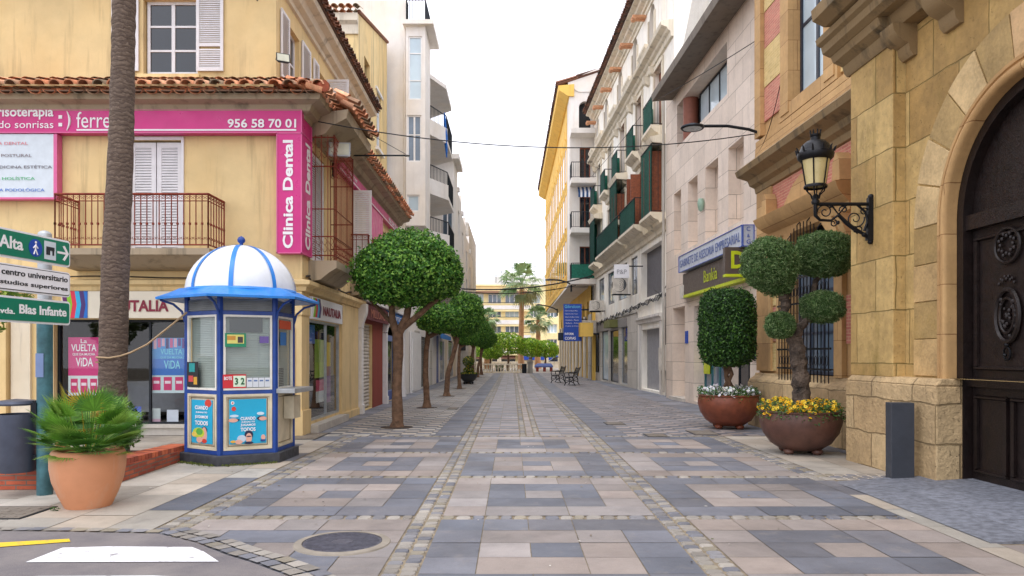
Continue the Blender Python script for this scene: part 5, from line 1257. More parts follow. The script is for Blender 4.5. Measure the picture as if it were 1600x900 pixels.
m.poly([Od.p(O0, -.3), Od.p(O0, 17.2), Od.p(O0, 17.2, -8), Od.p(O0, -.3, -8)]); m.poly([Od.p(O1, -.3), Od.p(O1, 17.2), Od.p(O1, 17.2, -8), Od.p(O1, -.3, -8)])
m.build('wall', cream, od)
m = MB(); m.wall(Od, O0+.001, O0+.05, 11, 20.5); m.poly([Od.p(O0, 11.6), Od.p(O0, 21.5, -2), Od.p(O0, 21.5, -8), Od.p(O0, 11.6, -8)]); m.poly([Od.p(O0, 17.0,-.6), Od.p(O0, 20, -.6), Od.p(30.5, 20, -.6), Od.p(30.5, 17, -.6)]); m.build('white_gable', whitew, od)
m = MB(); m.wall(Od, ou(996), O1, -.3, 3.6, gshop, .14, d=.02); m.box(Od, ou(996), O1, 3.6, 3.68, -.1, .06); m.build('ground_floor_cladding', cladg, od)
m = MB(); m.box(Od, O0+.1, O1-.1, -.2, 17, -7, -.56); m.build('interior', dark_in, od)
for a, b in arch: window(od, Od, a, b, 14.5, 16.3, -.26, 2, 2, wood, dglass, .05)
# double roof with tiles and orange beam ends
ev = [(0, 16.9), (.1, 16.92), (.12, 17.02), (.3, 17.1), (.34, 17.2), (.55, 17.26), (.55, 17.34), (0, 17.36)]
m = MB(); m.prof(Od, O0-.1, O1, ev); m.prof(Od, O0, O1, [(.0, 16.62), (.06, 16.62), (.06, 16.78), (0, 16.8)]); m.build('eaves', stone_trim, od, smooth=30)
m = MB(); tiles(m, Od, O0-.1, O1+.1, 17.38, 18.3, .72, -1.6, .26, 3, cols=tcol); m.cc = lin(100, 76, 64); m.hexa([Od.p(O0-.1,17.36,.66),Od.p(O1,17.36,.66),Od.p(O1,18.25,-1.6),Od.p(O0-.1,18.25,-1.6),Od.p(O0-.1,17.39,.66),Od.p(O1,17.39,.66),Od.p(O1,18.28,-1.6),Od.p(O0-.1,18.28,-1.6)]); m.build('roof', tile_m, od, smooth=50)
orange_beam = plain('orange_beam', lin(206, 150, 112), .8, var=.2)
for k in range(7):
    u = 29.6+2.95*k; m = MB(); m.box(Od, u, u+.16, 16.55, 16.66, 0, .62); m.box(Od, u+.28, u+.44, 16.55, 16.66, 0, .62); m.box(Od, u, u+.44, 16.5, 16.55, .45, .6); m.build('beam_end', orange_beam, od)
# main cornice under the attic
co_ = [(0, 13.7), (.1, 13.72), (.12, 13.9), (.22, 13.96), (.26, 14.05), (.46, 14.12), (.5, 14.24), (.4, 14.3), (0, 14.36)]
m = MB(); m.prof(Od, O0, O1, co_)
for a, b in arch:
    m.prof(Od, a-.35, b+.35, [(0, 14.3), (.4, 14.36), (.5, 14.5), (.5, 14.6), (0, 14.6)]); m.prof(Od, a-.3, a-.05, [(0, 13.3), (.2, 13.4), (.3, 13.7), (0, 13.7)]); m.prof(Od, b+.05, b+.3, [(0, 13.3), (.2, 13.4), (.3, 13.7), (0, 13.7)])
m.prof(Od, O0, O1, [(0, 6.5), (.1, 6.52), (.14, 6.7), (.3, 6.78), (0, 6.86)])
m.build('cornices', stone_trim, od, smooth=30)
m = MB()                                          # surrounds
for a, b in cols_:
    for z0, z1 in ((10.9, 13.4), (7.35, 9.9)):
        m.box(Od, a-.18, a, z0, z1, .002, .07); m.box(Od, b, b+.18, z0, z1, .002, .07); m.box(Od, a-.18, b+.18, z1, z1+.2, .002, .1)
for a, b in arch:
    m.box(Od, a-.28, a-.1, 14.6, 16.1, .002, .06); m.box(Od, b+.1, b+.28, 14.6, 16.1, .002, .06)
m.islands('window_surround', stone_trim, od)
def gbalc(u0, u1, z, dep, hgt, corb=True, enclosed=False, part='balcony'):
    m = MB(); m.prof(Od, u0, u1, [(0, z-.55), (dep*.35, z-.5), (dep*.5, z-.32), (dep*.85, z-.24), (dep, z-.16), (dep+.06, z-.12), (dep+.06, z), (0, z)] if corb else [(0, z-.22), (dep, z-.2), (dep+.05, z-.1), (dep+.05, z), (0, z)], .1, .1)
    b = m.build(part, stone_trim, od, smooth=30)
    m = MB(); hh = hgt
    m.box(Od, u0+.05, u1-.05, z+.06, z+hh, dep-.03, dep-.015); m.box(Od, u1-.065, u1-.05, z+.06, z+hh, .0, dep-.03)
    m.build('green_screen', green_mesh, b)
    rail(b, Od, [(u0+.03, 0), (u0+.03, dep), (u1-.03, dep), (u1-.03, 0)], z, z+hh+.02, dark_metal, .2, .01)
    if enclosed:
        m = MB(); m.prof(Od, u0-.05, u1+.05, [(0, z+hh+.02), (dep, z+hh+.05), (dep+.1, z+hh+.25), (.1, z+hh+.4), (0, z+hh+.4)], .1, .1); m.build('balcony_hood', stone_trim, b, smooth=30)
for k, (a, b) in enumerate(cols_):
    gbalc(a-.2, b+.2, 10.8, .48, 1.15)
    m = MB(); m.box(Od, a+.02, (a+b)/2-.02, 10.9, 13.38, -.2, -.16); m.box(Od, (a+b)/2+.02, b-.02, 10.9, 13.38, -.2, -.16); m.build('balcony_door', wood if k < 3 else dglass, od)
    window(od, Od, a+.02, b-.02, 7.35, 9.88, -.2, 2, 3, wood, dglass, .08)
    for q in (a-.02, b-.3):
        if k in (0, 1, 2): P = Od.p(q, 0, .05); m = MB(); m.box(FF(P.y), P.x-.5, P.x, 7.3, 9.8, -.02, .03); m.build('wooden_shutter', wood, od)
gbalc(29.2, 31.2, 7.28, .55, 2.7, True, True); gbalc(37.0, 39.0, 8.4, .55, 2.0, True, True); gbalc(44.8, 46.8, 7.28, .5, 2.6, True, True)
gbalc(32.0, 35.6, 7.28, .65, 1.15); gbalc(36.1, 43.0, 7.28, .65, 1.15)
m = MB(); z = .1
m.box(Od, gar[0], gar[1], .1, 2.75, -.29, -.26); m.build('garage_door', plain('grey_garage', lin(148, 148, 152), .6), od)
m = MB(); m.box(Od, mez[0], mez[1], mez[2], mez[3], -.29, -.27); m.build('loggia_back', plain('shaded_grey', lin(98, 96, 100), .7), od)
for a, b, c, d in ((gar[0]-.3, gar[0]-.02, -.05, 3.0), (gar[1]+.02, gar[1]+.3, -.05, 3.0)): m = MB(); m.box(Od, a, b, c, d, .003, .08); m.build('pier', whiteg, od)
m = MB(); m.prof(Od, gar[0]-.4, gar[1]+.5, [(.003, 3.0), (.1, 3.02), (.12, 3.15), (.2, 3.2), (.2, 3.3), (.003, 3.32)]); m.build('lintel', whiteg, od)
for g in mz: window(od, Od, g[0], g[1], g[2], g[3], -.1, 2, 1, dark_metal, mglass, .05, dp=.03)
for k, g in enumerate(gshop): window(od, Od, g[0], g[1], g[2], g[3], -.11, 1, 1, dark_metal if k else grey_metal, dglass if k != 2 else lglass, .06)
m = MB(); m.box(Od, ou(980), ou(934)+.0, 3.05, 3.5, .021, .06); m.build('grey_fascia', plain('grey_fascia', lin(140, 136, 134), .5), od)
# things on the old building
def acunit(fr, u, z, d, label, w=.8, h=.55, dd=.32, facing='u'):
    c = fr.p(u, z, d); root = thing('air_conditioner', label, 'air conditioner', c, 'air conditioning units on the right side facades')
    m = MB(); m.box(fr, u, u+dd, z, z+h, d, d+w); m.build('casing', dirty_white, root, bevel=.01)
    f = FF(fr.p(u, 0, d).y); cx_ = fr.p(u, 0, d+w*.58).x
    m = MB(); n = 20; P = Vector((cx_, f.o[1]-.012, z+h/2)); m.tube([P+Vector((math.cos(2*PI*i/n), 0, math.sin(2*PI*i/n)))*h*.38 for i in range(n)], .014, 4, closed=True)
    for r_ in (.27, .18, .09): m.tube([P+Vector((math.cos(2*PI*i/n), 0, math.sin(2*PI*i/n)))*h*r_ for i in range(n)], .007, 3, closed=True)
    m.build('fan_grille', dark_metal, root)
    m = MB(); m.poly([P+Vector((math.cos(2*PI*i/n), .006/1, math.sin(2*PI*i/n)))*1.0*h*.37 if False else P+Vector((h*.37*math.cos(2*PI*i/n), .004, h*.37*math.sin(2*PI*i/n))) for i in range(n)]); m.build('fan', plain('fan_dark', lin(96, 98, 100), .6), root)
    m = MB(); m.box(fr, u+.03, u+.06, z-.05, z, 0, d+w); m.box(fr, u+dd-.06, u+dd-.03, z-.05, z, 0, d+w); m.build('bracket', dark_metal, root)
acunit(Od, ou(986), 4.6, .15, 'white air conditioner under the small white hanging sign', .75, .9)
acunit(Od, ou(946), 4.25, .1, 'white air conditioner left of the hanging sign, near the dark pipes', .8, .6)
acunit(Od, ou(952)+3, 4.3, .1, 'white air conditioner second from the left above the grey fascia', .6, .5)
acunit(Od, 46.5, 2.95, .1, 'large pale air conditioner beside the yellow box by the blue sign', 1.0, .85)
acunit(Od, ou(924), 4.05, .9, 'small air conditioner farthest left above the blue sign', .5, .6)
s4 = thing('hanging_shop_sign', 'small white box sign with grey letters and an ampersand hanging below the green balconies', 'sign', Od.p(35, 5.6, .4))
f4 = FF(33.2); a_, b_ = f4.u(960), f4.u(983); zc, zd = f4.z(970, 434), f4.z(970, 413)
m = MB(); m.box(f4, a_, b_, zc, zd, -.2, 0); m.build('sign_box', sign_white, s4); m = MB(); m.box(f4, b_, Od.p(33.3, 0).x, zd-.1, zd-.05, -.12, -.08); m.build('bracket', dark_metal, s4)
text('P&P', f4, (a_+b_)/2, zc+.17, .012, (b_-a_)*.66, .2, plain('pale_grey_ink', lin(150, 150, 156), .5), s4, align='CENTER')
m = MB()                                          # cables looping along the wall
for k in range(5):
    pts = [Od.p(28+.5*i, 4.05-.02*k+.1*math.sin(i*1.7+k)+.05*math.sin(i*3.1)-.012*i+( .0 if i < 28 else 0), .06+.012*k) for i in range(40)]; m.tube(pts, .016, 4)
m.tube([Od.p(28.6, 4.0, .1), Od.p(28.5, 3.5, .14), Od.p(28.7, 2.5, .1), Od.p(28.6, 0, .1)], .03, 5); m.tube([Od.p(28.0, 4.5, .1), Od.p(29.3, 4.0, .15), Od.p(30.5, 4.3, .12)], .02, 5)
tag(m.build('wall_cables', black_iron), 'tangled black cables running along the old building below the first floor', 'cables')
m = MB(); m.box(Od, 29.0, 29.5, 1.0, 1.9, .003, .2); m.box(Od, 28.35, 28.75, 1.0, 2.0, .003, .16); tag(m.build('meter_box', dirty_white), 'white utility boxes beside the grey garage door', 'meter box')
# ------------------------------------------------------------ white and mustard apartment block
ap = thing('mustard_apartment_block', 'apartment block with white recessed balconies at its end and a mustard street front', 'building', (5, 60, 0))
AY = 48.4; AX0, AX1 = 3.78, 6.2; Af = FF(AY); As = Fr((AX0+.0044*AY, 0), (-.0044, 1), (-1, -.0044))
zr_ = [6.5, 9.8, 13.0, 16.2]
m = MB(); lo = 4.45
m.wall(Af, AX0+.6, 9, 6.5, 19.2, [(lo, 5.15, z+.02, z+2.25, .3) for z in zr_[:3]]+[(4.4, 5.2, 16.3, 18.3, .4)])
m.archfill(Af, 4.4, 5.2, 17.9, 18.3, .4)
m.poly([(AX0-.1, AY-.05, 19.3), (AX0-.1, AY-.05, 19.62), (6.0, AY-.05, 20.6), (9, AY-.05, 21.2), (9, AY-.05, 18.9), (AX0+.6, AY-.05, 18.9)])
m.wb(AX0, AX0+.6, AY-.0, AY+2, 6.3, 19.3); m.wb(AX0-.02, 6.0, AY+1.9, 80, 6.2, 6.35)
m.poly([(9, AY, 6), (9, 80, 6), (9, 80, 21), (9, AY, 21)])
m.build('end_wall', whitew, ap)
m = MB(); m.wb(4.3, 8.9, AY+.42, 79, 6.5, 19); m.build('interior', dark_in, ap)
for z in zr_[:3]: window(ap, Af, lo, 5.15, z+.02, z+2.25, -.2, 2, 1, wood, dglass, .06)
for k, z in enumerate(zr_):
    m = MB(); m.wb(AX0+.02, 6.1, AY-1.15, AY, z-.32, z); 
    b_ = m.build('balcony', whitew, ap)
    if k < 3: 
        m = MB()
        if k != 2: m.wb(AX0+.05, 5.9, AY-1.12, AY-1.1, z+.05, z+.95); 
        else: m.wb(AX0+.05, 4.5, AY-1.12, AY-1.1, z+.05, z+.2)
        m.build('green_screen', green_mesh if k == 0 else dark_metal, b_) if k == 0 else None
        rail(b_, Af, [(AX0+.05, 0), (AX0+.05, 1.1), (5.9, 1.1)], z, z+1.02, dark_metal, .13, .012)
m = MB()
for i in range(14):
    a = 4.3+i*.13
    if i % 2 == 0: m.hexa([Vector(q) for q in ((a,AY-.7,12.15),(a+.13,AY-.7,12.15),(a+.13,AY-.1,12.6),(a,AY-.1,12.6),(a,AY-.7,12.19),(a+.13,AY-.7,12.19),(a+.13,AY-.1,12.64),(a,AY-.1,12.64))])
    if i % 2 == 0: m.wb(a, a+.13, AY-.72, AY-.7, 11.85, 12.17)
aw = thing('balcony_awning', 'blue and white striped awning over an apartment balcony', 'awning', (5, AY-.5, 12)); m.build('blue_stripes', plain('awning_blue', lin(40, 80, 130), .8), aw)
m = MB()
for i in range(14):
    a = 4.3+i*.13
    if i % 2: m.hexa([Vector(q) for q in ((a,AY-.7,12.15),(a+.13,AY-.7,12.15),(a+.13,AY-.1,12.6),(a,AY-.1,12.6),(a,AY-.7,12.19),(a+.13,AY-.7,12.19),(a+.13,AY-.1,12.64),(a,AY-.1,12.64))]); m.wb(a, a+.13, AY-.72, AY-.7, 11.85, 12.17)
m.build('white_stripes', sign_white, aw)
# mustard street front: recessed windows between fins
m = MB(); nb = 7; w0, w1 = AY+1.98, 80.0; bw = (w1-w0)/nb; wo = []
for i in range(nb):
    for z in (7.2, 10.4, 13.6): wo.append((w0+bw*i+.4, w0+bw*i+1.9, z, z+2.4, .04)); wo.append((w0+bw*i+2.4, w0+bw*i+3.9, z, z+2.4, .04))
m.wall(As, w0, w1, 6.35, 19.2, wo)
m.poly([As.p(w1, 6.3), As.p(w1, 19.2), As.p(w1, 19.2, -6), As.p(w1, 6.3, -6)]); m.poly([As.p(w1, -.3, -1.6), As.p(w1, 6.3, -1.6), As.p(w1, 6.3, -6), As.p(w1, -.3, -6)])
m.build('mustard_wall', yellow_m, ap)
for i in range(nb):
    m = MB()
    for uu in (w0+bw*i+.1, w0+bw*i+2.0): m.box(As, uu, uu+.2, 6.4, 17.5, .0, .03)
    for z in (6.9, 10.1, 13.3, 16.4): m.prof(As, w0+bw*i+.33, w0+bw*i+1.98, [(0, z-.25), (.03, z-.2), (.09, z), (.09, z+.08), (0, z+.1)]); m.prof(As, w0+bw*i+2.3, w0+bw*i+4.0, [(0, z-.25), (.03, z-.2), (.09, z), (.09, z+.08), (0, z+.1)])
    m.build('fin_bay', yellow_m, ap)
for w_ in wo: window(ap, As, w_[0], w_[1], w_[2], w_[3], -.03, 2, 1, wood, dglass, .1, dp=.02)
m = MB(); m.prof(As, AY-.1, w1+.5, [(-.3, 18.6), (.1, 18.62), (.7, 19.0), (.75, 19.3), (-.3, 19.4)]); m.build('eaves', yellow_m, ap)
m = MB(); tiles(m, As, AY, w1, 19.4, 20.4, .8, -2.2, .4, 2, cols=tcol); m.cc = lin(110, 80, 66); m.hexa([As.p(AY,19.38,.7),As.p(w1,19.38,.7),As.p(w1,20.4,-2.2),As.p(AY,20.4,-2.2),As.p(AY,19.41,.7),As.p(w1,19.41,.7),As.p(w1,20.43,-2.2),As.p(AY,20.43,-2.2)]); m.build('roof', tile_m, ap, smooth=50)
# arcade on the ground floor
Ar = RF(5.15+.0044*60, -.0044); m = MB(); ao = [(AY+1+3.1*i, AY+2.9+3.1*i, -.0, 5.3, .4) for i in range(9)]
m.wall(Ar, AY, 79.5, -.3, 6.3, ao)
for o_ in ao: m.archfill(Ar, o_[0], o_[1], 4.35, 5.3, .4)
m.build('arcade', yellow_m, ap)
m = MB(); m.wb(5.3, 9, 48.25, 48.4, -.3, 6.3); m.build('side_wall', greywall, ap)
m = MB(); m.box(Ar, AY+.1, 79, -.2, 6.1, -3, -.45); m.build('arcade_shops', dglass, ap)
for k in range(10):
    m = MB(); m.box(Ar, AY+.05+3.1*k-.25, AY+.95+3.1*k, -.2, 4.3, .003, .12); m.build('pier', stone_trim if k else cladg, ap)
s5 = thing('blue_shop_sign', 'tall blue vertical sign with rows of white lettering below the apartment soffit', 'sign', (3.8, 47.5, 2.4))
f5 = FF(46.0); a_, b_ = f5.u(880.5), f5.u(909); zc, zd = f5.z(890, 533), f5.z(890, 475)
m = MB(); m.box(f5, a_, b_, zc, zd, -.15, 0); m.build('board', blue_sign, s5); m = MB(); m.box(f5, b_, 5.6, zd-.4, zd-.3, -.1, -.05); m.box(f5, b_, 5.6, zc+.4, zc+.5, -.1, -.05); m.build('bracket', dark_metal, s5)
L_ = b_-a_; HH = zd-zc
text('Gibralcon', f5, a_+.07, zd-.25, .012, L_*.85, .19, pale_cyan, s5)
for i, s_ in enumerate(('Imprenta Digital Offset', 'Papelería Informática', 'Diseño Gráfico Color', 'Cartelería - Planos', 'Sellería - Fotos', 'Copias de Color')):
    text('· '+s_, f5, a_+.06, zd-.47-.19*i, .012, L_*RN.uniform(.7, .85), .075, sign_letters, s5)
text('INFORM.', f5, a_+.08, zc+.38, .012, L_*.5, .15, sign_letters, s5, bold=.02); text('COPIAS', f5, a_+.08, zc+.09, .012, L_*.6, .18, sign_letters, s5, bold=.02)
m = MB(); m.box(Od, 45.2, 46.0, 2.75, 3.6, .5, 1.3); o = m.build('yellow_wall_box', yellow_m); tag(o, 'yellow sided box sign stuck out beside the large air conditioner', 'box sign')
m = MB(); f6 = FF(47.5); m.box(f6, f6.u(872), f6.u(881), f6.z(875, 532), f6.z(875, 520), -.1, 0); tag(m.build('dark_sign', dkb), 'small dark navy sign left of the tall blue sign', 'sign')
m = MB(); m.box(Od, ou(929)-.1, ou(926), .9, 2.7, .03, .06); tag(m.build('notice_board', frost), 'narrow white notice on the wall beyond the grey shopfronts', 'notice')
m = MB(); m.box(Od, 46.9, 47.15, .0, 4.4, .1, .3); tag(m.build('yellow_post', yellow_m), 'mustard yellow post under the large air conditioner', 'post')
m = MB(); m.wb(3.35, 3.45, 47, 47.1, 0, 6.3); m.build('x', grey_metal) if False else None
# second window sign by the garage
m = MB(); m.box(Od, ou(967), ou(957), 3.1, 3.5, .06, .5); tag(m.build('shop_lightbox', plain('olive_sign', lin(110, 112, 60), .6)), 'small olive box sign over a pale door on the grey shopfront', 'sign')
# ------------------------------------------------------------ kiosk
KX, KY = -4.20, 11.42; KR = .78; KA = 28
kk = thing('kiosk', 'hexagonal blue and white street kiosk with a striped dome', 'kiosk', (KX, KY, 0))
def kv(k, r=KR): a = math.radians(KA+60*k); return (KX+r*math.cos(a), KY+r*math.sin(a))
m = MB(); m.prism([kv(k, .88) for k in range(6)], -.02, .15); m.build('stone_base', plain('dark_base_stone', lin(58, 60, 66), .6, var=.4, sc=8), kk, bevel=.012)
def face(k):                                      # frame for the face between vertices k and k+1, seen from outside
    a, b = Vector(kv(k)), Vector(kv(k+1)); D = (b-a).normalized(); mid = (a+b)/2-Vector((KX, KY)); n = mid.normalized()
    return Fr((a.x, a.y), (D.x, D.y), (n.x, n.y)), (b-a).length
faces = [face(k) for k in range(6)]
m = MB()
for k in range(6):
    x, y = kv(k, KR-.01); a = math.radians(KA+60*k); q = []
    m.prism([(x+.045*math.cos(a+PI*j/3+PI/6), y+.045*math.sin(a+PI*j/3+PI/6)) for j in range(6)], .15, 2.5)
    fr, L = faces[k]
    for z0, z1 in ((.152, .21), (1.03, 1.09), (2.19, 2.25)): m.box(fr, .03, L-.03, z0, z1, -.05, .015)
m.build('blue_frame', blue_paint, kk)
cw = plain('cream_trim', lin(226, 224, 214), .45, var=.1); cwd = plain('aged_cream_panel', lin(206, 196, 170), .6, var=.2, sc=4)
blind = plain('venetian_blind', lin(176, 188, 180), .6, var=.05, bump=0)
LA, FA, RA = 3, 4, 5
for k in range(6):
    fr, L = faces[k]; a, b = .05, L-.05
    m = MB()
    for z0, z1 in ((1.09, 2.19),):
        m.box(fr, a, b, z0, z0+.03, -.02, .02); m.box(fr, a, b, z1-.03, z1, -.02, .02); m.box(fr, a, a+.03, z0+.03, z1-.03, -.02, .02); m.box(fr, b-.03, b, z0+.03, z1-.03, -.02, .02)
    w = m.build('window_frame', cw, kk)
    m = MB(); m.poly([fr.p(a, 1.1, 0), fr.p(b, 1.1, 0), fr.p(b, 2.18, 0), fr.p(a, 2.18, 0)]); m.build('pane', shopglass, w)
    m = MB(); z = 1.12
    while z < 2.17: m.hexa([fr.p(a+.01, z, -.045), fr.p(b-.01, z, -.045), fr.p(b-.01, z+.002, -.047), fr.p(a+.01, z+.002, -.047), fr.p(a+.01, z+.022, -.065), fr.p(b-.01, z+.022, -.065), fr.p(b-.01, z+.024, -.067), fr.p(a+.01, z+.024, -.067)]); z += .026
    m.build('blind', blind, w)
    m = MB(); z0, z1 = .215, 1.03
    m.box(fr, a, b, z0, z0+.035, -.02, .018); m.box(fr, a, b, z1-.035, z1, -.02, .018); m.box(fr, a, a+.035, z0+.035, z1-.035, -.02, .018); m.box(fr, b-.035, b, z0+.035, z1-.035, -.02, .018)
    m.box(fr, a+.035, b-.035, z0+.035, z1-.035, -.03, -.008); m.build('lower_panel', cwd, kk)
    m = MB()
    m.box(fr, a+.06, b-.06, .27, .28, -.008, .0); m.box(fr, a+.06, b-.06, .965, .975, -.008, 0); m.box(fr, a+.06, a+.07, .28, .965, -.008, 0); m.box(fr, b-.07, b-.06, .28, .965, -.008, 0); m.build('panel_bead', plain('old_bronze_bead', lin(120, 104, 80), .5), kk)
    m = MB(); z = 2.26
    while z < 2.41: m.hexa([fr.p(a, z, .005), fr.p(b, z, .005), fr.p(b, z, .01), fr.p(a, z, .01), fr.p(a, z+.022, -.02), fr.p(b, z+.022, -.02), fr.p(b, z+.026, -.015), fr.p(a, z+.026, -.015)]); z += .028
    m.box(fr, a, b, 2.25, 2.43, -.04, -.03); m.build('louvre', plain('grey_louvre', lin(168, 170, 168), .6), kk)
m = MB(); m.prism([kv(k, .58) for k in range(6)], .2, 1.3); m.build('counter_inside', plain('kiosk_inside', lin(70, 74, 78), .8), kk)
m = MB(); ka = math.radians(KA)
m.lathe((KX, KY, 0), [(1.20, 2.425), (1.205, 2.46), (1.02, 2.53), (.88, 2.60), (.86, 2.55), (1.0, 2.48), (1.16, 2.425)], 6, ka, cap=False)
m.lathe((KX, KY, 0), [(.02, 2.56), (.87, 2.52), (1.16, 2.43)], 6, ka, cap=False); m.build('brim', lblue_paint, kk, smooth=30)
m = MB()
for k in range(6):
    a = math.radians(KA+60*k); c, s = math.cos(a), math.sin(a)
    m.tube([(KX+(KR+.02)*c, KY+(KR+.02)*s, 2.1), (KX+(KR+.06)*c, KY+(KR+.06)*s, 2.25), (KX+(KR+.18)*c, KY+(KR+.18)*s, 2.36), (KX+(KR+.36)*c, KY+(KR+.36)*s, 2.42)], .018, 6)
m.islands('brim_bracket', blue_paint, kk)
pr = [(.81*math.cos(t), 2.56+.74*math.sin(t)) for t in [PI/2*i/14 for i in range(14)]]+[(.03, 3.30)]
m = MB(); m.lathe((KX, KY, 0), pr, 48, cap=False); m.build('dome', plain('dome_white', lin(222, 227, 233), .4, var=.1, sc=3), kk, smooth=60)
m = MB()
for k in range(8):
    a = math.radians(-88+45*k+8); st = len(m.v); wq = .032
    for r, z in pr:
        da = wq/max(r, .12)
        for sg_ in (-1, 1): m.v.append((KX+(r+.012)*math.cos(a+sg_*da), KY+(r+.012)*math.sin(a+sg_*da), z+.004))
    for i in range(len(pr)-1): m._f((st+2*i, st+2*i+1, st+2*i+3, st+2*i+2))
m.lathe((KX, KY, 0), [(.81, 2.56), (.83, 2.57), (.82, 2.6), (.80, 2.61)], 40, cap=False); m.build('dome_stripes', lblue_paint, kk, smooth=60)
m = MB(); m.lathe((KX, KY, 3.28), [(.05, 0), (.03, .03), (.025, .05), (.055, .08), (.06, .11), (.045, .145), (.01, .165)], 14); m.build('finial', blue_paint, kk, smooth=60)
# counter shelf and letter box on the right face
fr, L = faces[RA]; m = MB(); m.box(fr, -.02, L+.1, 1.03, 1.10, .016, .30); m.build('counter_shelf', grey_metal, kk, bevel=.008)
m = MB(); m.box(fr, .35, .68, .62, .97, .0, .16); m.build('ticket_box', cwd, kk, bevel=.008)
m = MB(); m.box(fr, .2, .5, 1.12, 1.4, -.1, -.05); m.build('till_screen', dark_metal, kk)
# kiosk posters and window cards (printed sheets)
def kposter(k, u0, u1, z0, z1, d, label, extra, lines, group='cards in the kiosk windows', base=lin(22, 168, 208), name='poster', cat='poster'):
    fr, L = faces[k]; root = thing(name, label, cat, fr.p((u0+u1)/2, z0, d), group)
    m = MB(); m.cc = base; m.box(fr, u0, u1, z0, z1, d, d+.004)
    for (a, b, c, e, col, lift) in extra: m.cc = col; m.box(fr, u0+(u1-u0)*a, u0+(u1-u0)*b, z0+(z1-z0)*c, z0+(z1-z0)*e, d+.004, d+.005+.001*lift)
    m.cc = (1, 1, 1); m.build('sheet', poster_m, root)
    for (s, uu, zz, ww, hh, mt) in lines: text(s, fr, u0+(u1-u0)*uu, z0+(z1-z0)*zz, d+.012, (u1-u0)*ww, (z1-z0)*hh, mt, root, align='CENTER', bold=.03, ext=.002)
    return root, fr
def blobs(root, fr, u0, u1, z0, z1, d, items):
    m = MB()
    for i, (x, y, rx, ry, col) in enumerate(items):
        m.cc = col; c = (u0+(u1-u0)*x, z0+(z1-z0)*y); n = 14; m.fprism(fr, [(c[0]+rx*(u1-u0)*math.cos(2*PI*j/n), c[1]+ry*(z1-z0)*math.sin(2*PI*j/n)) for j in range(n)], d+.004, d+.006+.0009*i)
    m.cc = (1, 1, 1); m.islands('printed_figure', poster_m, root)
tx = sign_letters; skin = lin(224, 170, 150); navy = lin(24, 34, 70); tom = lin(206, 60, 46)
fr, L = faces[FA]; a, b = .13, L-.13
r_, f_ = kposter(FA, a, b, .3, .955, .0, 'wide cyan poster with white slogan on the front of the kiosk', [], [('CUANDO', .5, .53, .4, .075, tx), ('JUEGAS TÚ', .5, .465, .36, .05, tx), ('JUGAMOS', .5, .385, .4, .065, tx), ('TODOS', .5, .28, .4, .085, tx)], 'slogan posters on the kiosk')
blobs(r_, f_, a, b, .3, .955, 0, [(.09, .92, .045, .04, lin(230, 230, 230)), (.09, .92, .02, .02, tom), (.12, .79, .06, .05, tom), (.12, .54, .16, .035, navy), (.1, .535, .13, .045, skin), (.13, .63, .12, .03, lin(200, 220, 235)), (.87, .56, .13, .05, navy), (.9, .555, .11, .045, skin), (.84, .67, .1, .035, lin(210, 225, 235)), (.52, .2, .115, .1, navy), (.52, .13, .085, .11, skin), (.52, .02, .12, .03, navy), (.52, .165, .07, .014, navy), (.33, .12, .12, .08, lin(190, 205, 220)), (.1, .06, .07, .03, lin(220, 170, 60)), (.25, .05, .1, .05, skin), (.91, .13, .06, .06, skin), (.9, .06, .07, .025, lin(40, 70, 140))])
fr, L = faces[LA]; a, b = .13, L-.16
r_, f_ = kposter(LA, a, b, .3, .94, .0, 'tall cyan poster with white slogan on the left side of the kiosk', [], [('CUANDO', .5, .78, .62, .09, tx), ('JUEGAS TÚ', .5, .69, .55, .05, tx), ('JUGAMOS', .5, .56, .62, .085, tx), ('TODOS', .5, .42, .62, .1, tx)], 'slogan posters on the kiosk')
blobs(r_, f_, a, b, .3, .94, 0, [(.8, .93, .16, .09, tom), (.62, .3, .14, .09, navy), (.62, .2, .13, .18, skin), (.62, .06, .12, .05, tom), (.35, .24, .28, .12, lin(190, 210, 60)), (.4, .27, .16, .08, lin(90, 170, 70)), (.15, .2, .12, .06, lin(230, 200, 90)), (.4, .08, .14, .07, skin)])
fr, L = faces[FA]
kposter(FA, .07, .36, 1.72, 1.92, .022, 'yellow and green card hanging high in the front window of the kiosk', [(.1, .9, .25, .9, lin(230, 220, 120), 1), (.6, .85, .3, .75, lin(70, 60, 60), 2), (.1, .5, .5, .8, lin(210, 150, 60), 2)], [], base=lin(30, 140, 100), name='window_card', cat='card')
kposter(FA, .04, .36, 1.12, 1.32, .022, 'red card with a jackpot amount in the front window of the kiosk', [(.45, .98, .1, .9, lin(220, 240, 215), 1)], [('BOTE', .22, .6, .34, .25, tx), ('3 2', .72, .25, .42, .5, plain('ink_green', lin(20, 90, 50), .5))], base=lin(206, 40, 50), name='window_card', cat='card')
kposter(FA, .37, .7, 1.13, 1.27, .022, 'row of small pale cards along the bottom of the front window', [(.24, .26, 0, 1, lin(150, 156, 160), 1), (.49, .51, 0, 1, lin(150, 156, 160), 1), (.74, .76, 0, 1, lin(150, 156, 160), 1), (.05, .2, .6, .75, lin(90, 120, 170), 1), (.3, .45, .6, .75, lin(90, 120, 170), 1), (.55, .7, .6, .75, lin(90, 120, 170), 1), (.8, .95, .6, .75, lin(90, 120, 170), 1)], [], base=lin(214, 220, 226), name='window_card', cat='card')
kposter(FA, .55, .68, 1.78, 1.88, .022, 'tiny violet card at the right of the front kiosk window', [], [], base=lin(110, 90, 160), name='window_card', cat='card')
kposter(FA, .14, .6, 1.94, 2.15, -.035, 'dark rectangle hanging inside the kiosk front window', [], [], base=lin(66, 74, 74), name='window_card', cat='card')
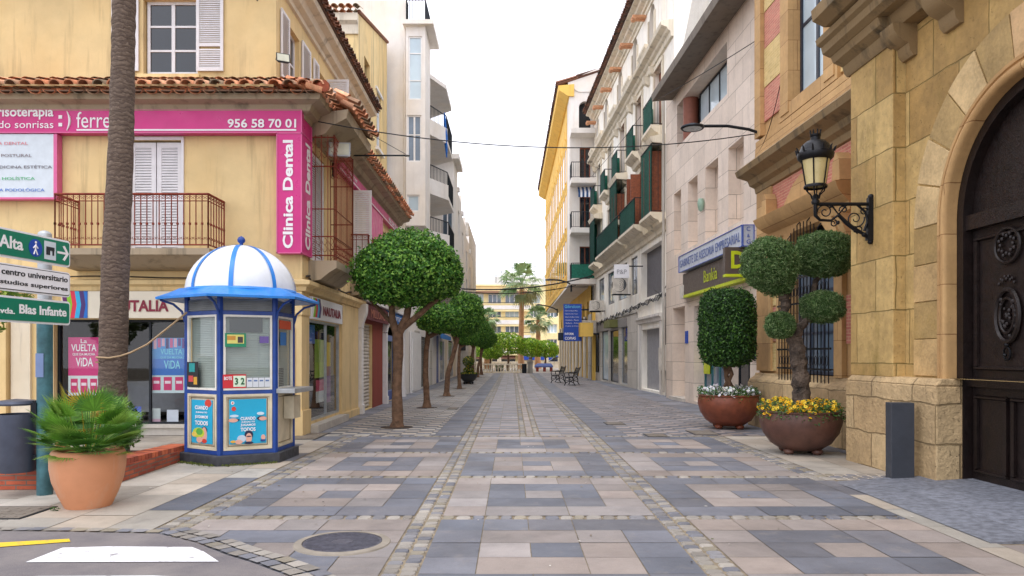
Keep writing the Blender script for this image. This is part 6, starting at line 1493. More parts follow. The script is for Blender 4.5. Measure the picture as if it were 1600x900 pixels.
kposter(LA, .05, .32, 1.13, 1.5, .022, 'black card with teal and orange shapes in the left kiosk window', [(.2, .7, .6, .95, lin(30, 150, 150), 1), (.15, .55, .2, .45, lin(200, 70, 70), 1), (.6, .9, .1, .4, lin(210, 160, 50), 1)], [], base=lin(28, 28, 34), name='window_card', cat='card')
kposter(RA, .1, .62, 2.0, 2.13, .022, 'orange strip card in the right kiosk window', [], [], base=lin(206, 80, 40), name='window_card', cat='card')
kposter(RA, .15, .4, 1.75, 1.95, .022, 'small blue card in the right kiosk window', [], [], base=lin(40, 110, 180), name='window_card', cat='card')
# moss at its foot
m = MB(); 
for i in range(500):
    k = RN.choice((3, 4)); fr, L = faces[k]; p = fr.p(RN.uniform(0, L), RN.uniform(0, .02), .1+RN.random()**2*.09); m.cc = RN.choice([lin(90, 110, 50), lin(120, 130, 60), lin(80, 84, 50)]); s = RN.uniform(.01, .025)
    m.poly([p, p+Vector((s, 0, s*.5)), p+Vector((0, -s*.3, s))])
m.cc = (1, 1, 1); tag(m.build('moss', leaf_m, recalc=False), 'moss and weeds along the dark base of the kiosk', 'moss', kind='stuff')

# ------------------------------------------------------------ palm trunk, rope, planter bed
PB = pp(176, 700, 11.0)
pt = thing('palm_tree', 'tall palm with a ringed grey trunk in front of the corner building', 'palm tree', (PB.x, PB.y, 0))
path = [(PB.x-.02, 11, 0), (PB.x-.01, 11, .5)]+[(pp(x, y, 11.0).x, 11.0, pp(x, y, 11.0).z) for x, y in ((176, 600), (178, 500), (181, 400), (186, 300), (190, 200), (192, 100), (194, 0))]
lx, lz = path[-1][0], path[-1][2]; path += [(lx+.05, 11, lz+1.2), (lx+.12, 11, lz+2.6)]
rr = [.26, .215, .2, .195, .19, .18, .172, .165, .158, .15, .15]
P2, R2 = [], []
for i in range(len(path)-1):
    for j in range(8):
        t = j/8; a, b = Vector(path[i]), Vector(path[i+1]); P2.append(a+(b-a)*t); R2.append((rr[i]+(rr[i+1]-rr[i])*t)*(1+.016*((j % 2)*2-1)+RN.uniform(-.035, .035)))
m = MB(); m.tube(P2, R2, 18); m.build('trunk', palm_bark, pt, smooth=60)
m = MB(); rg = random.Random(5); T = Vector(path[-1]); pc = [lin(60, 96, 40), lin(74, 110, 46), lin(50, 84, 40), lin(90, 118, 56)]
for i in range(34):
    a = i*2.399; el = rg.uniform(-.5, 1.3); dr = Vector((math.cos(a)*math.cos(el), math.sin(a)*math.cos(el), math.sin(el))); fan(m, T, T+dr*.95, (0, 0, 1), .85, 22, pc, rg, 2.8, .03, .35)
m.build('crown', leaf_m, pt, recalc=False)
m = MB(); A = pp(292, 488, 10.9); B = Vector((PB.x+.17, 10.9, pp(0, 556, 10.9).z)); Cc = pp(150, 566, 10.8)
m.tube([A, A+(B-A)*.3+Vector((0, 0, -.05)), A+(B-A)*.6+Vector((0, 0, -.09)), A+(B-A)*.85+Vector((0,0,-.05)), B, B+Vector((-.1, -.12, -.03)), B+Vector((-.3, -.1, -.02)), Cc+Vector((.06, .1, 0)), Cc, Cc+Vector((-.03, .2, .0))], .014, 6)
tag(m.build('rope', plain('beige_cable', lin(176, 150, 116), .7), smooth=60), 'beige rope tied from the kiosk roof to the palm trunk', 'rope')
pl = thing('brick_planter', 'low orange brick planter bed around the palm trunk', 'planter', (-6.2, 10, 0))
outer = [(-4.98, 11.45), (-4.92, 9.25), (-5.35, 8.75), (-9.5, 8.55), (-9.5, 11.45)]; inner = [(-5.3, 11.45), (-5.26, 9.45), (-5.5, 9.12), (-9.5, 8.95), (-9.5, 11.45)]
m = MB(); zt_ = [.20, .26, .30, .34, .2]
for i in range(3):
    a, b, c, d = outer[i], outer[i+1], inner[i+1], inner[i]
    m.hexa([(a[0],a[1],-.1),(b[0],b[1],-.1),(c[0],c[1],-.1),(d[0],d[1],-.1),(a[0],a[1],zt_[i]-.05),(b[0],b[1],zt_[i+1]-.05),(c[0],c[1],zt_[i+1]-.05),(d[0],d[1],zt_[i]-.05)])
m.build('brick_wall', brickr, pl)
m = MB(); capm = masonry('brick_coping', lin(196, 100, 66), lin(164, 78, 54), lin(124, 100, 88), .1, .6, .006, var=.25)
for i in range(3):
    a, b, c, d = [Vector((*q, 0)) for q in (outer[i], outer[i+1], inner[i+1], inner[i])]; L = (b-a).length; n = max(2, int(L/.1))
    o_ = Vector(((b-a).y, -(b-a).x, 0)).normalized()*(-.02)
    for j in range(n):
        g = .004/L; t0, t1 = j/n+g, (j+1)/n-g; z0 = zt_[i]+(zt_[i+1]-zt_[i])*j/n+RN.uniform(-.003, .003); pts4 = [a+(b-a)*t0+o_*-1, a+(b-a)*t1+o_*-1, d+(c-d)*t1, d+(c-d)*t0]
        cc = RN.choice([lin(196, 100, 66), lin(176, 84, 58), lin(206, 112, 76), lin(156, 76, 56)]); m.cc = cc
        m.hexa([Vector((p.x, p.y, z0-.05+.001)) for p in pts4]+[Vector((p.x, p.y, z0+.02)) for p in pts4])
m.cc = (1, 1, 1); m.build('coping', tile_m, pl)
m = MB(); m.poly([(x, y, .12) for x, y in inner]); m.build('soil', soil, pl)
def leafy(label, cat, c, shells, n, size, cols, stem=None, name='shrub', group=None, mat=leaf_m, seed=1, aspect=.5):
    root = thing(name, label, cat, c, group); rg = random.Random(seed)
    m = MB(); leaves(m, shells, n, size, cols, rg, aspect=aspect); m.build('foliage', mat, root, recalc=False)
    if stem:
        m = MB()
        for p, r in stem: m.tube(p, r, 8)
        m.build('stem', bark, root, smooth=60)
    return root
GR = [lin(50, 84, 34), lin(66, 104, 40), lin(84, 122, 50), lin(40, 68, 30)]
leafy('small dark shrub behind the potted palm in the brick bed', 'shrub', (-5.6, 10.3, .12), [((-5.55, 10.2, .62), (.38, .35, .42), 1, 0)], 1600, .06, GR, [([(-5.55, 10.2, .1), (-5.55, 10.2, .5)], .02)])
P = pp(2, 466, 12.6); leafy('yellow green bush behind the street signs at the left edge', 'bush', (P.x, P.y, 0), [(P, (.48, .35, .4), 1, 0), (P+Vector((-.5, 0, -.35)), (.5, .4, .5), 1, 0)], 2200, .09, [lin(110, 140, 40), lin(140, 160, 60), lin(80, 116, 40)], [([(P.x-.75, P.y, .1), (P.x-.6, P.y, P.z-.3)], .03)], 'bush', seed=3)
# terracotta pot with fan palm
py_ = gp(139, 799)[1]+.27; px_ = (138-CX)/F*py_
pot = thing('terracotta_pot', 'big round terracotta pot on the corner of the pavement', 'pot', (px_, py_, 0))
m = MB(); m.lathe((px_, py_, 0), [(.22, 0), (.23, .02), (.285, .14), (.335, .28), (.36, .42), (.362, .52), (.35, .575), (.335, .60), (.31, .605), (.295, .59), (.30, .55)], 40, wob=.006, cap=False)
m.build('bowl', terra, pot, smooth=60); m = MB(); m.lathe((px_, py_, 0), [(.335, .55), (.02, .57)], 24); m.lathe((px_, py_, 0), [(.24, .001), (.02, .002)], 24); m.build('soil', soil, pot)
fp = thing('fan_palm', 'bushy dwarf fan palm growing in the big terracotta pot', 'palm plant', (px_, py_, .57)); m = MB(); rg = random.Random(21)
fc = [lin(104, 154, 54), lin(128, 174, 68), lin(84, 130, 50), lin(150, 186, 84), lin(90, 138, 66)]
for i in range(96):
    a = i*2.399+rg.uniform(-.3, .3); el = math.asin(rg.uniform(.2, 1)) if i < 88 else rg.uniform(-.1, .25); L_ = rg.uniform(.14, .24)+.22*max(0, el)
    dr = Vector((math.cos(a)*math.cos(el), math.sin(a)*math.cos(el), math.sin(el))); b0 = Vector((px_, py_, .58))+Vector((math.cos(a), math.sin(a), 0))*.08
    cs = fc if rg.random() > .06 else [lin(190, 160, 50)]
    fan(m, b0, b0+dr*L_, (0, 0, 1), rg.uniform(.24, .31), 22, cs, rg, 2.9, .009, .05, .006, .5)
m.cc = (1, 1, 1); m.build('fronds', leaf_m, fp, recalc=False)
leafy('small tuft of weeds under the terracotta pot', 'weeds', (px_-.2, py_-.2, 0), [((px_-.2, py_-.25, .02), (.05, .03, .02), 1, 0)], 60, .02, GR, None, 'weed_tuft')
P = pp(98, 690, 9.3); m = MB(); m.lathe((P.x, P.y, .3), [(.05, 0), (.11, .3), (.12, .32), (.1, .32)], 16, cap=False); 
tag(m.build('small_pot', terra, smooth=40), 'small terracotta pot on the brick wall behind the fan palm', 'pot')
# ------------------------------------------------------------ signpost, bin
bx, by = gp(70, 773); sp = thing('signpost', 'direction signpost with a worn teal lower pole and a silver top', 'signpost', (bx, by, 0))
m = MB(); m.lathe((bx, by, 0), [(.082, -.02), (.082, 1.96)], 20); m.build('lower_pole', teal_metal, sp, smooth=40)
m = MB(); m.lathe((bx, by, 0), [(.072, 1.96), (.072, 2.98)]+[(.072*math.cos(PI/2*i/6), 2.98+.05*math.sin(PI/2*i/6)) for i in range(1, 6)]+[(.005, 3.03)], 20)
for z in (2.45, 2.14, 1.98, 2.72): m.lathe((bx, by, 0), [(.076, z), (.08, z+.01), (.08, z+.04), (.076, z+.05)], 20, cap=False)
m.build('upper_pole', grey_metal, sp, smooth=40)
m = MB(); m.lathe((bx, by, 0), [(.085, .62), (.088, .63), (.088, .65), (.085, .66)], 20, cap=False); m.build('band', grey_metal, sp, smooth=40)
m = MB(); m.wb(bx-.05, bx+.04, by-.089, by-.084, 1.35, 1.62); tag(m.build('sticker', plain('faded_sticker', lin(110, 130, 170), .5)), 'faded sticker on the teal pole', 'sticker')
def slat(zl, zr, hgt, label, base, border, k=0, xr=112):
    R_ = pp(xr+4, 0, 8.5); a = Vector((R_.x, 8.42, 0)); L_ = 1.55; D = Vector((.12, .99, 0)).normalized(); A = a-D*L_
    fr = Fr((A.x, A.y), (D.x, D.y), (D.y, -D.x)); root = thing('direction_sign', label, 'direction sign', fr.p(L_/2, zl, 0), 'direction signs on the post')
    z0, z1 = zl, zl+hgt; r = .035
    def rr_(u0, u1, a_, b_, rad):
        pts = []
        for cx_, cz_, s0 in ((u1-rad, a_+rad, -PI/2), (u1-rad, b_-rad, 0), (u0+rad, b_-rad, PI/2), (u0+rad, a_+rad, PI)):
            for i in range(5): t = s0+PI/2*i/4; pts.append((cx_+rad*math.cos(t), cz_+rad*math.sin(t)))
        return pts
    m = MB(); m.fprism(fr, rr_(0, L_, z0, z1, .04), -.03, 0); m.build('plate', sign_white, root)
    if border: m = MB(); m.fprism(fr, rr_(.014, L_-.014, z0+.014, z1-.014, .03), .001, .004); m.build('border', border, root)
    m = MB(); m.fprism(fr, rr_(.022, L_-.022, z0+.022, z1-.022, .025), .005, .008); m.build('field', base, root)
    return root, fr, L_
gs = green_sign; ink = plain('black_ink', lin(30, 32, 38), .5)
r1, f1, L_ = slat(2.60, 0, .30, 'top green direction sign with a walker symbol and a white arrow', gs, None)
text('Plaza Alta', f1, L_-.58, 2.70, .009, None, .115, sign_letters, r1, bold=.02, align='CENTER') if False else text('Plaza Alta', f1, L_-1.42, 2.695, .01, .72, .13, sign_letters, r1, bold=.02)
m = MB(); n = 24; c = (L_-.53, 2.75); m.fprism(f1, [(c[0]+.095*math.cos(2*PI*i/n), c[1]+.095*math.sin(2*PI*i/n)) for i in range(n)], .009, .012); m.build('blue_disc', blue_sign, r1)
m = MB(); m.fprism(f1, [(c[0]+.014*math.cos(2*PI*i/10), c[1]+.06+.014*math.sin(2*PI*i/10)) for i in range(10)], .013, .016)
for pts_ in (((0, .04), (-.005, -.01)), ((-.005, -.01), (-.03, -.07)), ((-.005, -.01), (.025, -.07)), ((0, .03), (-.035, -.005)), ((0, .03), (.03, 0))): m.tube([f1.p(c[0]+a, c[1]+b, .014) for a, b in pts_], .008, 4)
m.build('walker', sign_letters, r1)
m = MB(); c = (L_-.32, 2.75); m.box(f1, c[0]-.085, c[0]+.085, c[1]-.1, c[1]+.1, .009, .012); m.build('white_square', frost, r1)
m = MB(); m.box(f1, c[0]-.06, c[0]+.06, c[1]+.0, c[1]+.04, .013, .016); 
for a in (-.06, -.03, .03): m.box(f1, c[0]+a, c[0]+a+.025, c[1]-.05, c[1]+.0, .0131, .016)
m.build('monument_symbol', ink, r1)
m = MB(); c = (L_-.11, 2.75); m.fprism(f1, [(c[0]-.1, c[1]-.012), (c[0]+.03, c[1]-.012), (c[0]-.02, c[1]-.075), (c[0]+.01, c[1]-.085), (c[0]+.075, c[1]), (c[0]+.01, c[1]+.085), (c[0]-.02, c[1]+.075), (c[0]+.03, c[1]+.012), (c[0]-.1, c[1]+.012)], .009, .013); m.build('arrow', sign_letters, r1)
r2, f2, L_ = slat(2.26, 0, .28, 'middle white direction sign with two lines of black lettering', sign_white, ink)
text('centro universitario', f2, L_-.98, 2.425, .01, .93, .06, ink, r2, bold=.015); text('de estudios superiores', f2, L_-1.22, 2.315, .01, 1.17, .06, ink, r2, bold=.015)
r3, f3_, L_ = slat(1.94, 0, .27, 'bottom green direction sign with avenue name in white', gs, None)
text('avda.', f3_, L_-1.05, 2.025, .01, .24, .06, sign_letters, r3, bold=.015); text('Blas Infante', f3_, L_-.75, 2.035, .01, .68, .1, sign_letters, r3, bold=.025)
bn = thing('litter_bin', 'slate blue litter bin with a curved lid fixed to the signpost', 'litter bin', (bx-.42, by, .25)); bm_ = plain('slate_metal', lin(74, 80, 96), .45, .3, var=.15)
m = MB(); cx_, cy_ = bx-.31, by-.02; m.lathe((cx_, cy_, 0), [(.18, .27), (.20, .30), (.205, .93), (.195, .93), (.17, .35)], 28, cap=False); m.lathe((cx_, cy_, 0), [(.18, .27), (.01, .27)], 28, cap=False)
m.build('bin_body', bm_, bn, smooth=40)
m = MB(); m.lathe((cx_, cy_, 0), [(.205, 1.03), (.215, 1.05), (.2, 1.08), (.02, 1.1)], 28); m.build('bin_lid', bm_, bn, smooth=40)
m = MB(); m.wb(cx_+.19, bx-.07, cy_-.03, cy_+.03, .4, .46); m.wb(cx_+.19, bx-.07, cy_-.03, cy_+.03, .85, 1.08); m.wb(cx_+.2, cx_+.26, cy_-.06, cy_+.06, .9, 1.06); m.build('bin_bracket', dark_metal, bn)
# ------------------------------------------------------------ street trees
def street_tree(name, label, base, tk, crown, n, size, cols, seed, group, bump=1.0):
    root = thing(name, label, 'tree', base, group); rg = random.Random(seed)
    m = MB()
    for pts_, rs in tk: 
        P3, R3 = [], []
        for i in range(len(pts_)-1):
            for j in range(5): t = j/5; P3.append(Vector(pts_[i])+(Vector(pts_[i+1])-Vector(pts_[i]))*t); R3.append((rs[i]+(rs[i+1]-rs[i])*t)*rg.uniform(.95, 1.06))
        P3.append(Vector(pts_[-1])); R3.append(rs[-1]); m.tube(P3, R3, 10)
    m.build('trunk', bark, root, smooth=70)
    m = MB(); leaves(m, crown, n, size, cols, rg, depth=.22, aspect=.55, bump=bump)
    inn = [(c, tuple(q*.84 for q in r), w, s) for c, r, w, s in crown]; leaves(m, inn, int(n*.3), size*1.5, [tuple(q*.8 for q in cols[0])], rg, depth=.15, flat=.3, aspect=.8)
    m.build('crown', leaf_m, root, recalc=False)
    return root
TC = [lin(60, 106, 38), lin(78, 130, 46), lin(104, 154, 58), lin(48, 90, 36), lin(136, 178, 76)]
Y1 = 16.3; X1 = (620-CX)/F*Y1; cX, cZ = (637-CX)/F*Y1, 3.42
trunk = [([(X1, Y1, -.02), (X1+.02, Y1, .15), (X1+.0, Y1, .9), (X1+.03, Y1, 1.6), (X1+.02, Y1, 2.1)], [.18, .125, .11, .11, .125]),
         ([(X1+.0, Y1, 2.05), (X1-.1, Y1, 2.4), (X1-.12, Y1, 2.9)], [.09, .075, .06]), ([(X1+.03, Y1, 2.05), (X1+.22, Y1, 2.45), (X1+.3, Y1+.1, 3.0)], [.1, .08, .06]),
         ([(X1+.12, Y1, 2.2), (X1+.5, Y1, 2.5), (X1+.9, Y1, 2.85)], [.08, .065, .05]), ([(X1, Y1, 2.2), (X1-.4, Y1+.2, 2.6), (X1-.7, Y1+.3, 2.9)], [.06, .045, .03])]
crown1 = [((cX, Y1, cZ+.02), (1.2, 1.2, .72), 1.0, 2.4), ((cX, Y1, cZ+.2), (1.0, 1.0, .75), .5, 0), ((cX+.95, Y1, cZ-.1), (.28, .4, .42), .1, 0), ((cX-.5, Y1-.4, cZ-.5), (.4, .4, .2), .08, 0)]
G_TREE = 'clipped trees along the left side of the street'
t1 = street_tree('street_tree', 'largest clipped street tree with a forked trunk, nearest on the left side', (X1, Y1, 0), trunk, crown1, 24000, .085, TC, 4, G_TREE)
def pit(x, y, r=.32):
    m = MB(); m.lathe((x, y, 0), [(r, -.003), (r, .006), (.0, .02)], 20, cap=False); return m
ms = pit(X1, Y1, .36); tag(ms.build('tree_pit', soil), kind='structure')
Y2 = 22.4; X2 = (667-CX)/F*Y2
tk2 = [([(X2, Y2, -.02), (X2+.0, Y2, .2), (X2-.04, Y2, 1.0), (X2-.02, Y2, 1.7), (X2+.03, Y2, 2.15), (X2+.35, Y2, 2.3), (X2+.55, Y2, 2.6)], [.15, .1, .085, .08, .08, .06, .04]), ([(X2+.0, Y2, 2.05), (X2+.02, Y2, 2.6)], [.05, .04]), ([(X2+.3, Y2, 2.28), (X2+.75, Y2, 2.35), (X2+.95, Y2, 2.65)], [.05, .04, .03])]
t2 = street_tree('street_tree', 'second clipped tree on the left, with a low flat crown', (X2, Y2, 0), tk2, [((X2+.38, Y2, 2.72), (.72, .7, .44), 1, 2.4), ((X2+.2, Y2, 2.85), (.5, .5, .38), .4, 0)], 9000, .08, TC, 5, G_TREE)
Y3 = 28.8; X3 = (698-CX)/F*Y3
tk3 = [([(X3, Y3, -.02), (X3, Y3, .2), (X3+.05, Y3, .9), (X3+.25, Y3, 1.6), (X3+.4, Y3, 2.2), (X3+.55, Y3, 2.9)], [.17, .11, .1, .09, .09, .05]), ([(X3+.38, Y3, 2.1), (X3+.1, Y3, 2.6)], [.05, .03])]
t3_ = street_tree('street_tree', 'third tree on the left, leaning with a tall rounded crown', (X3, Y3, 0), tk3, [((X3+.75, Y3, 3.2), (.72, .7, .85), 1, 2.3), ((X3+.5, Y3, 2.9), (.6, .6, .6), .4, 0)], 11000, .08, TC, 6, G_TREE)
LBL = ['fourth tree on the left, behind the leaning tree', 'fifth tree on the left, just beyond the dark planter bowl', 'sixth tree on the left, in the dense far group', 'seventh tree on the left, in the far group near the balustrade', 'last clipped tree on the left, closest to the balustrade']
for i, (y, src, rz, sc) in enumerate(((35.0, t2, .4, (.9, .9, .92)), (41.6, t3_, 0, (.85, .85, .92)), (47.5, t2, 0, (1.1, 1.1, 1.15)), (53.5, t3_, .3, (.9, .9, .9)), (60, t2, .2, (1.2, 1.2, 1.1)))):
    x = -2.5-.0*i; dup(src, (x, y, 0), rz, LBL[i], sc)
    tag(pit(x, y).build('tree_pit', soil), kind='structure')
for x, y in ((X2, Y2), (X3, Y3)): tag(pit(x, y).build('tree_pit', soil), kind='structure')
# ------------------------------------------------------------ big round planters on the right
def bigpot(c, R_, hgt, mat, label):
    root = thing('round_planter', label, 'planter', c, 'big bowl planters on the right')
    s = hgt/.68
    m = MB(); m.lathe(c, [(.30*R_, .05*s), (.5*R_, .07*s), (.74*R_, .17*s), (.92*R_, .33*s), (1.0*R_, .50*s), (.985*R_, .60*s), (.96*R_, .645*s), (.985*R_, .655*s), (.99*R_, .675*s), (.97*R_, .685*s), (.92*R_, .68*s), (.9*R_, .62*s)], 48, cap=False)
    m.lathe(c, [(.30*R_, .05*s), (.01, .05*s)], 24, cap=False); m.build('bowl', mat, root, smooth=50)
    for k in range(4):
        a = .6+PI/2*k; m = MB(); m.ball((c[0]+.48*R_*math.cos(a), c[1]+.48*R_*math.sin(a), .05), (.09, .09, .055), 10, 6); m.build('foot', mat, root, smooth=60)
    m = MB(); m.lathe(c, [(.91*R_, .62*s), (.01, .66*s)], 32, cap=False); m.build('soil', soil, root)
def flowers(c, R_, z, cols, label, n=420, seed=3, spill=.1):
    root = thing('flower_bed', label, 'flowers', (c[0], c[1], z), 'flowers in the bowl planters'); rg = random.Random(seed); m = MB(); g = MB()
    for i in range(4200):
        a = rg.random()*2*PI; r = R_*(1-rg.random()**2*.75)+spill*rg.random(); zz = z+rg.uniform(-.03, .19)+.04*math.sin(a*5+r*9)-max(0, r-R_)*1.0
        g.cc = tuple(q*rg.uniform(.7, 1.3) for q in rg.choice(GR)); p = Vector((c[0]+r*math.cos(a), c[1]+r*math.sin(a), zz)); s = rg.uniform(.03, .055); t = Vector((rg.gauss(0, 1), rg.gauss(0, 1), rg.gauss(0, .5))).normalized(); b = t.orthogonal().normalized()
        g.poly([p, p+t*s*.5+b*s*.25, p+t*s, p+t*s*.5-b*s*.25])
    g.cc = (1, 1, 1); g.build('greenery', leaf_m, root, recalc=False)
    for i in range(n):
        a = rg.random()*2*PI; r = R_*(1-rg.random()**1.6*.7)+spill*rg.random()*.9; zz = z+rg.uniform(.05, .20)+.04*math.sin(a*5+r*9)-max(0, r-R_)*1.0
        if math.sin(a*7+r*4)+math.sin(a*3+1) < -.5: continue
        p = Vector((c[0]+r*math.cos(a), c[1]+r*math.sin(a), zz))
        nn = Vector((rg.gauss(0, .5), -.8+rg.gauss(0, .4), .7)).normalized(); t = nn.orthogonal().normalized(); b = nn.cross(t); s = rg.uniform(.022, .034)
        col = rg.choice(cols)
        for k in range(5):
            aa = 2*PI*k/5; m.cc = tuple(q*rg.uniform(.85, 1.1) for q in col); d = t*math.cos(aa)+b*math.sin(aa); e = t*math.cos(aa+1.2)+b*math.sin(aa+1.2)
            m.poly([p, p+d*s, p+(d+e).normalized()*s*1.15+nn*.004, p+e*s])
        m.cc = lin(60, 40, 20) if cols[0][2] < .3 else lin(190, 190, 60); m.poly([p+nn*.004+t*.008, p+nn*.004+b*.008, p+nn*.004-t*.008, p+nn*.004-b*.008])
    m.cc = (1, 1, 1); m.build('blossoms', petal_m, root, recalc=False)
c1 = (4.72, 12.05, 0); bigpot(c1, .64, .70, glazed, 'dark brown bowl planter holding the olive tree')
flowers(c1, .58, .66, [lin(250, 200, 20), lin(240, 176, 10), lin(252, 216, 60)], 'yellow pansies around the olive tree trunk', 520, 3)
c2 = ((1138-CX)/F*16.15, 16.15, 0); bigpot(c2, .655, .74, glazed2, 'russet bowl planter holding the clipped drum tree')
flowers(c2, .6, .70, [lin(240, 240, 246), lin(226, 228, 240), lin(250, 248, 250)], 'white pansies around the clipped drum tree', 420, 4, .06)
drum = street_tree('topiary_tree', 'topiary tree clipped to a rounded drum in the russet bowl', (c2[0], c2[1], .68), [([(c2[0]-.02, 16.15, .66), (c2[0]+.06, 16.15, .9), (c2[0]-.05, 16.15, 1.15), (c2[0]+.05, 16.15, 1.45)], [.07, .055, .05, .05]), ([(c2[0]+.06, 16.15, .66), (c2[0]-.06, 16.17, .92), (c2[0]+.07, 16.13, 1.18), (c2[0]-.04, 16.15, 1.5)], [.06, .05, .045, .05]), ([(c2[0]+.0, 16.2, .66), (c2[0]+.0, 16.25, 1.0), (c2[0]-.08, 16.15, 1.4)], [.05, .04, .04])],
    [((c2[0]-.03, 16.15, 2.2), (.61, .61, .83), 1, 4.5)], 20000, .06, [lin(42, 76, 32), lin(54, 92, 38), lin(34, 62, 28), lin(84, 124, 52)], 8, None, bump=.35)
ol = lambda x, y, dy=0: pp(x, y, 12.05+dy)
oc = [lin(104, 134, 82), lin(84, 114, 62), lin(134, 156, 104), lin(66, 96, 48)]
tk = [([ol(1252, 640), ol(1252, 600), ol(1247, 560), ol(1243, 530), ol(1238, 505)], [.17, .155, .14, .15, .15]), ([ol(1240, 515), ol(1224, 490), ol(1228, 470), ol(1216, 445), ol(1208, 425)], [.11, .085, .09, .06, .04]), ([ol(1246, 515), ol(1262, 500), ol(1280, 490), ol(1300, 487)], [.09, .06, .05, .03]),
      ([ol(1226, 470), ol(1228, 455), ol(1220, 445)], [.08, .05, .04]), ([ol(1240, 508), ol(1228, 512), ol(1220, 508)], [.06, .05, .03]), ([ol(1254, 506, .1), ol(1268, 470, .25), ol(1274, 440, .3), ol(1284, 420, .3)], [.07, .055, .05, .04])]
crs = [((ol(1203, 413)).to_tuple(), (.46, .45, .44), 1, 2.1), ((ol(1213, 440)).to_tuple(), (.3, .3, .25), .2, 0), ((ol(1286, 398, .3)).to_tuple(), (.47, .45, .385), 1, 2.5), ((ol(1285, 480)).to_tuple(), (.345, .33, .26), .5, 2.5), ((ol(1219, 508, -.1)).to_tuple(), (.24, .24, .22), .3, 2.2)]
olt = thing('olive_tree', 'cloud pruned olive tree with four grey green balls in the dark brown bowl', 'olive tree', (4.72, 12.05, .66)); rg = random.Random(9)
m = MB()
for pts_, rs in tk:
    P3, R3 = [], []
    for i in range(len(pts_)-1):
        for j in range(6): t = j/6; P3.append(pts_[i]+(pts_[i+1]-pts_[i])*t+Vector((rg.gauss(0, .011), rg.gauss(0, .011), 0))); R3.append((rs[i]+(rs[i+1]-rs[i])*t)*rg.uniform(.84, 1.1)*.92)
    m.tube(P3, R3, 14)
m.build('trunk', olive_bark, olt, smooth=60)
for i, s in enumerate((crs[:2], crs[2:3], crs[3:4], crs[4:5])):
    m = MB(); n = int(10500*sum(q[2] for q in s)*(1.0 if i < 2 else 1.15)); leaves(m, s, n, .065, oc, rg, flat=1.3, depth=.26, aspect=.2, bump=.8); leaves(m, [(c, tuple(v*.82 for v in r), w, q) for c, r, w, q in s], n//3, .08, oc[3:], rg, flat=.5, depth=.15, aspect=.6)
    m.build('foliage_ball', leaf_m, olt, recalc=False)
# bollard
y = 9.35; x = (1406-CX)/F*y; m = MB(); fb_ = vf((x, y), -4); m.box(fb_, -.155, .155, -.02, .975, -.13, .13) if False else m.box(fb_, -.14, .14, .0, 1.0, -.09, .09)
tag(m.build('bollard', plain('graphite_bollard', lin(60, 64, 72), .5, .1, var=.12), bevel=.006), 'square dark grey metal bollard in front of the portal plinth', 'bollard')
# wall lantern on its scrolled bracket
LX = Tp.p(10.62, 0, 0); u_ = Tp.u(1365); W0 = Tp.p(u_, 0, 0)
ln = thing('wall_lantern', 'ornate black wall lantern with yellowish glass on a scrolled bracket', 'wall lantern', (W0.x, W0.y, 3.1))
yl = W0.y; P0_ = lambda px, py: pp(px, py, yl)
m = MB(); m.hexa([P0_(1356, 375), P0_(1368, 375), P0_(1368, 375)+Vector((0, .08, 0)), P0_(1356, 375)+Vector((0, .08, 0)), P0_(1358, 308), P0_(1368, 308), P0_(1368, 308)+Vector((0, .08, 0)), P0_(1358, 308)+Vector((0, .08, 0))])
m.ball(P0_(1363, 307)+Vector((0, .04, 0)), .045, 10, 8); m.ball(P0_(1362, 377)+Vector((0, .04, 0)), .04, 10, 8)
dv = Vector((0, .04, 0))
def tb(pts_, r, n=6): m.tube([P0_(*q)+dv for q in pts_], r, n)
tb([(1360, 318), (1276, 318)], .026, 8); tb([(1276, 310), (1276, 336), (1283, 343), (1300, 344), (1312, 335)], [.03, .028, .022, .02, .018])
tb([(1312, 335), (1325, 348), (1338, 358), (1350, 364), (1360, 372)], [.024, .03, .03, .024, .03])
def spiral(cx_, cy_, r0, turns, a0, sgn=1, th=.011):
    pl = []
    for i in range(30): t = i/29; a = a0+sgn*turns*2*PI*t; r = r0*(1-t*.82); pl.append((cx_+r*math.cos(a), cy_+r*math.sin(a)))
    tb(pl, [th*(1-.3*i/29) for i in range(30)], 5)
spiral(1291, 330, 12, 1.4, PI*1.0); spiral(1338, 341, 15, 1.5, -.2); spiral(1320, 327, 7, 1.2, 2.8); spiral(1352, 330, 7, 1.2, 0, -1); spiral(1304, 348, 6, 1.3, -1.2); spiral(1345, 358, 7, 1.2, 2)
for q, r in (((1311, 347), .03), ((1300, 322), .02), ((1352, 366), .035), ((1338, 360), .025), ((1322, 322), .02)): m.ball(P0_(*q)+dv, r, 8, 6)
tb([(1300, 318), (1312, 334), (1326, 318)], .014); tb([(1340, 318), (1354, 330), (1358, 345), (1352, 360)], .018)
m.build('bracket', black_iron, ln, smooth=60)
Lc = P0_(1276, 0)+dv; mpp = yl/F; zz = lambda py: H+(CY-py)*mpp
m = MB(); C0 = (Lc.x, Lc.y, 0)
m.lathe(C0, [(.05, zz(318)), (.06, zz(314)), (.035, zz(310)), (.045, zz(306)), (.03, zz(303))], 12)
for k in range(6):
    a = PI/3*k; c_, s_ = math.cos(a), math.sin(a)
    m.tube([(Lc.x+.05*c_, Lc.y+.05*s_, zz(310)), (Lc.x+.07*c_, Lc.y+.07*s_, zz(303)), (Lc.x+.13*c_, Lc.y+.13*s_, zz(297)), (Lc.x+.135*c_, Lc.y+.135*s_, zz(291))], .01, 5)
    m.tube([(Lc.x+.14*c_, Lc.y+.14*s_, zz(290)), (Lc.x+.205*c_, Lc.y+.205*s_, zz(246))], .011, 5)
m.lathe(C0, [(.16, zz(293)), (.165, zz(291)), (.15, zz(288)), (.14, zz(289))], 24, cap=False)
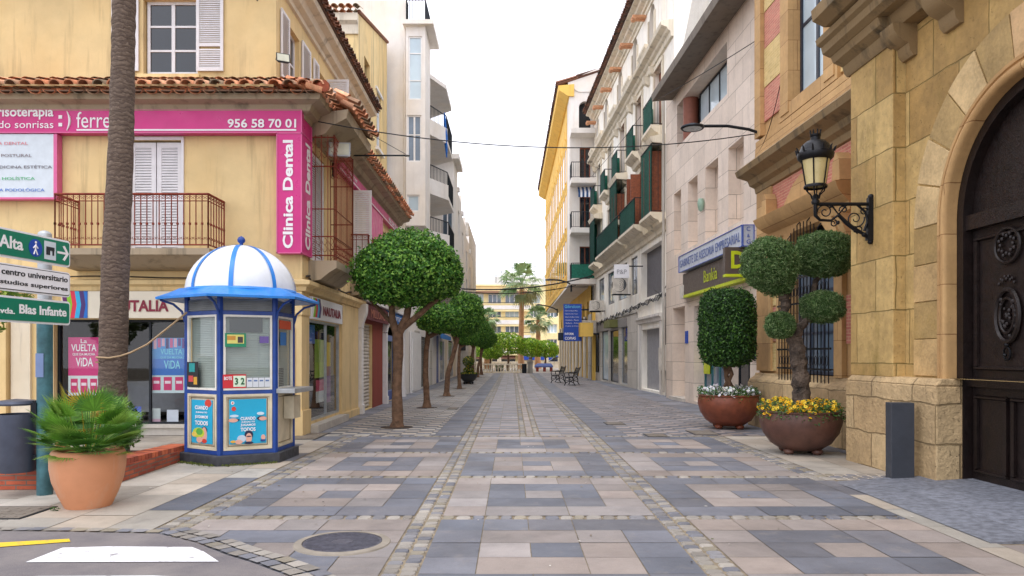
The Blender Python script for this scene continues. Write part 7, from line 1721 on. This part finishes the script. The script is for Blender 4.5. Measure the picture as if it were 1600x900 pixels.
m.lathe(C0, [(.21, zz(250)), (.245, zz(246)), (.255, zz(240)), (.235, zz(237)), (.22, zz(234)), (.19, zz(226)), (.13, zz(220)), (.07, zz(218)), (.065, zz(213)), (.075, zz(212)), (.075, zz(209)), (.06, zz(209))], 30)
for k in range(12):
    a = PI/6*k; p = Vector((Lc.x+.25*math.cos(a), Lc.y+.25*math.sin(a), zz(238))); m.tube([p, p+Vector((.01*math.cos(a), .01*math.sin(a), .05)), p+Vector((.03*math.cos(a), .03*math.sin(a), .075))], [.018, .014, .004], 5)
    a += .2
for k in range(8):
    a = PI/4*k; p = Vector((Lc.x+.065*math.cos(a), Lc.y+.065*math.sin(a), zz(210))); m.tube([p, p+Vector((.008*math.cos(a), .008*math.sin(a), .05))], [.01, .012], 4); m.ball(p+Vector((.01*math.cos(a), .01*math.sin(a), .06)), .012, 6, 4)
m.build('lantern_cage', black_iron, ln, smooth=50)
m = MB(); m.lathe(C0, [(.135, zz(290)), (.198, zz(247))], 24, cap=False); m.build('lantern_glass', plain('lantern_panes', lin(196, 180, 128), .3, var=.12), ln, smooth=40)
# ------------------------------------------------------------ street lamps and overhead wires
def lamp(wall_p, head_p, label, r=.035, bz=.25, hs=1):
    root = thing('street_lamp', label, 'street lamp', wall_p, 'wall mounted street lamps'); a, b = Vector(wall_p), Vector(head_p); t = (b-a)
    m = MB(); m.tube([a, a+t*.2+Vector((0, 0, bz*.5)), a+t*.5+Vector((0, 0, bz*.9)), a+t*.85+Vector((0, 0, bz)), b+Vector((0, 0, bz))], r, 8); m.box(FF(a.y+.1), a.x-.04, a.x+.06, a.z-.5, a.z+.1, 0, .18); m.build('arm', dark_metal, root, smooth=50)
    m = MB(); c = b+Vector((0, 0, bz)); m.lathe(c, [(.0, .06*hs), (.12*hs, .05*hs), (.26*hs, .0), (.27*hs, -.03*hs), (.24*hs, -.06*hs), (.2*hs, -.05*hs)], 24, cap=False); m.build('lamp_head', dark_metal, root, smooth=40)
    m = MB(); m.lathe(c, [(.22*hs, -.052*hs), (.0, -.07*hs)], 24, cap=False); m.build('lens', plain('lamp_lens', lin(190, 200, 205), .3), root, smooth=60)
a = pp(1178, 213, 16.8); b = pp(1082, 208, 16.8); lamp((5.72, 16.8, a.z+.05), (b.x, 16.8, b.z-.1), 'dark wall lamp on a curved arm between the bank and the town hall')
b = pp(858, 438, 48.0); lamp((3.85, 48.0, b.z-.25), (b.x, 48.0, b.z-.2), 'far wall lamp on a curved arm by the white balconies', .05)
b = pp(842, 477, 62.0); lamp((3.8, 62.0, b.z-.4), (b.x, 62.0, b.z-.2), 'farthest wall lamp below the mustard facade', .05)
b = pp(636, 243, 17.3); lamp((Fs.p(17.3, 0).x, 17.3, b.z), (b.x, 17.3, b.z), 'thin straight lamp arm on the left wall above the first tree', .02, .0, .25)
wires = []
def wire(a, b, sag, label, r=.012, name='overhead_wire'):
    a, b = Vector(a), Vector(b); pts_ = [a+(b-a)*i/24-Vector((0, 0, sag*4*(i/24)*(1-i/24))) for i in range(25)]; m = MB(); m.tube(pts_, r, 5)
    tag(m.build(name, black_iron), label, 'wire', 'overhead wires')
wire(pp(497, 190, 14.9), pp(1181, 209, 16.9), .42, 'wire sagging across the whole street above the trees')
wire(Fs.p(17.3, 7.4, -.2), pp(634, 241, 17.3), .0, 'stay wire holding the thin lamp arm', .007)
wire(pp(718, 451, 45), pp(925, 431, 47), .35, 'far cable crossing in front of the palms', .045)
wire(pp(718, 455, 45), pp(900, 446, 47), .3, 'lower far cable crossing in front of the palms', .03)
wire(Bk.p(26.8, 10.9, .6), Bk.p(17.1, 9.2, .1), .05, 'pale wire from the roof slab to the town hall corner', .012)
wire(Tw.p(16.9, 6.2, .1), Tw.p(15.4, 7.5, .1), .3, 'thin wire curling over the town hall frieze', .008)
wire(pp(925, 275, 46), pp(1025, 150, 31), .1, 'thin wire along the attic of the old building', .012)
# ------------------------------------------------------------ benches, far planter bowl
def bench(c, rz, label):
    root = thing('bench', label, 'bench', (0, 0, 0), 'cast iron benches on the right')
    m = MB()
    for i in range(5): m.wb(-.75, .75, .01+.088*i-.2, .088+.088*i-.2, .43, .46)
    m.build('seat', black_iron, root)
    m = MB()
    for i in range(5): z = .52+.085*i; y_ = .24+.03*i; m.hexa([Vector(q) for q in ((-.75,y_,z),(.75,y_,z),(.75,y_+.02,z),(-.75,y_+.02,z),(-.75,y_+.02,z+.065),(.75,y_+.02,z+.065),(.75,y_+.04,z+.065),(-.75,y_+.04,z+.065))])
    m.build('backrest', black_iron, root)
    for s in (-1, 1):
        x = s*.68; m = MB(); T_ = lambda l, r: m.tube([(x, a, b) for a, b in l], r, 6)
        T_([(-.25, 0), (-.18, .12), (-.22, .28), (-.2, .43), (.22, .43), (.26, .6), (.4, .97)], .026); T_([(.34, 0), (.25, .14), (.26, .3), (.2, .43)], .026); T_([(-.18, .14), (.04, .24), (.25, .14)], .02)
        T_([(-.2, .43), (-.24, .56), (-.22, .66), (-.1, .68), (.28, .64)], .024)
        for i in range(2): m.tube([(x, .0+.1*math.cos(a*PI/5)*(1-i*.3)-.1+.25*i, .32+.07*math.sin(a*PI/5)) for a in range(10)], .012, 5, closed=True)
        m.build('side_frame', black_iron, root, smooth=60)
    root.location = c; root.rotation_euler = (0, 0, rz); return root
x, y = gp(893, 602); bench((x, y+.3, 0), math.radians(-104), 'nearer black cast iron bench facing across the street')
x, y = gp(882, 598.5); bb = bench((x-.35, y+1.0, 0), math.radians(-104), 'farther black cast iron bench just behind the nearer one')
BY = 40.9; BX_ = (732-CX)/F*BY; fbw = thing('footed_bowl', 'black footed bowl planter with a two ball shrub between the left trees', 'planter', (BX_, BY, 0), 'planter bowls up the street')
m = MB(); m.lathe((BX_, BY, 0), [(.12, .1), (.3, .16), (.45, .34), (.52, .52), (.54, .56), (.48, .54)], 24, cap=False)
for k in range(4): m.ball((BX_+.25*math.cos(k*PI/2+.5), BY+.25*math.sin(k*PI/2+.5), .07), .07, 8, 6)
m.build('bowl', plain('black_pot', lin(40, 42, 44), .5), fbw, smooth=50)
leafy('two ball clipped shrub with yellow flowers in the black footed bowl', 'shrub', (BX_, BY, .5), [((BX_, BY, 1.25), (.32, .32, .3), 1, 0), ((BX_, BY, .78), (.3, .3, .17), .6, 0), ((BX_, BY, .58), (.5, .5, .1), .8, 0)], 2400, .08, GR+[lin(200, 180, 40)], [([(BX_, BY, .5), (BX_, BY, 1.2)], .03)], seed=6)
x, y = gp(780, 582.5); root = thing('footed_bowl', 'small dark pot with a round shrub in front of the balustrade', 'planter', (x, y, 0), 'planter bowls up the street')
m = MB(); m.lathe((x, y, 0), [(.15, .02), (.25, .1), (.36, .3), (.38, .36), (.3, .34)], 16, cap=False); m.build('bowl', MATS['black_pot'], root, smooth=40)
leafy('round green shrub in the small dark pot by the balustrade', 'shrub', (x, y, .3), [((x, y, .55), (.36, .36, .3), 1, 0)], 900, .08, GR, None, seed=7)
# ------------------------------------------------------------ plaza: balustrade, trees, palms, far building
bs = thing('balustrade', 'stone balustrade with short posts closing the end of the street', 'balustrade', (-1, 66, 0)); stn = stone_trim
m = MB(); m.wb(-5.2, 1.2, 66.0, 66.3, 0, .14); m.build('base_rail', stn, bs); m = MB(); m.wb(-5.2, 1.2, 65.97, 66.33, .72, .84); m.build('top_rail', stn, bs)
for i in range(25):
    x = -5.0+.25*i; m = MB(); m.lathe((x, 66.15, 0), [(.06, .14), (.05, .2), (.085, .32), (.07, .45), (.045, .56), (.06, .62), (.06, .72)], 10); m.build('baluster', stn, bs, smooth=50)
pr_ = thing('stone_pier', 'square stone pier with a ball top at the right end of the balustrade', 'pier', (1.62, 66.1, 0))
m = MB(); m.wb(1.38, 1.86, 65.8, 66.3, 0, .95); m.wb(1.33, 1.91, 65.75, 66.35, .95, 1.05); m.build('shaft', conc, pr_); m = MB(); m.lathe((1.62, 66.05, 1.05), [(.24, 0), (.22, .12), (.1, .2), (.1, .24)], 12); m.ball((1.62, 66.05, 1.38), .13, 12, 8); m.build('finial', dark_conc, pr_, smooth=50)
m = MB(); m.lathe((1.1, 65.5, 0), [(.2, 0), (.22, .1), (.22, .8), (.18, .84)], 16); tag(m.build('litter_bin', dark_metal, smooth=40), 'dark cylindrical bin beside the stone pier', 'litter bin')
root = thing('low_stall', 'low blue and white covered table with brown legs on the plaza', 'table', (3.2, 72, 0))
m = MB(); m.wb(2.2, 4.0, 71.6, 72.4, .42, .58); m.hexa([Vector(q) for q in ((2.2,71.6,.58),(4.0,71.6,.58),(4.0,72.4,.58),(2.2,72.4,.58),(2.5,71.9,.8),(3.8,71.9,.8),(3.8,72.1,.8),(2.5,72.1,.8))]); m.build('tabletop', plain('faded_blue', lin(90, 110, 170), .7), root)
for x in (2.35, 3.05, 3.7): m = MB(); m.wb(x, x+.25, 71.7, 72.3, 0, .42); m.build('leg', redwall, root)
lw = thing('plaza_wall', 'low pale wall with stone urns across the far side of the plaza', 'wall', (0, 92, 0)); m = MB(); m.wb(-25, 12, 91.8, 92.1, 0, .7); m.wb(-25, 12, 91.7, 92.2, .7, .8); m.build('wall', stn, lw)
for x in (-3.6, -1.6, 4.3, 6.0):
    m = MB(); m.wb(x-.25, x+.25, 91.7, 92.2, .8, 1.3); m.lathe((x, 91.95, 1.3), [(.1, 0), (.28, .25), (.25, .5), (.06, .6), (.04, .75)], 12); m.build('urn', stn, lw, smooth=40)
OC = [lin(140, 182, 50), lin(160, 196, 62), lin(116, 160, 48), lin(180, 206, 80), lin(96, 140, 44)]
for i, (px, py, yy, rx, rz, lb) in enumerate(((793, 537, 76, 1.75, 1.45, 'bright green orange tree left of the tall palm'), (829, 543, 80, 1.3, 1.3, 'yellow green orange tree just right of the tall palm'), (851, 545, 82, 1.5, 1.2, 'rightmost orange tree of the plaza'), (765, 548, 79, 1.3, 1.1, 'orange tree behind the far left street trees'), (740, 540, 84, 2.0, 1.6, 'leftmost orange tree of the plaza, nearly hidden by the street trees'))):
    c = pp(px, py, yy); leafy(lb, 'tree', (c.x, yy, 0), [(c, (rx, rx, rz*.8), 1, 0), (c+Vector((rx*.5, .2, -.2)), (rx*.6, rx*.6, rz*.6), .5, 0), (c+Vector((-rx*.5, -.2, .2)), (rx*.6, rx*.6, rz*.6), .5, 0)], 3200, .24, OC, [([(c.x, yy, -.1), (c.x+.1, yy, 1), (c.x, yy, c.z)], [.14, .11, .08])], 'orange_tree', 'orange trees on the plaza', seed=20+i)
PCc = [lin(140, 168, 116), lin(164, 186, 136), lin(116, 148, 98), lin(180, 198, 154)]
def fpalm(px, py, yy, rad, label, seed, n=46, tr=.28):
    c = pp(px, py, yy); root = thing('fan_palm_tree', label, 'palm tree', (c.x, yy, 0), 'palms on the plaza'); rg = random.Random(seed)
    m = MB(); m.tube([(c.x+.0, yy, -.1), (c.x-.1, yy, 1.5), (c.x-.0, yy, c.z*.6), (c.x, yy, c.z)], [tr*1.6, tr*1.15, tr, tr*.9], 12); m.build('trunk', plain('brown_palm_trunk', lin(172, 128, 92), .9, var=.25, sc=3), root, smooth=60)
    m = MB()
    for i in range(n):
        a = i*2.399; el = rg.uniform(-1.1, 1.35); dr = Vector((math.cos(a)*math.cos(el), math.sin(a)*math.cos(el), math.sin(el)+.15)); cs = PCc if el > -.6 else [lin(150, 148, 108), lin(126, 136, 90)]
        fan(m, c, c+dr*rad*.55, (0, 0, 1), rad*.5, 14, cs, rg, 2.6, rad*.03, .45, .03)
    m.cc = (1, 1, 1); m.build('crown', leaf_m, root, recalc=False)
fpalm(815, 446, 84, 3.1, 'tall fan palm in the middle of the plaza', 31); fpalm(841, 500, 88, 2.1, 'shorter fan palm right of the tall one', 32); fpalm(762, 500, 86, 1.7, 'short fan palm behind the far left trees', 33)
# far building
FY = 130.0; ff = FF(FY); fbld = thing('far_apartment_building', 'yellow apartment building with white balcony bands across the plaza', 'building', (0, FY, -1.6))
fz = lambda py: ff.z(800, py); m = MB(); XL, XR = -20.0, 10.5
bands = [(478, 484), (500.5, 507), (524, 530), (547, 552)]; wz = [(459, 474), (483.5, 496), (506.5, 520.5), (530, 544)]
wl = []
for (ya, yb) in wz:
    for (a, b) in ((-7.6, -5.0), (-4.2, -1.9), (-1.2, 1.2), (3.2, 5.0), (6.2, 8.0), (-12, -9.5), (-16, -13)): wl.append((a, b, fz(yb), fz(ya), .5))
m.wall(ff, XL, XR, -1.7, fz(447), wl); m.poly([ff.p(XR, -1.7), ff.p(XR, fz(447)), ff.p(XR, fz(447), -10), ff.p(XR, -1.7, -10)]); m.box(ff, XL, XR+.2, fz(447), fz(445), -10, .4); m.build('wall', yellow_far, fbld)
m = MB(); m.box(ff, XL+.1, XR-.1, -1.6, fz(449), -9, -.6); m.build('interior', dark_in, fbld)
for w_ in wl: window(fbld, ff, w_[0], w_[1], w_[2], w_[3], -.45, 3, 1, sign_white, mglass if RN.random() > .4 else lglass, .1)
for ya, yb in bands:
    m = MB(); m.box(ff, -9.0, 3.3, fz(yb), fz(ya), .0, 1.4); m.build('balcony_parapet', whitew, fbld); m = MB(); m.box(ff, -9.0, 3.3, fz(yb+7), fz(yb)-.01, .0, 1.2) if False else m.box(ff, -9.0, 3.3, fz(yb)-.35, fz(yb)-.01, 0, 1.3); m.build('balcony_soffit', yellow_far, fbld)
    b = MB(); b.tube([ff.p(-9, fz(ya)+.5, 1.35), ff.p(3.3, fz(ya)+.5, 1.35)], .05, 4); b.build('balcony_rail', dark_metal, fbld)
m = MB(); m.box(ff, -9, 3.5, fz(459), fz(456), 0, 2.0); m.build('roof_awning_slab', plain('brown_slab', lin(140, 104, 80), .7), fbld)
for a, b, lb, tx_ in ((1.2, 4.4, 'far navy awning right behind the tall palm', 'CAFE'), (5.0, 8.3, 'far navy awning at the right edge of the plaza view', 'LA PLAZA')):
    root = thing('shop_awning', lb, 'awning', (a, FY-1, 1), 'navy awnings on the far building'); m = MB(); m.prof(ff, a, b, [(0, 1.9), (.1, 1.95), (1.5, 1.4), (1.5, .75), (1.4, .75), (1.4, 1.3)]); m.build('canopy', plain('navy_fabric', lin(24, 60, 150), .7), root)
    text(tx_, ff, (a+b)/2, .95, 1.53, (b-a)*.5, .35, sign_letters, root, align='CENTER') if False else None
for a, b in ((-7, -4.2), (-3.5, 0.6)): m = MB(); m.box(ff, a, b, -1.6, .9, .01, .1); m.build('shop_window', dglass, fbld); m = MB(); m.prof(ff, a, b, [(0, 1.6), (.1, 1.6), (1, 1.2), (1, 1.0), (0, 1.2)]); m.build('shop_canopy', plain('brown_canopy', lin(120, 84, 70), .8), fbld)
rb = thing('white_rooftop_building', 'white upper storey seen above the yellow building, with aerials', 'building', (0, 146, 0)); g5 = FF(146.0); gz = lambda y: g5.z(800, y)
m = MB(); m.box(g5, -20, 7.5, 0, gz(432), -8, 0); m.box(g5, -2, 1.5, gz(432), gz(426), -5, -1); m.build('wall', plain('pale_white_wall', lin(232, 230, 228), .8, var=.04), rb)
m = MB(); m.box(g5, 6.3, 9.2, 0, gz(430), -8, .5); m.build('blue_penthouse', frost, rb)
m = MB()
for px, h, w in ((783, 422, 1), (792, 428, .6), (800, 416, 1.2), (828, 424, .8), (836, 412, .9), (775, 426, .5)):
    p = pp(px, 434, 145.5); zt2 = gz(h); m.tube([(p.x, 145.5, p.z-1), (p.x, 145.5, zt2)], .05, 4)
    for k in range(3): m.tube([(p.x-w*.6, 145.5, zt2-.3*k), (p.x+w*.6, 145.5, zt2-.3*k)], .03, 4)
m.build('aerials', dark_metal, rb)
# a parked car on the far right
cr = thing('parked_car', 'dark blue parked car half hidden by the low wall at the far right', 'car', (6.3, 96, -.1), )
m = MB(); cyc = 96; sec = [(4.6, .35), (4.6, .8), (5.0, .95), (5.5, 1.4), (6.9, 1.42), (7.5, .98), (8.2, .88), (8.3, .4)]
fcar = FF(cyc); m.fprism(fcar, [(a, b) for a, b in sec], -.85, .85); m.build('body', plain('car_paint', lin(30, 40, 60), .25, .3), cr, bevel=.06)
m = MB(); m.fprism(fcar, [(5.2, .97), (5.6, 1.34), (6.8, 1.36), (7.3, .99)], .85, .86); m.build('side_window', dglass, cr)
for x in (5.3, 7.5): m = MB(); m.tube([(x, cyc-.9, .32), (x, cyc-.7, .32)], .32, 16); m.build('wheel', black_iron, cr)
# fallen leaves and grit lying on the paving
m = MB(); rg = random.Random(77)
for i in range(420):
    x, y = rg.uniform(-4.6, 4.6), rg.uniform(5.2, 26)
    if rg.random() < .4: x = rg.gauss(-2.6, .6)
    if x < -1.2 and y < 6.8: continue
    s = rg.uniform(.008, .026); a = rg.random()*6.3; m.cc = rg.choice([lin(110, 90, 60), lin(140, 120, 80), lin(90, 100, 50), lin(200, 196, 186), lin(60, 52, 46)])
    d = Vector((math.cos(a), math.sin(a), 0))*s; e = Vector((-math.sin(a), math.cos(a), 0))*s*.5; p = Vector((x, y, .012))
    m.poly([p-d, p+e+Vector((0, 0, .004)), p+d, p-e])
m.cc = (1, 1, 1); tag(m.build('fallen_leaves', leaf_m, recalc=False), 'small dry leaves and grit scattered on the street paving', 'leaves', kind='stuff')
# ------------------------------------------------------------ camera, light
cam = bpy.data.cameras.new('camera'); co = bpy.data.objects.new('camera', cam); COL.objects.link(co); scene.camera = co
co.location = (0, 0, H); co.rotation_euler = (math.radians(90), 0, 0)
cam.sensor_width = 36; cam.lens = 36*F/1600; cam.shift_y = (CY-450)/1600; cam.clip_end = 4000; cam.clip_start = .05
w = bpy.data.worlds.new('World'); scene.world = w; w.use_nodes = True; nt = w.node_tree; nt.nodes.clear()
o = nt.nodes.new('ShaderNodeOutputWorld'); bg = nt.nodes.new('ShaderNodeBackground'); sky = nt.nodes.new('ShaderNodeTexSky')
sky.sky_type = 'NISHITA'; sky.sun_disc = False; sky.sun_elevation = math.radians(68); sky.sun_rotation = math.radians(200); sky.air_density = 1.0; sky.dust_density = 3.0
tc = nt.nodes.new('ShaderNodeTexCoord'); nz = nt.nodes.new('ShaderNodeTexNoise'); nz.inputs['Scale'].default_value = 2.2; nz.inputs['Detail'].default_value = 5
nt.links.new(tc.outputs['Generated'], nz.inputs['Vector'])
mr = nt.nodes.new('ShaderNodeMapRange'); mr.inputs[1].default_value = .3; mr.inputs[2].default_value = .7; mr.inputs[3].default_value = 11.5; mr.inputs[4].default_value = 13.5
nt.links.new(nz.outputs['Fac'], mr.inputs[0])
cx = nt.nodes.new('ShaderNodeCombineXYZ')
m2 = nt.nodes.new('ShaderNodeMath'); m2.operation = 'MULTIPLY'; m2.inputs[1].default_value = 1.08
nt.links.new(mr.outputs[0], cx.inputs[0]); nt.links.new(mr.outputs[0], cx.inputs[1]); nt.links.new(mr.outputs[0], m2.inputs[0]); nt.links.new(m2.outputs[0], cx.inputs[2])
mx = nt.nodes.new('ShaderNodeMix'); mx.data_type = 'RGBA'; mx.inputs[0].default_value = .82
nt.links.new(sky.outputs[0], mx.inputs[6]); nt.links.new(cx.outputs[0], mx.inputs[7]); nt.links.new(mx.outputs[2], bg.inputs[0]); bg.inputs[1].default_value = .1
nt.links.new(bg.outputs[0], o.inputs[0])
sl = bpy.data.lights.new('sun', 'SUN'); sl.energy = .6; sl.angle = math.radians(35); sl.color = (1, .97, .93)
so = bpy.data.objects.new('sun', sl); COL.objects.link(so); so.location = (0, 0, 60)
d = Vector((math.sin(math.radians(200))*math.cos(math.radians(68)), math.cos(math.radians(200))*math.cos(math.radians(68)), math.sin(math.radians(68))))
so.rotation_euler = d.to_track_quat('Z', 'Y').to_euler()
v = scene.view_settings; v.view_transform = 'Standard'; v.look = 'None'; v.gamma = 1; v.use_curve_mapping = False; v.exposure = .76
scene.cycles.max_bounces = 6; scene.cycles.transparent_max_bounces = 12
bpy.context.view_layer.update()
